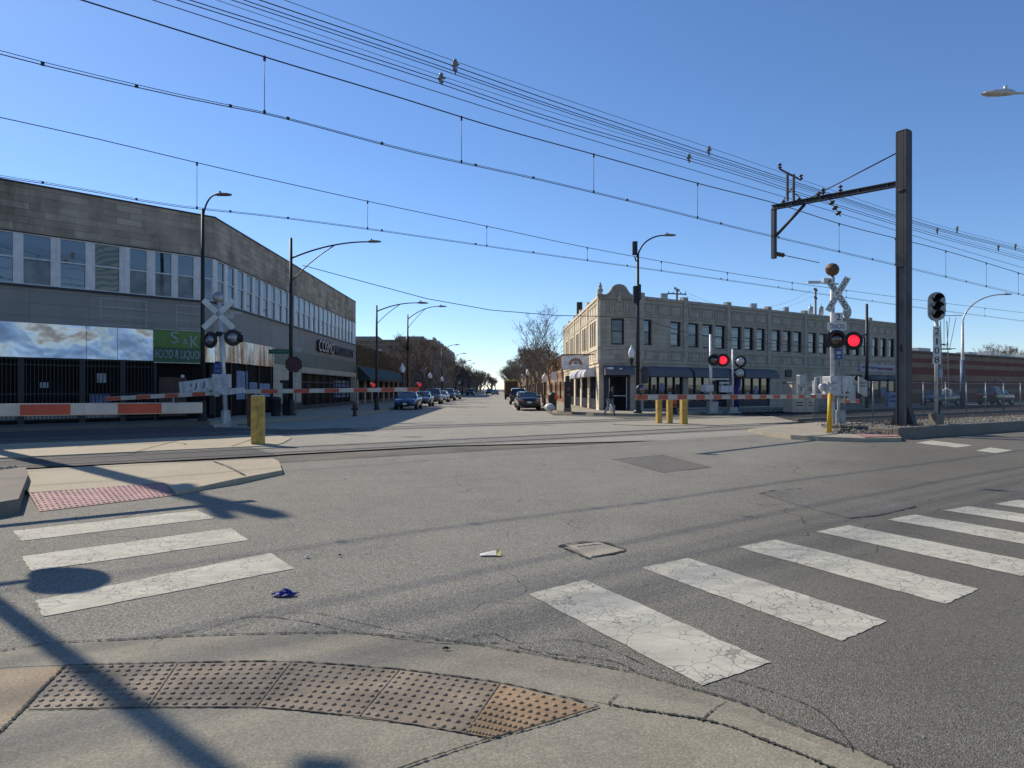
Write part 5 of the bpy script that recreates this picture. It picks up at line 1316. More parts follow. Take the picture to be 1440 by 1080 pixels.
bollard(926.5, 595, 559, .25, 'leftmost of three square yellow bollards between the tracks')
bollard(941.5, 595, 559, .25, 'middle one of three square yellow bollards between the tracks')
bollard(961.5, 596.5, 557, .29, 'rightmost and stoutest of three square yellow bollards between the tracks')
c = G(1166, 608, .15); mb = MB(); mb.tube([c, c + V3(.04, 0, 1.35)], .085, 14); mb.lathe([(.085, 0), (.06, .05), (0, .07)], c + V3(.04, 0, 1.35), 14)
tag(mb.build('guard_post', M['bright_yellow'], off=c), 'round bright yellow guard post in front of the tall crossing signal', 'bollard')
# traffic drum
M['orange'] = plain('orange_barrel_plastic', (.62, .09, .02), .5)
c = V3(10.0, 42.6, .15); dr_ = empty('traffic_drum', c, 'orange and black traffic barrel behind the three yellow bollards', 'traffic barrel')
mb = MB(); mb.lathe([(.30, .1), (.29, .45), (.27, .46), (.265, .62), (.28, .63), (.25, .95), (.1, 1.0), (0, 1.02)], c, 18); mb.build('drum', M['orange'], dr_, c)
mb = MB(); mb.lathe([(.40, 0), (.38, .1), (.30, .12), (.30, .4), (.305, .4), (0.0, .41)], c, 18); mb.lathe([(.285, .50), (.283, .60)], c, 18); mb.build('rubber_base', M['black_steel'], dr_, c)

# ================================================================== RAIL SIGNAL 2108
oS = kb0 + kbd * 3.35 + kbn * 1.15; oS = V3(15.72, 25.3)
zs_ = .33
sg = empty('rail_signal', V3(oS.x, oS.y, zs_), 'rail signal 2108 with three hooded lamps on an oval grey head and a ladder', 'rail signal')
of = V3(oS.x, oS.y, zs_)
mb = MB(); mb.box(of + V3(0, 0, .22), (.36, .36, .46), .2); mb.build('plinth', M['conc_old'], sg, of, bevel=.03)
mb = MB(); mb.tube([of + V3(0, 0, .4), of + V3(0, 0, 4.15)], .062, 12); mb.build('post', M['silver'], sg, of)
mb = MB(); mb.box(of + V3(.13, .1, .45), (.12, .08, .9)); mb.build('cable_box', M['black_steel'], sg, of)
FS2 = Fr((of.x, of.y), (.965, -.26), (-.26, -.965)); FS2.O = V3(of.x, of.y)
zc = 4.75; pl_ = []
for i in range(13): a = math.pi * i / 12; pl_.append((.29 * math.cos(a), zc + .25 + .29 * math.sin(a)))
for i in range(13): a = math.pi + math.pi * i / 12; pl_.append((.29 * math.cos(a), zc - .25 + .29 * math.sin(a)))
mb = MB(); mb.extr(FS2, pl_, .0, .06); mb.build('head', M['galv'], sg, of)
mb = MB(); mb.fbox(FS2, -.13, .13, zc - .42, zc + .45, -.22, -.005); mb.tube([of + V3(0, 0, 3.75), of + V3(0, 0, 4.35)], .05, 8); mb.build('lamp_case', M['black_steel'], sg, of)
for z in (zc + .30, zc, zc - .30):
    p = FS2.pt(0, z, .06); mb = MB(); s = FS2.U; n = 12
    for i in range(n):
        a0, a1 = math.pi * i / n, math.pi * (i + 1) / n
        q = [p + (s * math.cos(a) + V3(0, 0, 1) * math.sin(a)) * .155 for a in (a0, a1)]
        mb.face([q[0], q[1], q[1] + FS2.N * .30, q[0] + FS2.N * .30])
    mb.lathe([(0, .003), (.15, .003)], p, 16, FS2.N); h_ = mb.build('lamp_hood', M['black_steel'], sg, of)
    mb = MB(); mb.lathe([(.13, .005), (.09, .03), (0, .04)], p, 16, FS2.N); mb.build('lens', M['glass_dark'], h_, of)
mb = MB(); mb.fbox(FS2, -.13, .13, 2.62, 4.02, .07, .085); pn = mb.build('number_plate', M['white_sign'], sg, of)
for s, z in (('2', 3.84), ('1', 3.46), ('0', 3.12), ('8', 2.78)): text_obj('lettering', s, FS2, 0, z, .088, .15 if s != '1' else .05, .24, M['sign_black'], pn, of, .003)
mb = MB(); mb.fbox(FS2, -.10, .10, 3.65, 3.67, .086, .09); mb.build('lettering', M['sign_black'], pn, of)
# ladder with basket
mb = MB(); a = of + V3(.30, .1, 0); b = of + V3(.55, .12, 0)
for q in (a, b): mb.tube([q + V3(0, 0, .0), q + V3(-.04, 0, 2.9), q + V3(-.08, 0, 3.9)], .014, 6)
for i in range(10): z = .25 + i * .31; mb.tube([a + V3(-.01, 0, z), b + V3(-.01, 0, z)], .013, 6)
mb.build('ladder', M['galv'], sg, of)
mb = MB(); c = of + V3(.38, .12, 0)
mb.tube([of + V3(.0, 0, 3.05), c + V3(.05, 0, 3.0)], .02, 6); mb.tube([c + V3(-.2, 0, 2.85), c + V3(.25, 0, 2.85)], .02, 6)
for dx in (-.18, -.02, .12, .28): mb.tube([c + V3(dx * .7, 0, 2.86), c + V3(dx * 1.5 + .05, .05, 4.05)], .009, 5)
mb.tube([of + V3(-.12, 0, 4.08), of + V3(1.0, .05, 4.1)], .013, 6); mb.tube([c + V3(-.2, -.2, 2.86), c + V3(.3, -.2, 2.86), c + V3(.3, .25, 2.86), c + V3(-.2, .25, 2.86)], .012, 5); mb.build('ladder_basket', M['black_steel'], sg, of)
mb = MB(); mb.tube([a + V3(-.03, -.05, 1.15), a + V3(-.03, -.08, 1.32), a + V3(.1, -.1, 1.38), b + V3(.03, -.08, 1.32), b + V3(.03, -.05, 1.12)], .035, 8); mb.build('ladder_guard', M['white_sign'], sg, of)

# ================================================================== CATENARY COLUMN
oC = V3(14.35, 25.0); zc0 = .33
cc = empty('catenary_column', V3(oC.x, oC.y, zc0), 'tall dark steel catenary column with an outreach arm over the tracks', 'catenary column', 'catenary columns')
of = V3(oC.x, oC.y, zc0); HC = 11.1
w2, dp = .30, .30
Fc = Fr((oC.x, oC.y), RN, -RD)
mb = MB()
mb.fbox(Fc, -.20, -.13, zc0, HC, -.2, .2); mb.fbox(Fc, .10, .20, zc0, HC, -.2, .2)
mb.build('flange', M['navy_steel'], cc, of, bevel=.012)
mb = MB(); mb.fbox(Fc, -.13, .10, zc0 + .02, 6.15, -.10, .13); mb.build('web', M['web_steel'], cc, of)
mb = MB(); mb.fbox(Fc, -.131, .101, 6.15, HC - .02, -.18, .197); mb.fbox(Fc, -.19, .19, HC, HC + .05, -.19, .19); mb.fbox(Fc, -.13, .10, 8.9, 9.0, .197, .23); mb.build('upper_casing', M['navy_steel'], cc, of, bevel=.02)
mb = MB(); mb.fbox(Fc, -.5, .5, zc0 - .1, zc0 + .08, -.4, .4); mb.extr(Fc, [(-.42, zc0 + .08), (-.20, zc0 + .08), (-.20, zc0 + .75)], -.14, .14); mb.extr(Fc, [(.20, zc0 + .08), (.42, zc0 + .08), (.20, zc0 + .75)], -.14, .14); mb.build('foot', M['black_steel'], cc, of)
mb = MB(); mb.fbox(Fc, -.06, .0, 3.05, 3.3, .13, .15); mb.build('tag_plate', M['black_steel'], cc, of)
# arm
za = EYE + (HY - 257) / FPX * 25.0
rr_ = ray(1086); t_ = (oC.x - rr_ * oC.y) / (.56 + rr_ * .828); tipA = V3(oC.x - .56 * t_, oC.y + .828 * t_)
tipA.z = EYE + (HY - 292) / FPX * tipA.y
pA = V3(oC.x, oC.y, za); AD = (tipA - pA); AL = AD.length; AU = V3(AD.x, AD.y).normalized()
def arm(f, dz=0, lat=0): q = pA.lerp(tipA, f); return q + V3(0, 0, dz) + V3(-AU.y, AU.x) * lat
mb = MB(); sN = V3(-AU.y, AU.x)
def beam(mb, p, q, w, h, side):
    c = []
    for dz in (-h / 2, h / 2):
        c += [p - side * w / 2 + V3(0, 0, dz), p + side * w / 2 + V3(0, 0, dz), q + side * w / 2 + V3(0, 0, dz), q - side * w / 2 + V3(0, 0, dz)]
    mb.hexa(c)
beam(mb, arm(.02, .085), arm(1, .085), .20, .03, sN); beam(mb, arm(.02, -.085), arm(1, -.085), .20, .03, sN); beam(mb, arm(.02), arm(1), .03, .15, sN)
for f in (.1, .3, .45, .58, .7, .82, .95): beam(mb, arm(f), arm(f + .006), .16, .15, sN)
mb.build('outreach_arm', M['navy_steel'], cc, of)
zt = EYE + (HY - 364) / FPX * tipA.y
mb = MB(); q = arm(.985, -.1); mb.box(V3(q.x, q.y, (q.z + zt) / 2), (.17, .17, q.z - zt), .5)
b0 = arm(.72, -.12); b1_ = V3(q.x, q.y, zt + (q.z - zt) * .42); mb.tube([b0, b1_], .065, 6); mb.build('drop_bracket', M['navy_steel'], cc, of)
mb = MB(); mb.tube([V3(oC.x, oC.y, EYE + (HY - 210) / FPX * 25.0), arm(.68, .1)], .024, 6); mb.build('stay_rod', M['black_steel'], cc, of)
mb = MB()
fpost = (1108 - 1262) / (1086 - 1262)
for lat in (-.22, .22): b_ = arm(.84, .1, lat); mb.box(b_ + V3(0, 0, .6), (.09, .09, 1.2))
pc = arm(.84, 1.3); mb.tube([arm(.84, 1.15, -.75), arm(.84, 1.35, .75)], .04, 6); mb.tube([arm(.84, .9, -.3), arm(.93, .15, -.1)], .025, 6); mb.tube([arm(.84, .7, .25), arm(.74, .12, .1)], .025, 6); mb.build('feeder_post', M['web_steel'], cc, of)
def insulator(mb, p, q, n=3, r=.09):
    d = (q - p); L = d.length; mb.tube([p, q], .02, 6)
    for i in range(n): c_ = p + d * ((i + .6) / (n + .2)); mb.lathe([(.03, -.05), (r, -.02), (r, .02), (.03, .04)], c_, 10, d.normalized())
for f, dz, lat, nn, h in ((.84, 1.15, -.75, 2, .25), (.84, 1.35, .75, 2, .25), (.44, .1, 0, 2, .30), (.56, .1, .12, 2, .28), (.90, .1, 0, 1, .15), (.78, .1, -.1, 1, .15), (.62, .12, -.1, 2, .2)):
    mb = MB(); p = arm(f, dz, lat); insulator(mb, p, p + V3(0, 0, h), nn, .085); mb.build('insulator', M['insul'], cc, of)
mb = MB(); p = arm(.52, -.12); pm = arm(.44, -.85); insulator(mb, p, pm, 3, .12); mb.build('messenger_insulator', M['insul'], cc, of)
mb = MB(); p = V3(q.x, q.y, zt + .22); pr_ = p + RD * 3.4 + V3(0, 0, -.05); insulator(mb, p + RD * .1, p + RD * .75, 3, .10); mb.tube([p + RD * .7, pr_], .018, 6); mb.build('steady_arm', M['insul'], cc, of)
# the second column stands outside the picture on the left; only its shadow shows
oC2 = V3(-15.0, 19.3)
c2 = empty('catenary_column', oC2, 'dark catenary column between the tracks beyond the left edge, known by its long shadow', 'catenary column', 'catenary columns')
Fd = Fr((oC2.x, oC2.y), (.56, -.83), (-.83, -.56)); mb = MB(); mb.fbox(Fd, -.26, .26, 0, 12.6, -.16, .16); mb.build('flange', M['navy_steel'], c2, oC2)
mb = MB(); mb.fbox(Fd, -1.3, 1.9, 10.7, 10.95, -.1, .1); mb.build('outreach_arm', M['navy_steel'], c2, oC2)

# ================================================================== OVERHEAD WIRES
def pchip(pts, x):
    for (x0, y0), (x1, y1) in zip(pts, pts[1:]):
        if x <= x1 or (x1, y1) == pts[-1]: break
    i = pts.index((x0, y0)); sl = lambda a, b: (b[1] - a[1]) / (b[0] - a[0]); s = sl(pts[i], pts[i + 1])
    s0 = s if i == 0 else (s + sl(pts[i - 1], pts[i])) / 2; s1 = s if i + 2 >= len(pts) else (s + sl(pts[i + 1], pts[i + 2])) / 2
    h = x1 - x0; t = (x - x0) / h
    return y0 * (1 + 2 * t) * (1 - t) ** 2 + s0 * h * t * (1 - t) ** 2 + y1 * t * t * (3 - 2 * t) + s1 * h * t * t * (t - 1)
def wire_pts(pts, c, n=60):
    """survey of a wire hung c metres across the railway; carried on a little past both ends"""
    x0, x1 = pts[0][0], pts[-1][0]; a, b = railpt(c, x0), railpt(c, x1)
    s0 = a.x * RD.x + a.y * RD.y; s1 = b.x * RD.x + b.y * RD.y; out = []
    for k in range(n + 1):
        s = s0 + (s1 - s0) * k / n; q = RN * c + RD * s
        px = CX + FPX * q.x / q.y
        out.append(P(px, pchip(pts, min(max(px, x0), x1)), q.y))
    d0 = (out[1] - out[0]) / (out[1] - out[0]).length; d1 = (out[-1] - out[-2]).normalized()
    return [out[0] - d0 * 9] + out + [out[-1] + d1 * 45]
WC = -17.6
mess = [(115, 0), (372, 80), (555, 135), (690, 177), (835, 217), (982, 258), (1094, 287), (1182, 315), (1327, 352), (1440, 386)]
cont = [(0, 76), (62, 92), (285, 143), (372, 160), (580, 214), (740, 249), (900, 287), (1040, 322), (1190, 357), (1440, 416)]
cont2 = [(0, 71), (62, 87.5), (285, 140), (372, 158), (580, 212), (740, 247.2), (900, 285.2), (1040, 320.3), (1190, 355.3), (1440, 414)]
fmess = [(0, 165), (140, 196), (278, 229), (400, 257), (517, 283), (684, 318), (825, 348), (1040, 386), (1240, 415), (1440, 440)]
fcont = [(0, 249), (110, 266), (230, 288), (375, 304), (517, 322.5), (632, 339), (750, 356), (1040, 397), (1240, 426), (1440, 452)]
fcont2 = [(0, 246.5), (110, 264), (230, 286), (375, 302.4), (517, 321), (632, 337.6), (750, 354.7), (1040, 395.8), (1240, 425), (1440, 451)]
def catenary(c, ms, cs, cs2, label, drops, rm, rc):
    a = railpt(c, 600); o = empty('catenary_wire', V3(a.x, a.y, 7.5), label, 'overhead wire'); of = V3(a.x, a.y, 7.5)
    mb = MB(); mb.tube(wire_pts(ms, c), rm, 6); mb.build('messenger_wire', M['wire'], o, of)
    mb = MB(); mb.tube(wire_pts(cs, c), rc, 6); mb.tube(wire_pts(cs2, c + .05), rc * .7, 6); mb.build('contact_wire', M['wire'], o, of)
    for px in drops:
        if not ms[0][0] <= px <= 1440: continue
        p, q = P_rail(px, pchip(ms, px), c), P_rail(px, pchip(cs, px), c)
        mb = MB(); mb.tube([p, q], .009, 5); mb.box(p - V3(0, 0, .04), (.05, .05, .13)); mb.box(q + V3(0, 0, .04), (.05, .05, .10)); mb.build('dropper', M['wire'], o, of)
    for k in range(14):
        mb = MB(); px = 60 + k * 115 + (k % 3) * 17; 
        if px > 1440: break
        q = P_rail(px, pchip(cs, px) - 1.5, c); mb.box(q, (.07, .04, .07), aR); mb.build('clamp', M['wire'], o, of)
catenary(WC, mess, cont, cont2, 'nearer catenary: thick messenger wire and double contact wire with droppers', (372, 649, 835, 981, 1180, 1259, 1330, 1387, 1432), .017, .011)
catenary(-26.0, fmess, fcont, fcont2, 'farther catenary: lower messenger wire and contact wire passing over the left roof', (277, 517, 684.5, 826, 930, 1023, 1114, 1190, 1262, 1330, 1385), .014, .011)
feed = [
    ('topmost thin feeder wire of the bundle', [(400, 0), (600, 72), (760, 128), (1040, 222), (1140, 257), (1300, 311), (1440, 348)], .009),
    ('second feeder wire from the top of the bundle', [(365, 0), (600, 79.5), (760, 136), (1040, 230), (1140, 263), (1300, 315), (1440, 351.5)], .016),
    ('third feeder wire from the top of the bundle', [(343, 0), (600, 86.5), (760, 142.5), (1040, 234), (1140, 265.5), (1300, 317), (1440, 353.5)], .014),
    ('fourth feeder wire from the top of the bundle', [(326, 0), (600, 91), (760, 146), (1040, 236.5), (1140, 268), (1300, 319), (1440, 355)], .013),
    ('thin fifth feeder wire in the middle of the bundle', [(305, 0), (600, 100), (760, 152.5), (1040, 240), (1140, 271), (1300, 322), (1440, 360)], .008),
    ('sixth feeder wire from the top of the bundle', [(267, 0), (600, 106), (760, 160.5), (1040, 243), (1140, 276), (1300, 325), (1440, 363)], .014),
    ('seventh feeder wire from the top of the bundle', [(249, 0), (600, 111.5), (760, 165.5), (1040, 247), (1140, 279), (1300, 328), (1440, 366)], .014),
    ('lowest feeder wire, hanging apart below the bundle', [(215, 0), (600, 124.5), (760, 175), (1040, 258.5), (1140, 288), (1300, 336), (1440, 377)], .013)]
for lb, pts, r in feed:
    mb = MB(); w = wire_pts(pts, WC - .25); mb.tube(w, r * .85, 6)
    tag(mb.build('feeder_wire', M['wire'], off=w[20]), lb, 'overhead wire', 'feeder wires in the upper bundle')
for px, y0, y1, lb in ((640, 84, 104, 'larger clamp of the leftmost pair on the feeder bundle'), (620.5, 105, 119, 'smaller clamp of the leftmost pair on the feeder bundle'), (997, 207, 219, 'upper clamp on the bundle left of the catenary arm'), (969, 218, 229, 'lower clamp on the bundle left of the catenary arm'), (1346, 319, 328, 'upper clamp on the bundle just right of the column'), (1318, 321, 329, 'lower clamp on the bundle just right of the column'), (1428, 343, 352, 'clamp on the bundle at the right edge'), (1404, 345, 353, 'small clamp on the bundle near the right edge')):
    p, q = P_rail(px, y0, WC - .27), P_rail(px, y1, WC - .27); h = (p - q).length; m_ = (p + q) / 2
    mb = MB(); mb.tube([p + RD * .02, m_ - RD * .03, q + RD * .02], [.02, .05, .02], 6); mb.box(m_ + V3(0, 0, h * .2), (.16, .06, h * .22), .4); mb.box(m_ - V3(0, 0, h * .2), (.14, .06, h * .2), .9); mb.lathe([(.02, 0), (.06, .03), (.06, .1), (.02, .13)], m_ + V3(0, 0, h * .25), 8); mb.tube([m_ - RD * .12, m_ + RD * .14 + V3(0, 0, h * .25)], .025, 6)
    tag(mb.build('wire_clamp', M['bright_ins'], off=m_), lb, 'wire clamp', 'clamps on the feeder bundle')
def free_wire(pts3, r, label, cat='utility wire', sag=0.0, n=24):
    out = []
    for a, b in zip(pts3, pts3[1:]):
        for k in range(n): f = k / n; q = a.lerp(b, f); q.z -= sag * 4 * f * (1 - f); out.append(q)
    out.append(pts3[-1]); mb = MB(); mb.tube(out, r, 5)
    return tag(mb.build('utility_wire', M['wire'], off=out[0]), label, cat)
free_wire([P(425, 373, 40), P(440, 377, 40.2), P(600, 420, 41.5), P(690, 436, 42.2), P(780, 443.5, 43), P(845, 445, 43.4), P(897, 447, 43.8)], .022, 'black wire slung across the street from the left lamp pole', n=8)
free_wire([P(897, 447, 43.8), P(960, 466, 46), P(1030, 479, 52), P(1150, 488, 62), P(1230, 488, 66)], .02, 'black wire drooping from the right lamp pole along the terracotta wall', n=8)
# ================================================================== STREET LAMPS AND POLES
M['globe'] = plain('frosted_lamp_globe', (.72, .72, .70), .35, grime=.05, var=.05)
def lamp_pole(base, H, arm_to, label, lum='black_steel', mat='black_steel', truss=True, r=.11, base_box=True, group='cobra head street lamps', low=None, curve=False):
    """pole with an outreach arm ending at arm_to"""
    b = Vector(base); o = empty('street_lamp', b, label, 'street lamp', group)
    top = V3(b.x, b.y, b.z + H)
    mb = MB(); mb.tube([b + V3(0, 0, .0), b + V3(0, 0, H * .5), top], [r, r * .82, r * .62], 10); po = mb.build('pole', M[mat], o, b)
    if base_box: mb = MB(); mb.lathe([(r * 2.0, 0), (r * 2.0, .12), (r * 1.5, .2), (r * 1.4, .9), (r * 1.05, 1.0)], b, 8, smooth=False); mb.build('pole_base', M[mat], o, b)
    e = Vector(arm_to); d = V3(e.x - b.x, e.y - b.y); L = d.length; d.normalize()
    s = b + V3(0, 0, (low or (H - .45)))
    mb = MB(); pts = []; n = 14
    for i in range(n + 1):
        f = i / n; q = s.lerp(e, f); z = s.z + (e.z - s.z) * (1 - (1 - f) ** 2.0)
        if curve: z = s.z + (e.z - s.z) * math.sin(math.pi / 2 * f); q = s + d * L * (1 - math.cos(math.pi / 2 * f) ** 1.0) if True else q
        pts.append(V3(q.x, q.y, z))
    pts[-1] = e
    mb.tube(pts, [r * .42 - r * .12 * i / n for i in range(n + 1)], 8)
    if truss:
        s2 = s - V3(0, 0, L * .30); p2 = []
        for i in range(9): f = i / 8; tgt = pts[int(n * .62)]; q = s2.lerp(tgt, f); q.z += math.sin(math.pi * f) * L * .035; p2.append(q)
        mb.tube(p2, r * .26, 6)
    mb.build('arm', M[mat], o, b)
    mb = MB(); ux = d; uy = V3(-d.y, d.x); c = e + d * .30
    prof = [(-.36, .05, .05), (-.25, .10, .10), (0, .15, .11), (.25, .16, .09), (.42, .10, .05), (.47, .03, .02)]
    prev = None
    mb.smooth = True
    for x, w, h in prof:
        ring = [c + ux * x + uy * (w * math.cos(a)) + V3(0, 0, h * (math.sin(a) if math.sin(a) > 0 else .55 * math.sin(a))) for a in [2 * math.pi * k / 10 for k in range(10)]]
        if prev:
            for k in range(10): mb.face([prev[k], prev[(k + 1) % 10], ring[(k + 1) % 10], ring[k]])
        prev = ring
    mb.smooth = False; mb.tube([c + ux * -.12 + V3(0, 0, .08), c + ux * -.12 + V3(0, 0, .19)], .045, 8)
    mb.build('luminaire', M[lum], o, b)
    return o, b
M['lum_grey'] = plain('grey_luminaire_casting', (.20, .195, .18), .55)
M['lum_brown'] = plain('brown_luminaire_casting', (.16, .12, .10), .55)
lamp_pole(V3(-14.95, 33.0, .15), 10.25, P(304, 274, 33.0), 'dark street lamp with a short curled arm in front of the green sign', 'lum_brown', truss=False, curve=True, r=.12, low=9.5)
lpo, lpb = lamp_pole(V3(-12.95, 40.0, .15), 10.4, P(518, 340, 40.0), 'tall dark street lamp with a long trussed arm before the silver and cream shopfronts', 'lum_grey', r=.13, low=9.2)
mb = MB(); mb.box(lpb + V3(-.25, -.1, .95), (.32, .3, 1.9)); mb.box(lpb + V3(-.3, -.1, 1.98), (.5, .4, .16)); mb.build('meter_cabinet', M['black_steel'], lpo, lpb)
lamp_pole(V3(-9.95, 50.2, .15), 7.7, P(588, 426, 51), 'first street lamp on the left kerb beyond the tracks, taller of the pair', 'lum_grey', r=.11, base_box=True)
o_, b_ = lamp_pole(V3(-10.0, 65.5, .15), 8.7, P(617, 431, 66), 'street lamp on the left kerb with a dark box halfway up its pole', 'lum_grey', r=.11)
mb = MB(); mb.lathe([(.0, 0), (.17, .02), (.17, 1.3), (0, 1.32)], V3(-10.0, 65.5, 6.1 - .7), 10); mb.build('pole_box', M['black_steel'], o_, b_)
for i, (D, lx, ly, w) in enumerate(((111, 640, 485, 'nearest'), (137, 651, 497, 'second'), (171, 659, 507, 'third'), (196, 665, 511, 'fourth'), (262, 673, 521, 'farthest'))):
    e = P(lx, ly, D); lamp_pole(V3(sx(D, -8.95) - .7, D, .15), e.z - .6, e, w + ' of the small distant street lamps over the far left pavement', 'lum_grey', r=.12, base_box=False)
# right pole with two signal-like boxes
qo, qb = lamp_pole(V3(8.07, 43.8, .15), 10.2, P(934, 331, 43.8), 'dark street lamp with black equipment boxes at the terracotta corner', 'lum_grey', truss=False, curve=True, r=.14, low=9.9)
mb = MB(); p = qb + V3(-.20, -.05, 0); mb.box(V3(p.x, p.y, 10.72), (.30, .30, .85)); mb.tube([V3(p.x, p.y, 10.2), V3(p.x + .05, p.y, 9.95), V3(qb.x, qb.y, 9.9)], .05, 8); mb.build('top_antenna_box', M['black_steel'], qo, qb, bevel=.04)
mb = MB(); mb.box(V3(p.x + .02, p.y, 7.75), (.26, .3, 1.1)); mb.box(V3(qb.x + .06, qb.y - .1, 7.9), (.24, .26, 1.0)); mb.build('antenna_box', M['black_steel'], qo, qb, bevel=.04)
mb = MB(); mb.box(V3(qb.x + .32, qb.y - .2, 2.55), (.50, .35, 1.0), .3); mb.build('control_box', M['navy_steel'], qo, qb, bevel=.03)
# lamp at the top right corner, pole outside the picture
lamp_pole(V3(16.6, 17.6, 0), 9.0, P(1424, 131, 17.8), 'street lamp head reaching in at the upper right corner', 'silver', 'silver', truss=False, low=8.9)
# silver curved lamp behind the fence
so2, sb2 = lamp_pole(V3(39.6, 60, .15), 7.4, P(1411, 414, 60), 'slender silver lamp with a long curved arm before the striped brick building', 'silver', 'silver', truss=False, curve=True, r=.17, low=7.2, base_box=False)
mb = MB(); mb.tube([sb2, sb2 + V3(0, 0, 4.1)], .20, 10); mb.build('pole_shade', plain('blue_grey_pole_shade', (.10, .13, .20), .5), so2, sb2)  # lower pole's shade, added as a blue grey tube
# thin dark post in front of the end of the terracotta building
mb = MB(); b = V3(.5198 * 55, 55, .15); mb.tube([b, b + V3(0, 0, 8.4)], [.14, .10], 10); po = mb.build('street_pole', M['black_steel'], off=b); tag(po, 'thin dark pole standing behind the signal counterweights', 'pole')
mb = MB(); mb.tube([b + V3(0, 0, 6.0), b + V3(-.9, -.1, 5.6)], .05, 6); mb.box(b + V3(-.9, -.1, 5.55), (.35, .2, .2)); mb.build('bracket', M['black_steel'], po, b)
# globe lamps
def globe(base, H, label, side=None):
    b = Vector(base); o = empty('globe_lamp', b, label, 'globe lamp', 'acorn globe lamps')
    mb = MB(); mb.lathe([(.20, 0), (.20, .1), (.12, .25), (.09, .7), (.055, .9), (.05, H - .75), (.09, H - .7), (.05, H - .62), (.13, H - .5), (.15, H - .42)], b, 12); mb.build('pole', M['black_steel'], o, b)
    mb = MB(); c = b + V3(0, 0, H); mb.lathe([(.13, -.36), (.22, -.2), (.24, -.04), (.18, .16), (.09, .26), (.06, .30), (.07, .33), (.03, .42), (0, .45)], c, 16); mb.build('globe', M['globe'], o, b)
for D, px, py, w in ((59, 566, 518, 'nearest globe lamp on the left pavement, before the boarded shop'), (84, 605, 528, 'second globe lamp along the left pavement'), (105, 622, 533, 'third globe lamp along the left pavement'), (150, 646, 538, 'farthest small globe lamp on the left pavement')):
    p = P(px, py, D); globe((p.x, p.y, .15), p.z - .15, w)
p = P(766, 531, 62); globe((p.x, p.y, .15), p.z - .15, 'white globe lamp over the kerb behind the parked black sedan')
p = P(742, 524, 96); globe((p.x, p.y, .15), p.z - .15, 'globe lamp half hidden in the bare trees on the right')
gl = P(888, 495, 43.4); o = empty('globe_lamp', gl, 'white acorn globe bracketed off the dark pole at the terracotta corner', 'globe lamp', 'acorn globe lamps')
mb = MB(); mb.lathe([(.12, -.36), (.19, -.2), (.205, -.02), (.15, .17), (.08, .27), (.05, .31), (.07, .34), (.03, .42), (0, .45)], gl, 16); mb.build('globe', M['globe'], o, gl)
mb = MB(); mb.lathe([(.12, -.36), (.15, -.45), (.1, -.65), (.05, -.85)], gl, 12); mb.tube([gl + V3(0, 0, -.8), gl + V3(.2, .2, -.95), V3(8.07, 43.8, gl.z - .9)], .04, 8); mb.build('bracket', M['black_steel'], o, gl)

# stop sign seen from behind and green street name sign by the long-armed lamp
c = P(413, 512.5, 39.4); of = V3(c.x, c.y, .15)
ss = empty('stop_sign', of, 'octagonal stop sign behind the long armed lamp pole, dark red', 'sign')
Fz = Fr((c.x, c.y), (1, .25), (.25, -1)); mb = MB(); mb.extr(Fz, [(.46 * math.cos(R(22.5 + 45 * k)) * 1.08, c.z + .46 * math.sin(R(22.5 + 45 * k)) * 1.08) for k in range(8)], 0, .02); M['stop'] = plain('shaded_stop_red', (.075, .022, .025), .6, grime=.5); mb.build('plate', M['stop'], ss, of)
mb = MB(); mb.tube([V3(c.x + .1, c.y + .06, .15), V3(c.x + .1, c.y + .06, c.z + .3)], .04, 8); mb.build('post', M['galv'], ss, of)
c = P(389, 494.5, 39.6); of = V3(c.x, c.y, c.z); Fz = Fr((c.x, c.y), (1, .1), (.1, -1))
M['street_green'] = plain('green_street_sign', (.01, .10, .05), .5)
sn = empty('street_name_sign', of, 'narrow green street name sign fixed to the long armed lamp pole', 'sign')
mb = MB(); mb.fbox(Fz, -.45, .75, c.z - .13, c.z + .13, 0, .02); mb.build('plate', M['street_green'], sn, of)
mb = MB(); scribble(mb, Fz, -.3, .6, c.z, .1, .025, 22, .012); mb.build('lettering', M['poster'], sn, of)
c = P(418, 492, 39.6); of = Vector(c); mb = MB(); mb.box(c, (.35, .1, .25), .2); mb.box(c + V3(.05, 0, .05), (.2, .14, .12), .2)
tag(mb.build('camera_box', M['sign_back'], off=of, bevel=.03), 'small pale camera housing above the dark red stop sign', 'camera')
# litter bin, hydrant on the left pavement
c = V3(-13.5, 39.0, .15); mb = MB(); mb.lathe([(.26, 0), (.30, .9), (.32, .92), (.32, 1.0), (.2, 1.1), (0, 1.12)], c, 14); tag(mb.build('litter_bin', M['black_steel'], off=c), 'black litter bin left of the long armed lamp pole', 'litter bin')
c = G(499, 585.5, .15); M['hydrant'] = plain('dark_hydrant_paint', (.06, .03, .025), .6); mb = MB(); mb.lathe([(.17, 0), (.17, .06), (.11, .08), (.11, .5), (.15, .52), (.15, .56), (.10, .68), (.04, .74), (0, .78)], c, 12); mb.lathe([(0, -.19), (.06, -.19), (.06, .19), (0, .19)], c + V3(0, 0, .42), 8, V3(1, 0, 0)); tag(mb.build('fire_hydrant', M['hydrant'], off=c), 'dark fire hydrant at the kerb before the long dark shop window', 'hydrant')

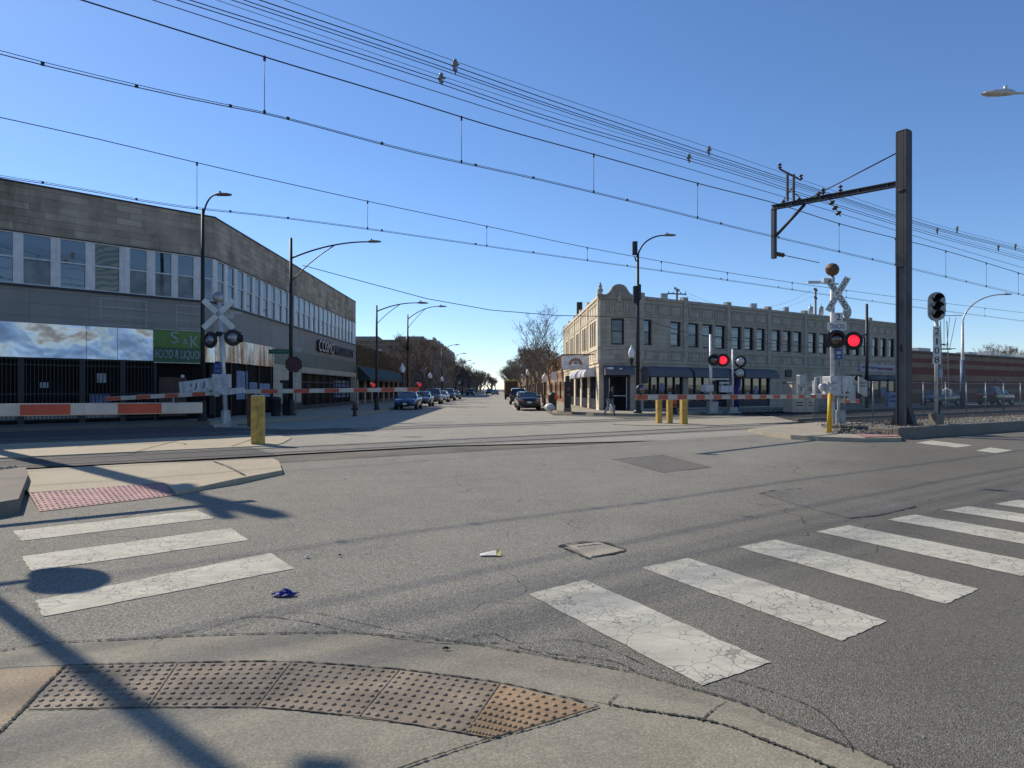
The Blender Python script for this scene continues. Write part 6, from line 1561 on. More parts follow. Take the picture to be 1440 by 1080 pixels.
# ================================================================== FENCE, CABINET, A-FRAME, PAY BOX
M['mesh_f'] = None
t = NT('chain_link_mesh'); v = t.pos()
n = t.n('BsdfTransparent'); mx = t.n('MixShader'); t.set((.075, .072, .065), .55, .3)
mx.inputs[0].default_value = .42; t.link(n.outputs[0], mx.inputs[1]); t.link(t.b.outputs[0], mx.inputs[2]); t.link(mx.outputs[0], t.out.inputs[0]); M['mesh_f'] = t.mat
f0 = V3(15.9, 36.0); of = V3(f0.x, f0.y, 0)
fe = empty('rail_fence', of, 'long chain link fence with pale posts between the tracks and the shops', 'fence')
Ff = Fr((f0.x, f0.y), RD, RN); Lf = 62; zt0 = 2.08
mb = MB(); mb.fquad(Ff, 0, Lf, .12, zt0, 0); mb.build('mesh_panel', M['mesh_f'], fe, of)
mb = MB(); mb.tube([Ff.pt(0, zt0, 0), Ff.pt(Lf, zt0, 0)], .025, 6); mb.tube([Ff.pt(0, .14, 0), Ff.pt(Lf, .14, 0)], .02, 6); mb.build('rail', M['galv'], fe, of)
k = 0; u = 0.0
while u <= Lf: 
    mb = MB(); mb.tube([Ff.pt(u, 0, 0), Ff.pt(u, zt0 + .06, 0)], .035, 8); mb.build('post', M['galv'], fe, of); u += 2.95
# a dark panel edge of the fence base / far platform kerb
mb = MB(); mb.fbox(Ff, -1.5, Lf, -.02, .16, -.25, .05); tag(mb.build('track_kerb', M['conc_old']), kind='structure')
# relay cabinet behind the track
oc = V3(20.2, 47.0, .1); cab = empty('signal_cabinet', oc, 'beige double door signal cabinet with a low lid behind the barrier arm', 'cabinet')
M['beige'] = plain('bright_beige_steel', (.62, .49, .35), .6, var=.1, grime=.25)  # even bright beige for case and doors
Fq = Fr((oc.x, oc.y), (.97, .25), (.25, -.97))
mb = MB(); mb.fbox(Fq, -1.05, 1.05, .1, 2.1, -1.0, 0); mb.build('case', M['beige'], cab, oc, bevel=.02)
mb = MB(); mb.fbox(Fq, -1.12, 1.12, 2.1, 2.2, -1.07, .08); mb.build('lid', M['galv'], cab, oc)
for u in (-.5, .5):
    mb = MB(); mb.fbox(Fq, u - .46, u + .46, .25, 2.0, 0, .03); d_ = mb.build('door', M['beige'], cab, oc, bevel=.01)
    mb = MB()
    for z in (.55, .75, 1.6, 1.75): mb.fbox(Fq, u - .25, u + .25, z, z + .06, .03, .045)
    mb.build('louvres', M['dull_red'], d_, oc)
    mb = MB(); mb.fbox(Fq, u * .2 - .02, u * .2 + .02, 1.0, 1.25, .03, .07); mb.build('handle', M['black_steel'], d_, oc)
# A-frame board
oa = V3(33.2, 59.6, .15); af = empty('sandwich_board', oa, 'blue and white sandwich board beside the dark column foot', 'sign')
M['aboard'] = plain('blue_white_board', (.32, .38, .52), .6, var=.3, scale=3)
Fa_ = Fr((oa.x, oa.y), (1, .2), (.2, -1)); mb = MB(); mb.extr(Fa_, [(-.5, .15), (.5, .15), (.42, 1.4), (-.42, 1.4)], .1, .14); mb.build('front_board', M['aboard'], af, oa)
mb = MB(); mb.extr(Fa_, [(-.5, .15), (.5, .15), (.42, 1.4), (-.42, 1.4)], -.3, -.26); mb.build('rear_board', M['aboard'], af, oa)
mb = MB(); mb.fbox(Fa_, -.3, .3, .55, .75, .141, .15); mb.fbox(Fa_, -.3, .3, .9, 1.2, .141, .15); mb.build('print', M['blue_sign'], af, oa)
# parking pay box at the corner
ob = G(798, 579, .15); pb = empty('pay_box', ob, 'slim black pay box with two red discs on the sunny corner', 'pay box')
mb = MB(); mb.box(ob + V3(0, 0, .13), (.5, .42, .26)); mb.build('base', M['conc_old'], pb, ob, bevel=.02)
mb = MB(); mb.box(ob + V3(0, 0, 1.15), (.44, .36, 1.8)); mb.box(ob + V3(0.02, 0, 2.2), (.24, .2, .5)); mb.build('case', M['black_steel'], pb, ob, bevel=.03)
for z in (1.55, 1.15):
    mb = MB(); mb.lathe([(0, .0), (.09, .0), (.09, .02), (0, .03)], ob + V3(.05, -.18, z), 12, V3(0, -1, 0)); mb.build('disc', M['gate_red'], pb, ob)
# bagged rubbish and bin by the tree
M['bag'] = plain('white_plastic_bag', (.58, .56, .52), .45, var=.15, grime=.2)
def lump(name, c, r, mat, label, cat, seed, squash=.8, n=14):
    r_ = random.Random(seed); mb = MB(); mb.smooth = True; rings = 8; v = []
    for i in range(rings + 1):
        th = math.pi * i / rings
        v.append([c + V3(math.sin(th) * math.cos(2 * math.pi * j / n), math.sin(th) * math.sin(2 * math.pi * j / n), 0) * r * r_.uniform(.85, 1.15) * (1 + .35 * (i / rings - .4)) + V3(0, 0, r * squash * (1 + math.cos(th))) for j in range(n)])
    for i in range(rings):
        for j in range(n): mb.face([v[i][j], v[i + 1][j], v[i + 1][(j + 1) % n], v[i][(j + 1) % n]])
    return tag(mb.build(name, mat, off=c), label, cat)
lump('rubbish_bag', G(773, 578.5, .15), .36, M['bag'], 'bulging white rubbish bag at the foot of the street tree', 'rubbish bag', 5)
c = G(778, 577, .15) + V3(0, .9, 0); lb_ = empty('litter_bin', c, 'dark litter bin with an orange flap behind the white rubbish bag', 'litter bin'); mb = MB(); mb.lathe([(.3, 0), (.32, .95), (.34, 1.0), (.3, 1.15), (.12, 1.3), (0, 1.32)], c, 14); mb.build('drum', M['black_steel'], lb_, c); mb = MB(); mb.box(c + V3(.25, -.28, .95), (.25, .1, .3), .5); mb.build('flap', M['orange'], lb_, c)
# small notice on the tree-side post
c = P(779, 529, 60); of = V3(c.x, c.y, .15); sp = empty('parking_sign', of, 'pale lilac parking notice on a thin post by the tall bare tree', 'sign'); mb = MB(); mb.box(c, (.42, .02, .62)); mb.build('plate', M['sign_lilac'], sp, of); mb = MB(); mb.tube([V3(c.x, c.y + .04, .15), V3(c.x, c.y + .04, c.z + .3)], .03, 8); mb.build('post', M['galv'], sp, of)

# ================================================================== UTILITY POLES BEHIND THE ROOFS
M['pole_wood'] = plain('weathered_pole_wood', (.13, .10, .075), .9, var=.3)
def utility_pole(px, d, ztop, label, cross, trans=False):
    b = V3(ray(px) * d, d, 0); o = empty('utility_pole', b, label, 'utility pole', 'wooden utility poles behind the shops'); mb = MB(); mb.tube([b, b + V3(0, 0, ztop)], [.17, .12], 8); mb.build('pole', M['pole_wood'], o, b)
    for dz, w, an in cross:
        mb = MB(); mb.box(b + V3(0, 0, ztop - dz), (w, .12, .14), an)
        for k in (-.45, -.2, .2, .45): mb.lathe([(.03, 0), (.06, .05), (.06, .14), (.02, .2)], b + V3(math.cos(an) * w * k, math.sin(an) * w * k, ztop - dz + .07), 6)
        mb.build('crossarm', M['pole_wood'], o, b)
    if trans:
        for k in (-.7, .7): mb = MB(); p = b + V3(k, -.1, ztop - 3.6); mb.lathe([(0, 0), (.3, .0), (.3, 1.0), (.2, 1.1), (0, 1.12)], p, 12); mb.tube([p + V3(0, 0, 1.1), p + V3(0, 0, 1.5)], .05, 6); mb.build('transformer', M['galv'], o, b)
    return b
b1_ = utility_pole(952, 84, 13.9, 'utility pole top with slanted crossarms over the terracotta roof', ((.5, 2.6, .3), (.0, 2.4, 1.1)))
b2_ = utility_pole(1147, 92, 15.3, 'utility pole with two transformers behind the terracotta roof', ((.3, 1.6, .9), (1.4, 1.3, .9)), True)
b3_ = utility_pole(880, 88, 13.3, 'utility pole with tangled fittings peeping over the curved gable', ((.4, 1.8, .2), (1.2, 2.2, .1), (.0, 1.2, 1.3)))
T = lambda b, dx, z: V3(b.x + dx, b.y, z)
free_wire([T(b1_, -.9, 13.4), T(b3_, .8, 13.0)], .012, 'upper thin wire between the two roofside utility poles', sag=.5)
free_wire([T(b1_, -.9, 12.9), T(b3_, .8, 12.2)], .012, 'lower thin wire between the two roofside utility poles', sag=.6)
free_wire([T(b1_, .9, 13.8), T(b2_, -.6, 15.0)], .014, 'wire sagging from the slanted crossarms to the transformer pole', sag=2.4)
free_wire([T(b1_, .9, 13.3), T(b2_, -.5, 14.2)], .012, 'second wire sagging low between the crossarms and the transformer pole', sag=2.2)

# ================================================================== BARE TREES
M['bark'] = plain('grey_brown_bark', (.14, .115, .09), .95, var=.3, scale=4, fine=30)
M['twig'] = plain('dark_winter_twigs', (.13, .108, .09), .95, var=.3, bump=0)
M['twig_r'] = plain('reddish_winter_twigs', (.17, .13, .105), .95, var=.3, bump=0)
M['dry_leaf'] = plain('withered_leaves', (.10, .065, .035), .9, bump=0)
def bare_tree(seed, H, spread, trunk_h, twig, leaves=0, up=.55, order=5, r0=.12, leader=False, rmin=.008):
    """trunk and limbs grown by forking; returned as (trunk builder, crown builder) around the origin"""
    r_ = random.Random(seed); tr = MB(); cr = MB(); lf = []; leadn = [5]; lead_ok = lambda d, l: d.z > .93
    def grow(p, d, L, r, lvl):
        n = 3 if lvl < 3 else 2; pts = [p]; q = p; dd = d
        for i in range(n):
            dd = (dd + V3(r_.gauss(0, .16), r_.gauss(0, .16), r_.gauss(.04, .10))).normalized(); q = q + dd * (L / n); pts.append(q)
        m = tr if lvl == 0 else cr
        m.m = 0 if lvl <= 1 else 1
        rs = [r + (r * .62 - r) * i / n for i in range(n + 1)]
        m.tube(pts, rs, 8 if lvl == 0 else (5 if lvl < 3 else 3), caps=False)
        if lvl >= order:
            if leaves and r_.random() < leaves: lf.append(pts[-1])
            return
        k = r_.choice((3, 4)) if lvl < 3 else r_.choice((2, 3, 3))
        if leader and leadn[0] > 0 and lvl <= 1 and (p - V3(0, 0, 0)).length >= 0 and lead_ok(dd, lvl):
            leadn[0] -= 1
            grow(pts[-1], (dd + V3(r_.gauss(0, .05), r_.gauss(0, .05), .4)).normalized(), L * (.55 if lvl == 0 else .8), r * .72, 1)
        for j in range(k):
            a = r_.uniform(0, 6.283); s = spread * r_.uniform(.55, 1.15)
            side = V3(math.cos(a), math.sin(a)); nd = (dd * r_.uniform(.6, 1.0) + side * s + V3(0, 0, up * .35)).normalized()
            st = pts[-1] if j < 2 else pts[-2].lerp(pts[-1], r_.random())
            grow(st, nd, L * r_.uniform(.55, .82), max(r * r_.uniform(.5, .68), rmin), lvl + 1)
    grow(V3(0, 0, 0), V3(0, 0, 1), trunk_h, r0, 0)
    top = max(v.z for v in cr.v); k = H / top
    for m in (tr, cr):
        for v in m.v: v *= k
    cr.m = 2
    for p in lf:
        p = p * k; a = r_.uniform(0, 6.28); s = r_.uniform(.04, .09); e1 = V3(math.cos(a), math.sin(a), r_.uniform(-.6, .6)) * s; e2 = V3(-math.sin(a), math.cos(a), r_.uniform(-.8, .2)) * s * .6
        cr.face([p, p + e1 + e2, p + e1 * 2, p + e1 - e2])
    return tr, cr
TREES = {}
def plant(kind, loc, sc_, rz, label, group):
    if kind not in TREES:
        spec = {'tall': (11, 9.2, .75, 3.0, 'twig', .10, .55, 6, .12), 'round': (23, 7.4, .72, 1.7, 'twig_r', .10, .5, 7, .12), 'round2': (37, 7.2, .66, 1.8, 'twig', .08, .5, 7, .12), 'leafy': (53, 7.0, .74, 1.6, 'twig', .5, .4, 7, .12)}[kind]
        tr, cr = bare_tree(*spec[:4], spec[4], spec[5], spec[6], spec[7], spec[8], leader=(kind == 'tall'))
        r = empty('bare_tree', (0, 0, 0)); tr.build('trunk', M['bark'], r); cr.build('crown', [M['bark'], M[spec[4]], M['dry_leaf']], r); TREES[kind] = [r, False]
    r, used = TREES[kind]; o = copy_tree(r) if used else r; TREES[kind][1] = True
    o.location = loc; o.scale = (sc_,) * 3; o.rotation_euler = (0, 0, rz)
    return tag(o, label, 'tree', group)
gL, gR = 'bare trees along the left pavement', 'bare trees along the right pavement'
plant('tall', V3(3.75, 61.5, .15), 1.0, .4, 'tall slender bare tree by the blade sign, its crown clear against the sky', gR)
lefts = [('round', 70, 1.0, 'nearest bare tree on the left pavement, in front of the boarded shop'), ('round2', 80, 1.05, 'second bare tree along the left pavement'), ('round', 90, 1.1, 'third bare tree along the left pavement, before the gabled apartments'), ('leafy', 102, 1.1, 'fourth bare tree along the left pavement'), ('round2', 116, 1.15, 'fifth bare tree along the left pavement'), ('round', 132, 1.1, 'sixth bare tree along the left pavement'), ('leafy', 150, 1.1, 'seventh bare tree along the left pavement'), ('round2', 172, 1.15, 'eighth bare tree along the left pavement'), ('round', 200, 1.2, 'ninth bare tree along the left pavement'), ('leafy', 235, 1.25, 'tenth bare tree along the left pavement'), ('round2', 275, 1.3, 'eleventh bare tree far along the left pavement'), ('leafy', 320, 1.5, 'twelfth bare tree far along the left pavement'), ('round', 370, 1.5, 'last bare tree far along the left pavement')]
rt = random.Random(8)
for k, D, s, lb in lefts: plant(k, V3(sx(D, -8.95) - 1.1, D, .15), s, rt.uniform(0, 6), lb, gL)
rights = [('round', 74, .78, 'bushy bare tree just behind the tall slender tree on the right'), ('leafy', 82, .85, 'brown leaved tree third along the right pavement'), ('round2', 92, .9, 'fourth tree along the right pavement'), ('round', 104, .95, 'fifth tree along the right pavement'), ('leafy', 118, 1.0, 'sixth tree along the right pavement'), ('round2', 136, 1.0, 'seventh tree along the right pavement'), ('round', 158, 1.05, 'eighth tree along the right pavement'), ('leafy', 184, 1.1, 'ninth tree along the right pavement'), ('round2', 220, 1.2, 'tenth tree far along the right pavement'), ('round', 265, 1.3, 'eleventh tree far along the right pavement'), ('leafy', 320, 1.5, 'twelfth tree far along the right pavement'), ('round2', 370, 1.6, 'thirteenth tree far along the right pavement'), ('round', 420, 1.7, 'last tree far along the right pavement')]
for k, D, s, lb in rights: plant(k, V3(sx(D, 3.35) + 1.2, D, .15), s * 1.18, rt.uniform(0, 6), lb, gR)
plant('round', V3(.70 * 128, 128, 0), 1.42, 1.0, 'bare treetop above the striped brick roof, left one', 'bare treetops over the striped building')
plant('round2', V3(.735 * 134, 134, 0), 1.42, 2.2, 'bare treetop above the striped brick roof, right one', 'bare treetops over the striped building')
# the far end of the street closes in a mass of trees
tr, cr = bare_tree(71, 8, .7, 1.6, 'twig', .0, .4, 6, .25, rmin=.03)
mb = MB(); r_ = random.Random(6)
for i in range(80):
    cx_, cy_ = r_.uniform(-70, 45), r_.uniform(430, 620)
    if abs(cx_ + 8.5) < 2.5: continue
    s = r_.uniform(1.1, 1.9); an = r_.uniform(0, 6.28); ca, sa = math.cos(an), math.sin(an); base = len(mb.v)
    for m in (tr, cr):
        base = len(mb.v)
        mb.v.extend(V3((v.x * ca - v.y * sa) * s + cx_, (v.x * sa + v.y * ca) * s + cy_, v.z * s) for v in m.v)
        mb.f.extend(tuple(q + base for q in f) for f in m.f); mb.mi.extend([0] * len(m.f)); mb.sm.extend(m.sm)
tag(mb.build('distant_treeline', M['twig']), kind='stuff')

# ================================================================== CARS
M['tyre'] = plain('tyre_rubber', (.015, .015, .015), .85); M['rim'] = plain('alloy_rim', (.35, .35, .36), .35, .6); M['trim'] = plain('black_trim', (.012, .012, .013), .5)
M['car_glass'] = glass('car_glass', (.012, .015, .02), .03, .01, .8, 1.6); M['headlamp'] = glass('headlamp_glass', (.5, .52, .55), .08, .1, .8)
M['tail'] = glass('tail_lamp', (.22, .01, .012), .1, .1); M['plate'] = plain('licence_plate', (.55, .56, .58), .5); M['chrome'] = plain('chrome', (.5, .5, .5), .2, .9, grime=.05)
PAINT = {k: carpaint(k + '_car_paint', c) for k, c in dict(blue=(.03, .07, .20), slate=(.07, .10, .16), grey=(.13, .14, .16), silver=(.36, .37, .38), white=(.62, .63, .64), black=(.012, .013, .016), navy=(.02, .03, .06), dark=(.03, .032, .036)).items()}
SPEC = {  # y, half width, sill, shoulder height | greenhouse: y, half width base/top, height
    'sedan': dict(L=4.8, st=[(-2.40, .70, .42, .72), (-2.33, .84, .34, .93), (-1.95, .90, .28, 1.0), (-1.2, .915, .24, 1.0), (0, .925, .22, .98), (.95, .915, .24, .97), (1.7, .90, .28, .88), (2.15, .86, .3, .80), (2.36, .74, .36, .66), (2.42, .60, .42, .58)], gh=[(-1.72, .80, .78, .99, 1.0), (-1.0, .82, .62, .99, 1.40), (-.1, .83, .63, .98, 1.45), (.45, .83, .62, .97, 1.40), (1.28, .80, .74, .96, .98)], wh=.32, wy=(-1.42, 1.45)),
    'suv': dict(L=4.75, st=[(-2.36, .78, .5, .95), (-2.28, .90, .42, 1.08), (-1.9, .94, .36, 1.12), (-1, .955, .32, 1.12), (0, .96, .30, 1.10), (.95, .95, .32, 1.08), (1.7, .93, .36, 1.03), (2.12, .89, .4, .96), (2.32, .80, .45, .80), (2.38, .66, .5, .70)], gh=[(-2.2, .82, .76, 1.10, 1.12), (-1.95, .84, .70, 1.11, 1.70), (-.6, .86, .70, 1.10, 1.76), (.25, .86, .68, 1.09, 1.70), (1.12, .83, .76, 1.08, 1.09)], wh=.37, wy=(-1.4, 1.42))}
def make_car(kind, label):
    S = SPEC[kind]; o = empty('parked_car', (0, 0, 0), label, 'car')
    mb = MB(); mb.smooth = True; prev = None
    for y, w, zb, zs in S['st']:
        zm = (zb + zs) * .5
        half = [(0, zb), (w * .88, zb), (w * .97, zb + .10), (w, zm), (w * .985, zs - .13), (w * .93, zs - .03), (w * .80, zs + .01), (w * .4, zs + .035), (0, zs + .04)]
        ring = [V3(a, y, z) for a, z in half] + [V3(-a, y, z) for a, z in half[-2:0:-1]]
        if prev:
            n = len(ring)
            for k in range(n): mb.face([prev[k], ring[k], ring[(k + 1) % n], prev[(k + 1) % n]])
        else: mb.face(list(reversed(ring)))
        prev = ring
    mb.face(prev); body = mb.build('body', PAINT['grey'], o)
    body.data.materials.clear(); body.data.materials.append(PAINT['grey'])
    gh = S['gh']; mb = MB(); prev = None
    for y, wb, wt, z0, z1 in gh:
        ring = [V3(-wb, y, z0), V3(-wt, y, z1), V3(wt, y, z1), V3(wb, y, z0)]
        if prev:
            for k in range(3): mb.face([prev[k], ring[k], ring[k + 1], prev[k + 1]])
        prev = ring
    mb.build('windows', M['car_glass'], o)
    mb = MB(); mb.smooth = True                            # roof skin and pillars
    r3 = gh[1:4]
    for (y0, a0, b0, c0, z0), (y1, a1, b1, c1, z1) in zip(r3, r3[1:]):
        for s0, s1, h0, h1 in ((-1.03, -.5, -.02, .025), (-.5, .5, .025, .025), (.5, 1.03, .025, -.02)): mb.face([V3(b0 * s0, y0, z0 + h0), V3(b0 * s1, y0, z0 + h1), V3(b1 * s1, y1, z1 + h1), V3(b1 * s0, y1, z1 + h0)])
    for sgn in (-1, 1):
        for i, j in ((0, 1), (4, 3)):
            p = V3(sgn * gh[i][1] * 1.0, gh[i][0], gh[i][3]); q = V3(sgn * gh[j][2] * 1.0, gh[j][0], gh[j][4]); mb.tube([p, q], .045, 6)
        for yy, k in ((-.35 if kind == 'sedan' else -.75, .99),): mb.tube([V3(sgn * gh[2][1] * 1.0, yy, gh[2][3]), V3(sgn * gh[2][2] * 1.01, yy - .03, gh[2][4] - .03)], .04, 6)
    rf = mb.build('roof', PAINT['grey'], o)
    wr_ = S['wh']
    for yy in S['wy']:
        for sgn in (-1, 1):
            c = V3(sgn * .80, yy, wr_); mb = MB(); mb.lathe([(0, -.12), (wr_ * .62, -.12), (wr_ * .95, -.11), (wr_, -.06), (wr_, .06), (wr_ * .95, .11), (wr_ * .62, .125)], c, 20, V3(sgn, 0, 0)); w = mb.build('wheel', M['tyre'], o)
            mb = MB(); mb.lathe([(wr_ * .62, .10), (wr_ * .55, .135), (wr_ * .2, .12), (0, .125)], c, 12, V3(sgn, 0, 0), False); mb.build('rim', M['rim'], w)
            mb = MB(); mb.lathe([(wr_ * 1.2, .02), (wr_ * 1.2, .128), (wr_ * .98, .13)], c, 20, V3(sgn, 0, 0)); mb.build('wheel_arch', M['trim'], o)
    yf = S['st'][-2][0]; yr = S['st'][1][0]; zf = S['st'][-3][3]; zr = S['st'][1][3]
    for sgn in (-1, 1):
        mb = MB(); mb.hexa([V3(sgn * .42, yf - .02, zf - .24), V3(sgn * .80, yf - .20, zf - .22), V3(sgn * .83, yf - .28, zf - .22), V3(sgn * .42, yf - .3, zf - .24), V3(sgn * .46, yf + .0, zf - .08), V3(sgn * .82, yf - .17, zf - .05), V3(sgn * .84, yf - .28, zf - .05), V3(sgn * .46, yf - .3, zf - .08)]); mb.build('headlight', M['headlamp'], o)
        mb = MB(); mb.box(V3(sgn * .66, yr - .035, zr - .12), (.36, .12, .17)); mb.build('tail_light', M['tail'], o)
        mb = MB(); mb.box(V3(sgn * (S['st'][4][1] + .07), gh[3][0] + .45, gh[3][3] + .07), (.2, .1, .14)); mb.build('mirror', PAINT['dark'], o, bevel=.03)
    mb = MB(); mb.box(V3(0, yf + .03, zf - .20), (.72, .1, .16)); mb.box(V3(0, yf + .03, .42), (1.2, .1, .14)); mb.build('grille', M['trim'], o, bevel=.02)
    mb = MB(); mb.box(V3(0, yf + .085, .50), (.32, .02, .16)); mb.box(V3(0, yr - .09, zr - .28), (.32, .02, .16)); mb.build('licence_plate', M['plate'], o)
    mb = MB(); mb.box(V3(0, yr - .06, .45), (1.6, .16, .20)); mb.box(V3(0, yr - .05, zr - .14), (.9, .06, .05)); mb.build('rear_bumper', M['trim'], o, bevel=.03)
    return o
PROTO = {'sedan': [make_car('sedan', 'x'), 0], 'suv': [make_car('suv', 'x'), 0]}
def park(kind, loc, rz, paint, label, group, sc_=1.0):
    pr_ = PROTO[kind]; o = copy_tree(pr_[0]) if pr_[1] else pr_[0]
    if not pr_[1]:
        for ch in children(o):
            if ch.name.split('.')[0] in ('body', 'roof'): ch.material_slots[0].link = 'OBJECT'
    pr_[1] = 1
    for ch in children(o):
        if ch.name.split('.')[0] in ('body', 'roof'): ch.material_slots[0].link = 'OBJECT'; ch.material_slots[0].material = PAINT[paint]
    o.location = loc; o.rotation_euler = (0, 0, rz); o.scale = (sc_,) * 3
    return tag(o, label, 'car', group)
zr_ = .012; gl_ = 'cars parked along the left kerb'; gr_ = 'cars parked along the right kerb'
for k, D, pt, lb in (('sedan', 55, 'blue', 'blue sedan parked first in the left row, facing the crossing'), ('sedan', 65.5, 'slate', 'slate blue sedan second in the left row'), ('suv', 76, 'grey', 'grey suv third in the left row'), ('sedan', 87, 'white', 'white sedan fourth in the left row'), ('suv', 99, 'slate', 'slate suv fifth in the left row'), ('sedan', 112, 'grey', 'grey sedan sixth in the left row'), ('suv', 170, 'dark', 'dark suv far along the left row')):
    park(k, V3(sx(D, -8.95) + 1.15, D + 2.3, zr_), math.pi + .016, pt, lb, gl_)
for k, D, pt, lb in (('sedan', 53, 'black', 'black sedan with chrome strip parked first in the right row, seen from behind'), ('sedan', 61, 'silver', 'silver car second in the right row, behind the black sedan'), ('suv', 73, 'dark', 'dark suv third in the right row')):
    park(k, V3(sx(D, 3.35) - (1.2 if D < 70 else 1.55), D + 2.3, zr_), .016, pt, lb, gr_)
gd = 'cars driving up the street'
park('suv', V3(-6.6, 200, zr_), math.pi, 'dark', 'dark suv coming up the far street, left of a pair', gd)
park('sedan', V3(-4.6, 188, zr_), math.pi, 'slate', 'slate car coming up the far street, right of a pair', gd)
park('sedan', V3(-3.2, 330, zr_), math.pi, 'silver', 'tiny pale car at the far end of the street', gd)
park('suv', V3(sx(150, 3.35) - 1.2, 150, zr_), .016, 'navy', 'navy suv parked beyond the yellow truck', gr_)
gp = 'cars parked by the striped brick building'
park('sedan', V3(40.3, 64.2, .15), aR - math.pi / 2 + math.pi, 'slate', 'dark sedan behind the fence left of the silver lamp', gp)
park('suv', V3(48.6, 68.6, .15), aR - math.pi / 2, 'dark', 'dark suv behind the fence right of the silver lamp', gp)
# yellow box truck
M['truck_y'] = plain('yellow_truck_paint', (.50, .27, .03), .5, grime=.2)
ot = V3(sx(108, 3.35) - 1.75, 112, zr_); tk = empty('box_truck', ot, 'yellow box truck parked far along the right kerb', 'truck')
mb = MB(); mb.box(ot + V3(0, 0, 1.95), (2.3, 6.0, 2.3)); mb.build('box', M['truck_y'], tk, ot, bevel=.05)
mb = MB(); mb.box(ot + V3(0, 0, .72), (2.2, 7.6, .3)); mb.box(ot + V3(0, -3.1, .5), (2.2, .2, .25)); mb.build('chassis', M['trim'], tk, ot)
mb = MB(); mb.box(ot + V3(0, 3.9, 1.5), (2.1, 1.7, 1.6)); mb.build('cab', M['truck_y'], tk, ot, bevel=.15)
mb = MB(); mb.box(ot + V3(0, -3.02, 1.95), (1.9, .06, 1.9)); mb.build('rear_door', M['dull_red'], tk, ot)
for yy in (-2, 3.4):
    for sgn in (-1, 1): mb = MB(); mb.lathe([(0, -.14), (.48, -.14), (.48, .14), (0, .14)], ot + V3(sgn * .95, yy, .48), 16, V3(1, 0, 0)); mb.build('wheel', M['tyre'], tk, ot)

# ================================================================== PEDESTRIAN
M['skin'] = plain('dark_brown_skin', (.11, .06, .04), .6, bump=0, grime=0); M['jacket'] = plain('black_jacket', (.015, .016, .022), .8, bump=0); M['jeans'] = plain('grey_blue_trousers', (.15, .17, .22), .85, bump=0); M['shoe'] = plain('black_shoes', (.015, .015, .015), .6, bump=0)
def skin(name, verts, edges, radii, mat, parent, off, root=0, sub=2):
    me = bpy.data.meshes.new(name); me.from_pydata([tuple(v) for v in verts], edges, []); o = bpy.data.objects.new(name, me); COL.objects.link(o)
    o.modifiers.new('skin', 'SKIN'); s = o.modifiers.new('sub', 'SUBSURF'); s.levels = sub; s.render_levels = sub
    for i, r in enumerate(radii): me.skin_vertices[0].data[i].radius = (r, r) if not isinstance(r, tuple) else r; me.skin_vertices[0].data[i].use_root = (i == root)
    dg = bpy.context.evaluated_depsgraph_get(); m2 = bpy.data.meshes.new_from_object(o.evaluated_get(dg)); bpy.data.objects.remove(o)
    m2.materials.clear(); m2.materials.append(mat)
    for p in m2.polygons: p.use_smooth = True
    q = bpy.data.objects.new(name, m2); COL.objects.link(q)
    if parent is not None: q.parent = parent
    return q
op = G(857.5, 584, .15)
pe = empty('person', op, 'person in a black jacket and grey trousers walking past the corner door, stooping slightly', 'person', rz=.9)
# walking, facing local -y; heights for a 1.70 m figure
J = dict(pel=(0, 0, .90), spi=(0, -.04, 1.12), che=(0, -.10, 1.34), nek=(0, -.16, 1.46), hed=(0, -.20, 1.58), top=(0, -.20, 1.66),
         hl=(.10, 0, .87), kl=(.11, -.20, .50), al=(.10, -.22, .10), tl=(.10, -.36, .05), hr=(-.10, 0, .87), kr=(-.10, .04, .48), ar=(-.10, .30, .14), tr=(-.10, .20, .04),
         sl=(.19, -.11, 1.38), el=(.26, .04, 1.12), wl=(.26, .0, .88), sr=(-.19, -.11, 1.38), er=(-.25, -.12, 1.10), wr=(-.22, -.28, .93))
E = [('pel', 'spi'), ('spi', 'che'), ('che', 'nek'), ('nek', 'hed'), ('hed', 'top'), ('pel', 'hl'), ('hl', 'kl'), ('kl', 'al'), ('al', 'tl'), ('pel', 'hr'), ('hr', 'kr'), ('kr', 'ar'), ('ar', 'tr'), ('che', 'sl'), ('sl', 'el'), ('el', 'wl'), ('che', 'sr'), ('sr', 'er'), ('er', 'wr')]
RR = dict(pel=(.15, .11), spi=(.14, .10), che=(.16, .11), nek=.055, hed=(.075, .095), top=(.06, .075), hl=.09, kl=.06, al=.042, tl=.035, hr=.09, kr=.06, ar=.042, tr=.035, sl=.06, el=.045, wl=.032, sr=.06, er=.045, wr=.032)
def subset(keys, k=1.0, add=0.0):
    keys = list(keys); ix = {q: i for i, q in enumerate(keys)}
    rad = [tuple(x * k + add for x in RR[q]) if isinstance(RR[q], tuple) else RR[q] * k + add for q in keys]
    return [J[q] for q in keys], [(ix[a], ix[b]) for a, b in E if a in ix and b in ix], rad
v_, e_, r__ = subset(J); skin('body', v_, e_, r__, M['skin'], pe, op)
v_, e_, r__ = subset(['pel', 'spi', 'che', 'sl', 'el', 'wl', 'sr', 'er', 'wr'], 1.0, .028); skin('jacket', v_, e_, r__, M['jacket'], pe, op)
v_, e_, r__ = subset(['pel', 'hl', 'kl', 'al', 'hr', 'kr', 'ar'], 1.0, .022); skin('trousers', v_, e_, r__, M['jeans'], pe, op)
skin('shoe', [(.10, -.19, .06), (.10, -.36, .045)], [(0, 1)], [.055, .045], M['shoe'], pe, op); skin('shoe', [(-.10, .32, .10), (-.10, .19, .04)], [(0, 1)], [.055, .045], M['shoe'], pe, op)
skin('cap', [(0, -.17, 1.63), (0, -.21, 1.70), (0, -.33, 1.645)], [(0, 1), (0, 2)], [.095, .06, .03], M['jacket'], pe, op)
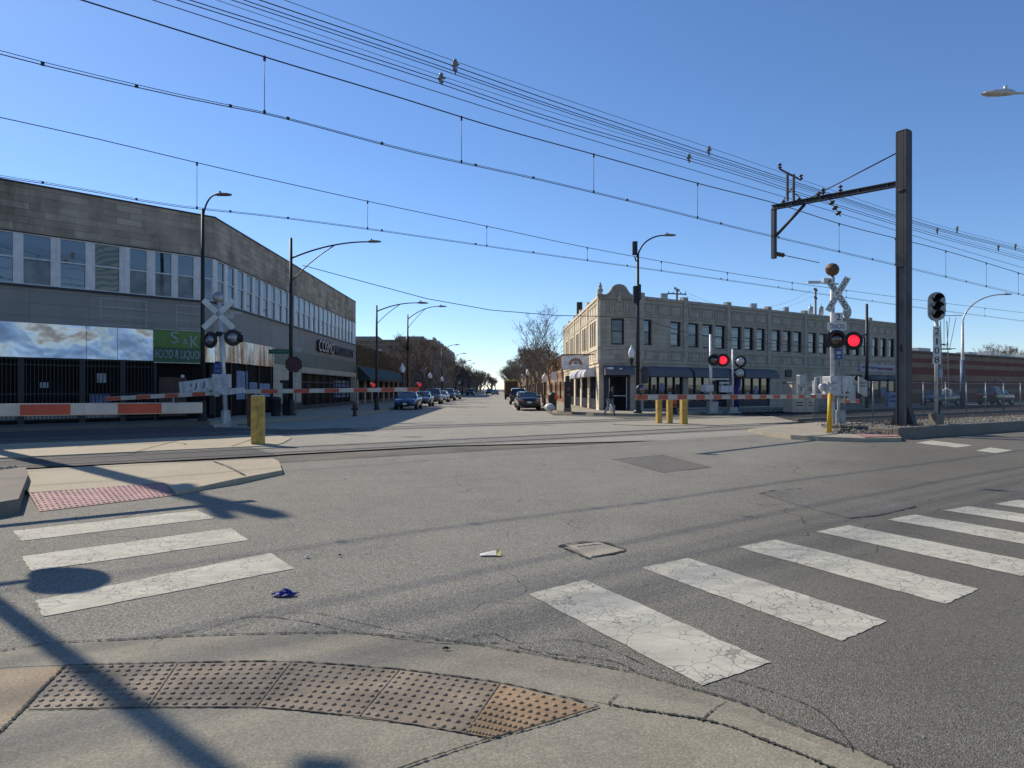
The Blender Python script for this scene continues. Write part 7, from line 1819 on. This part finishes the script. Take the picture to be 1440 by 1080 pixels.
for sgn, w in ((1, J['wl']), (-1, J['wr'])):              # hands: palm, four fingers, thumb
    W = Vector(w); vs = [W, W + V3(0, -.01, -.07)]; es = [(0, 1)]; rs = [.026, .03]
    for k, (dx, L) in enumerate(((-.028, .06), (-.009, .072), (.010, .068), (.028, .052))):
        i = len(vs); vs += [W + V3(dx, -.015, -.09), W + V3(dx, -.022, -.09 - L * .5), W + V3(dx, -.012, -.09 - L)]; es += [(1, i), (i, i + 1), (i + 1, i + 2)]; rs += [.010, .009, .008]
    i = len(vs); vs += [W + V3(-.035 * sgn, -.03, -.05), W + V3(-.045 * sgn, -.045, -.085)]; es += [(1, i), (i, i + 1)]; rs += [.011, .009]
    skin('hand', vs, es, rs, M['skin'], pe, op)
mb = MB(); hp = op + Matrix.Rotation(.9, 3, 'Z') @ V3(.27, 0, .74)
bg = lump('carrier_bag', hp - V3(0, 0, .60), .17, M['bag'], 'white carrier bag in the hand of the walking person', 'bag', 21, 1.75)

# ================================================================== SKY, SUN, CAMERA
SUN_AZ = Vector((-.76, .65)); SUN_EL = R(39)
w = bpy.data.worlds.new('World'); sc.world = w; w.use_nodes = True
nt = w.node_tree; bgn = nt.nodes['Background']; sky = nt.nodes.new('ShaderNodeTexSky'); sky.sky_type = 'NISHITA'; sky.sun_disc = False
sky.sun_elevation = SUN_EL; sky.sun_rotation = math.atan2(SUN_AZ.x, SUN_AZ.y)
sky.air_density = 1.0; sky.dust_density = .25; sky.ozone_density = 4.5; sky.altitude = 1000
hs = nt.nodes.new('ShaderNodeHueSaturation'); hs.inputs['Saturation'].default_value = 1.07; tn = nt.nodes.new('ShaderNodeMix'); tn.data_type = 'RGBA'; tn.blend_type = 'MULTIPLY'; tn.inputs[0].default_value = 1; tn.inputs[7].default_value = (.98, .99, 1.05, 1); nt.links.new(sky.outputs[0], tn.inputs[6]); nt.links.new(tn.outputs[2], hs.inputs['Color'])
nt.links.new(hs.outputs[0], bgn.inputs[0]); bgn.inputs[1].default_value = .145
sd_ = bpy.data.lights.new('Sun', 'SUN'); sd_.energy = 5.0; sd_.angle = R(.55); sd_.color = (1, .905, .765)
so = bpy.data.objects.new('Sun', sd_); COL.objects.link(so)
to_sun = V3(SUN_AZ.x, SUN_AZ.y).normalized() * math.cos(SUN_EL) + V3(0, 0, math.sin(SUN_EL))
so.rotation_euler = (-to_sun).to_track_quat('-Z', 'Y').to_euler(); so.location = (0, 0, 50)
cd = bpy.data.cameras.new('Camera'); cam = bpy.data.objects.new('Camera', cd); COL.objects.link(cam)
cam.location = (0, 0, EYE); cam.rotation_euler = (R(90), 0, 0); cd.sensor_width = 36; cd.lens = 36 * FPX / 1440; cd.shift_y = 7 / 1440
cd.clip_start = .05; cd.clip_end = 6000
sc.camera = cam
sc.view_settings.view_transform = 'Standard'; sc.view_settings.look = 'None'; sc.view_settings.exposure = 0; sc.view_settings.gamma = 1
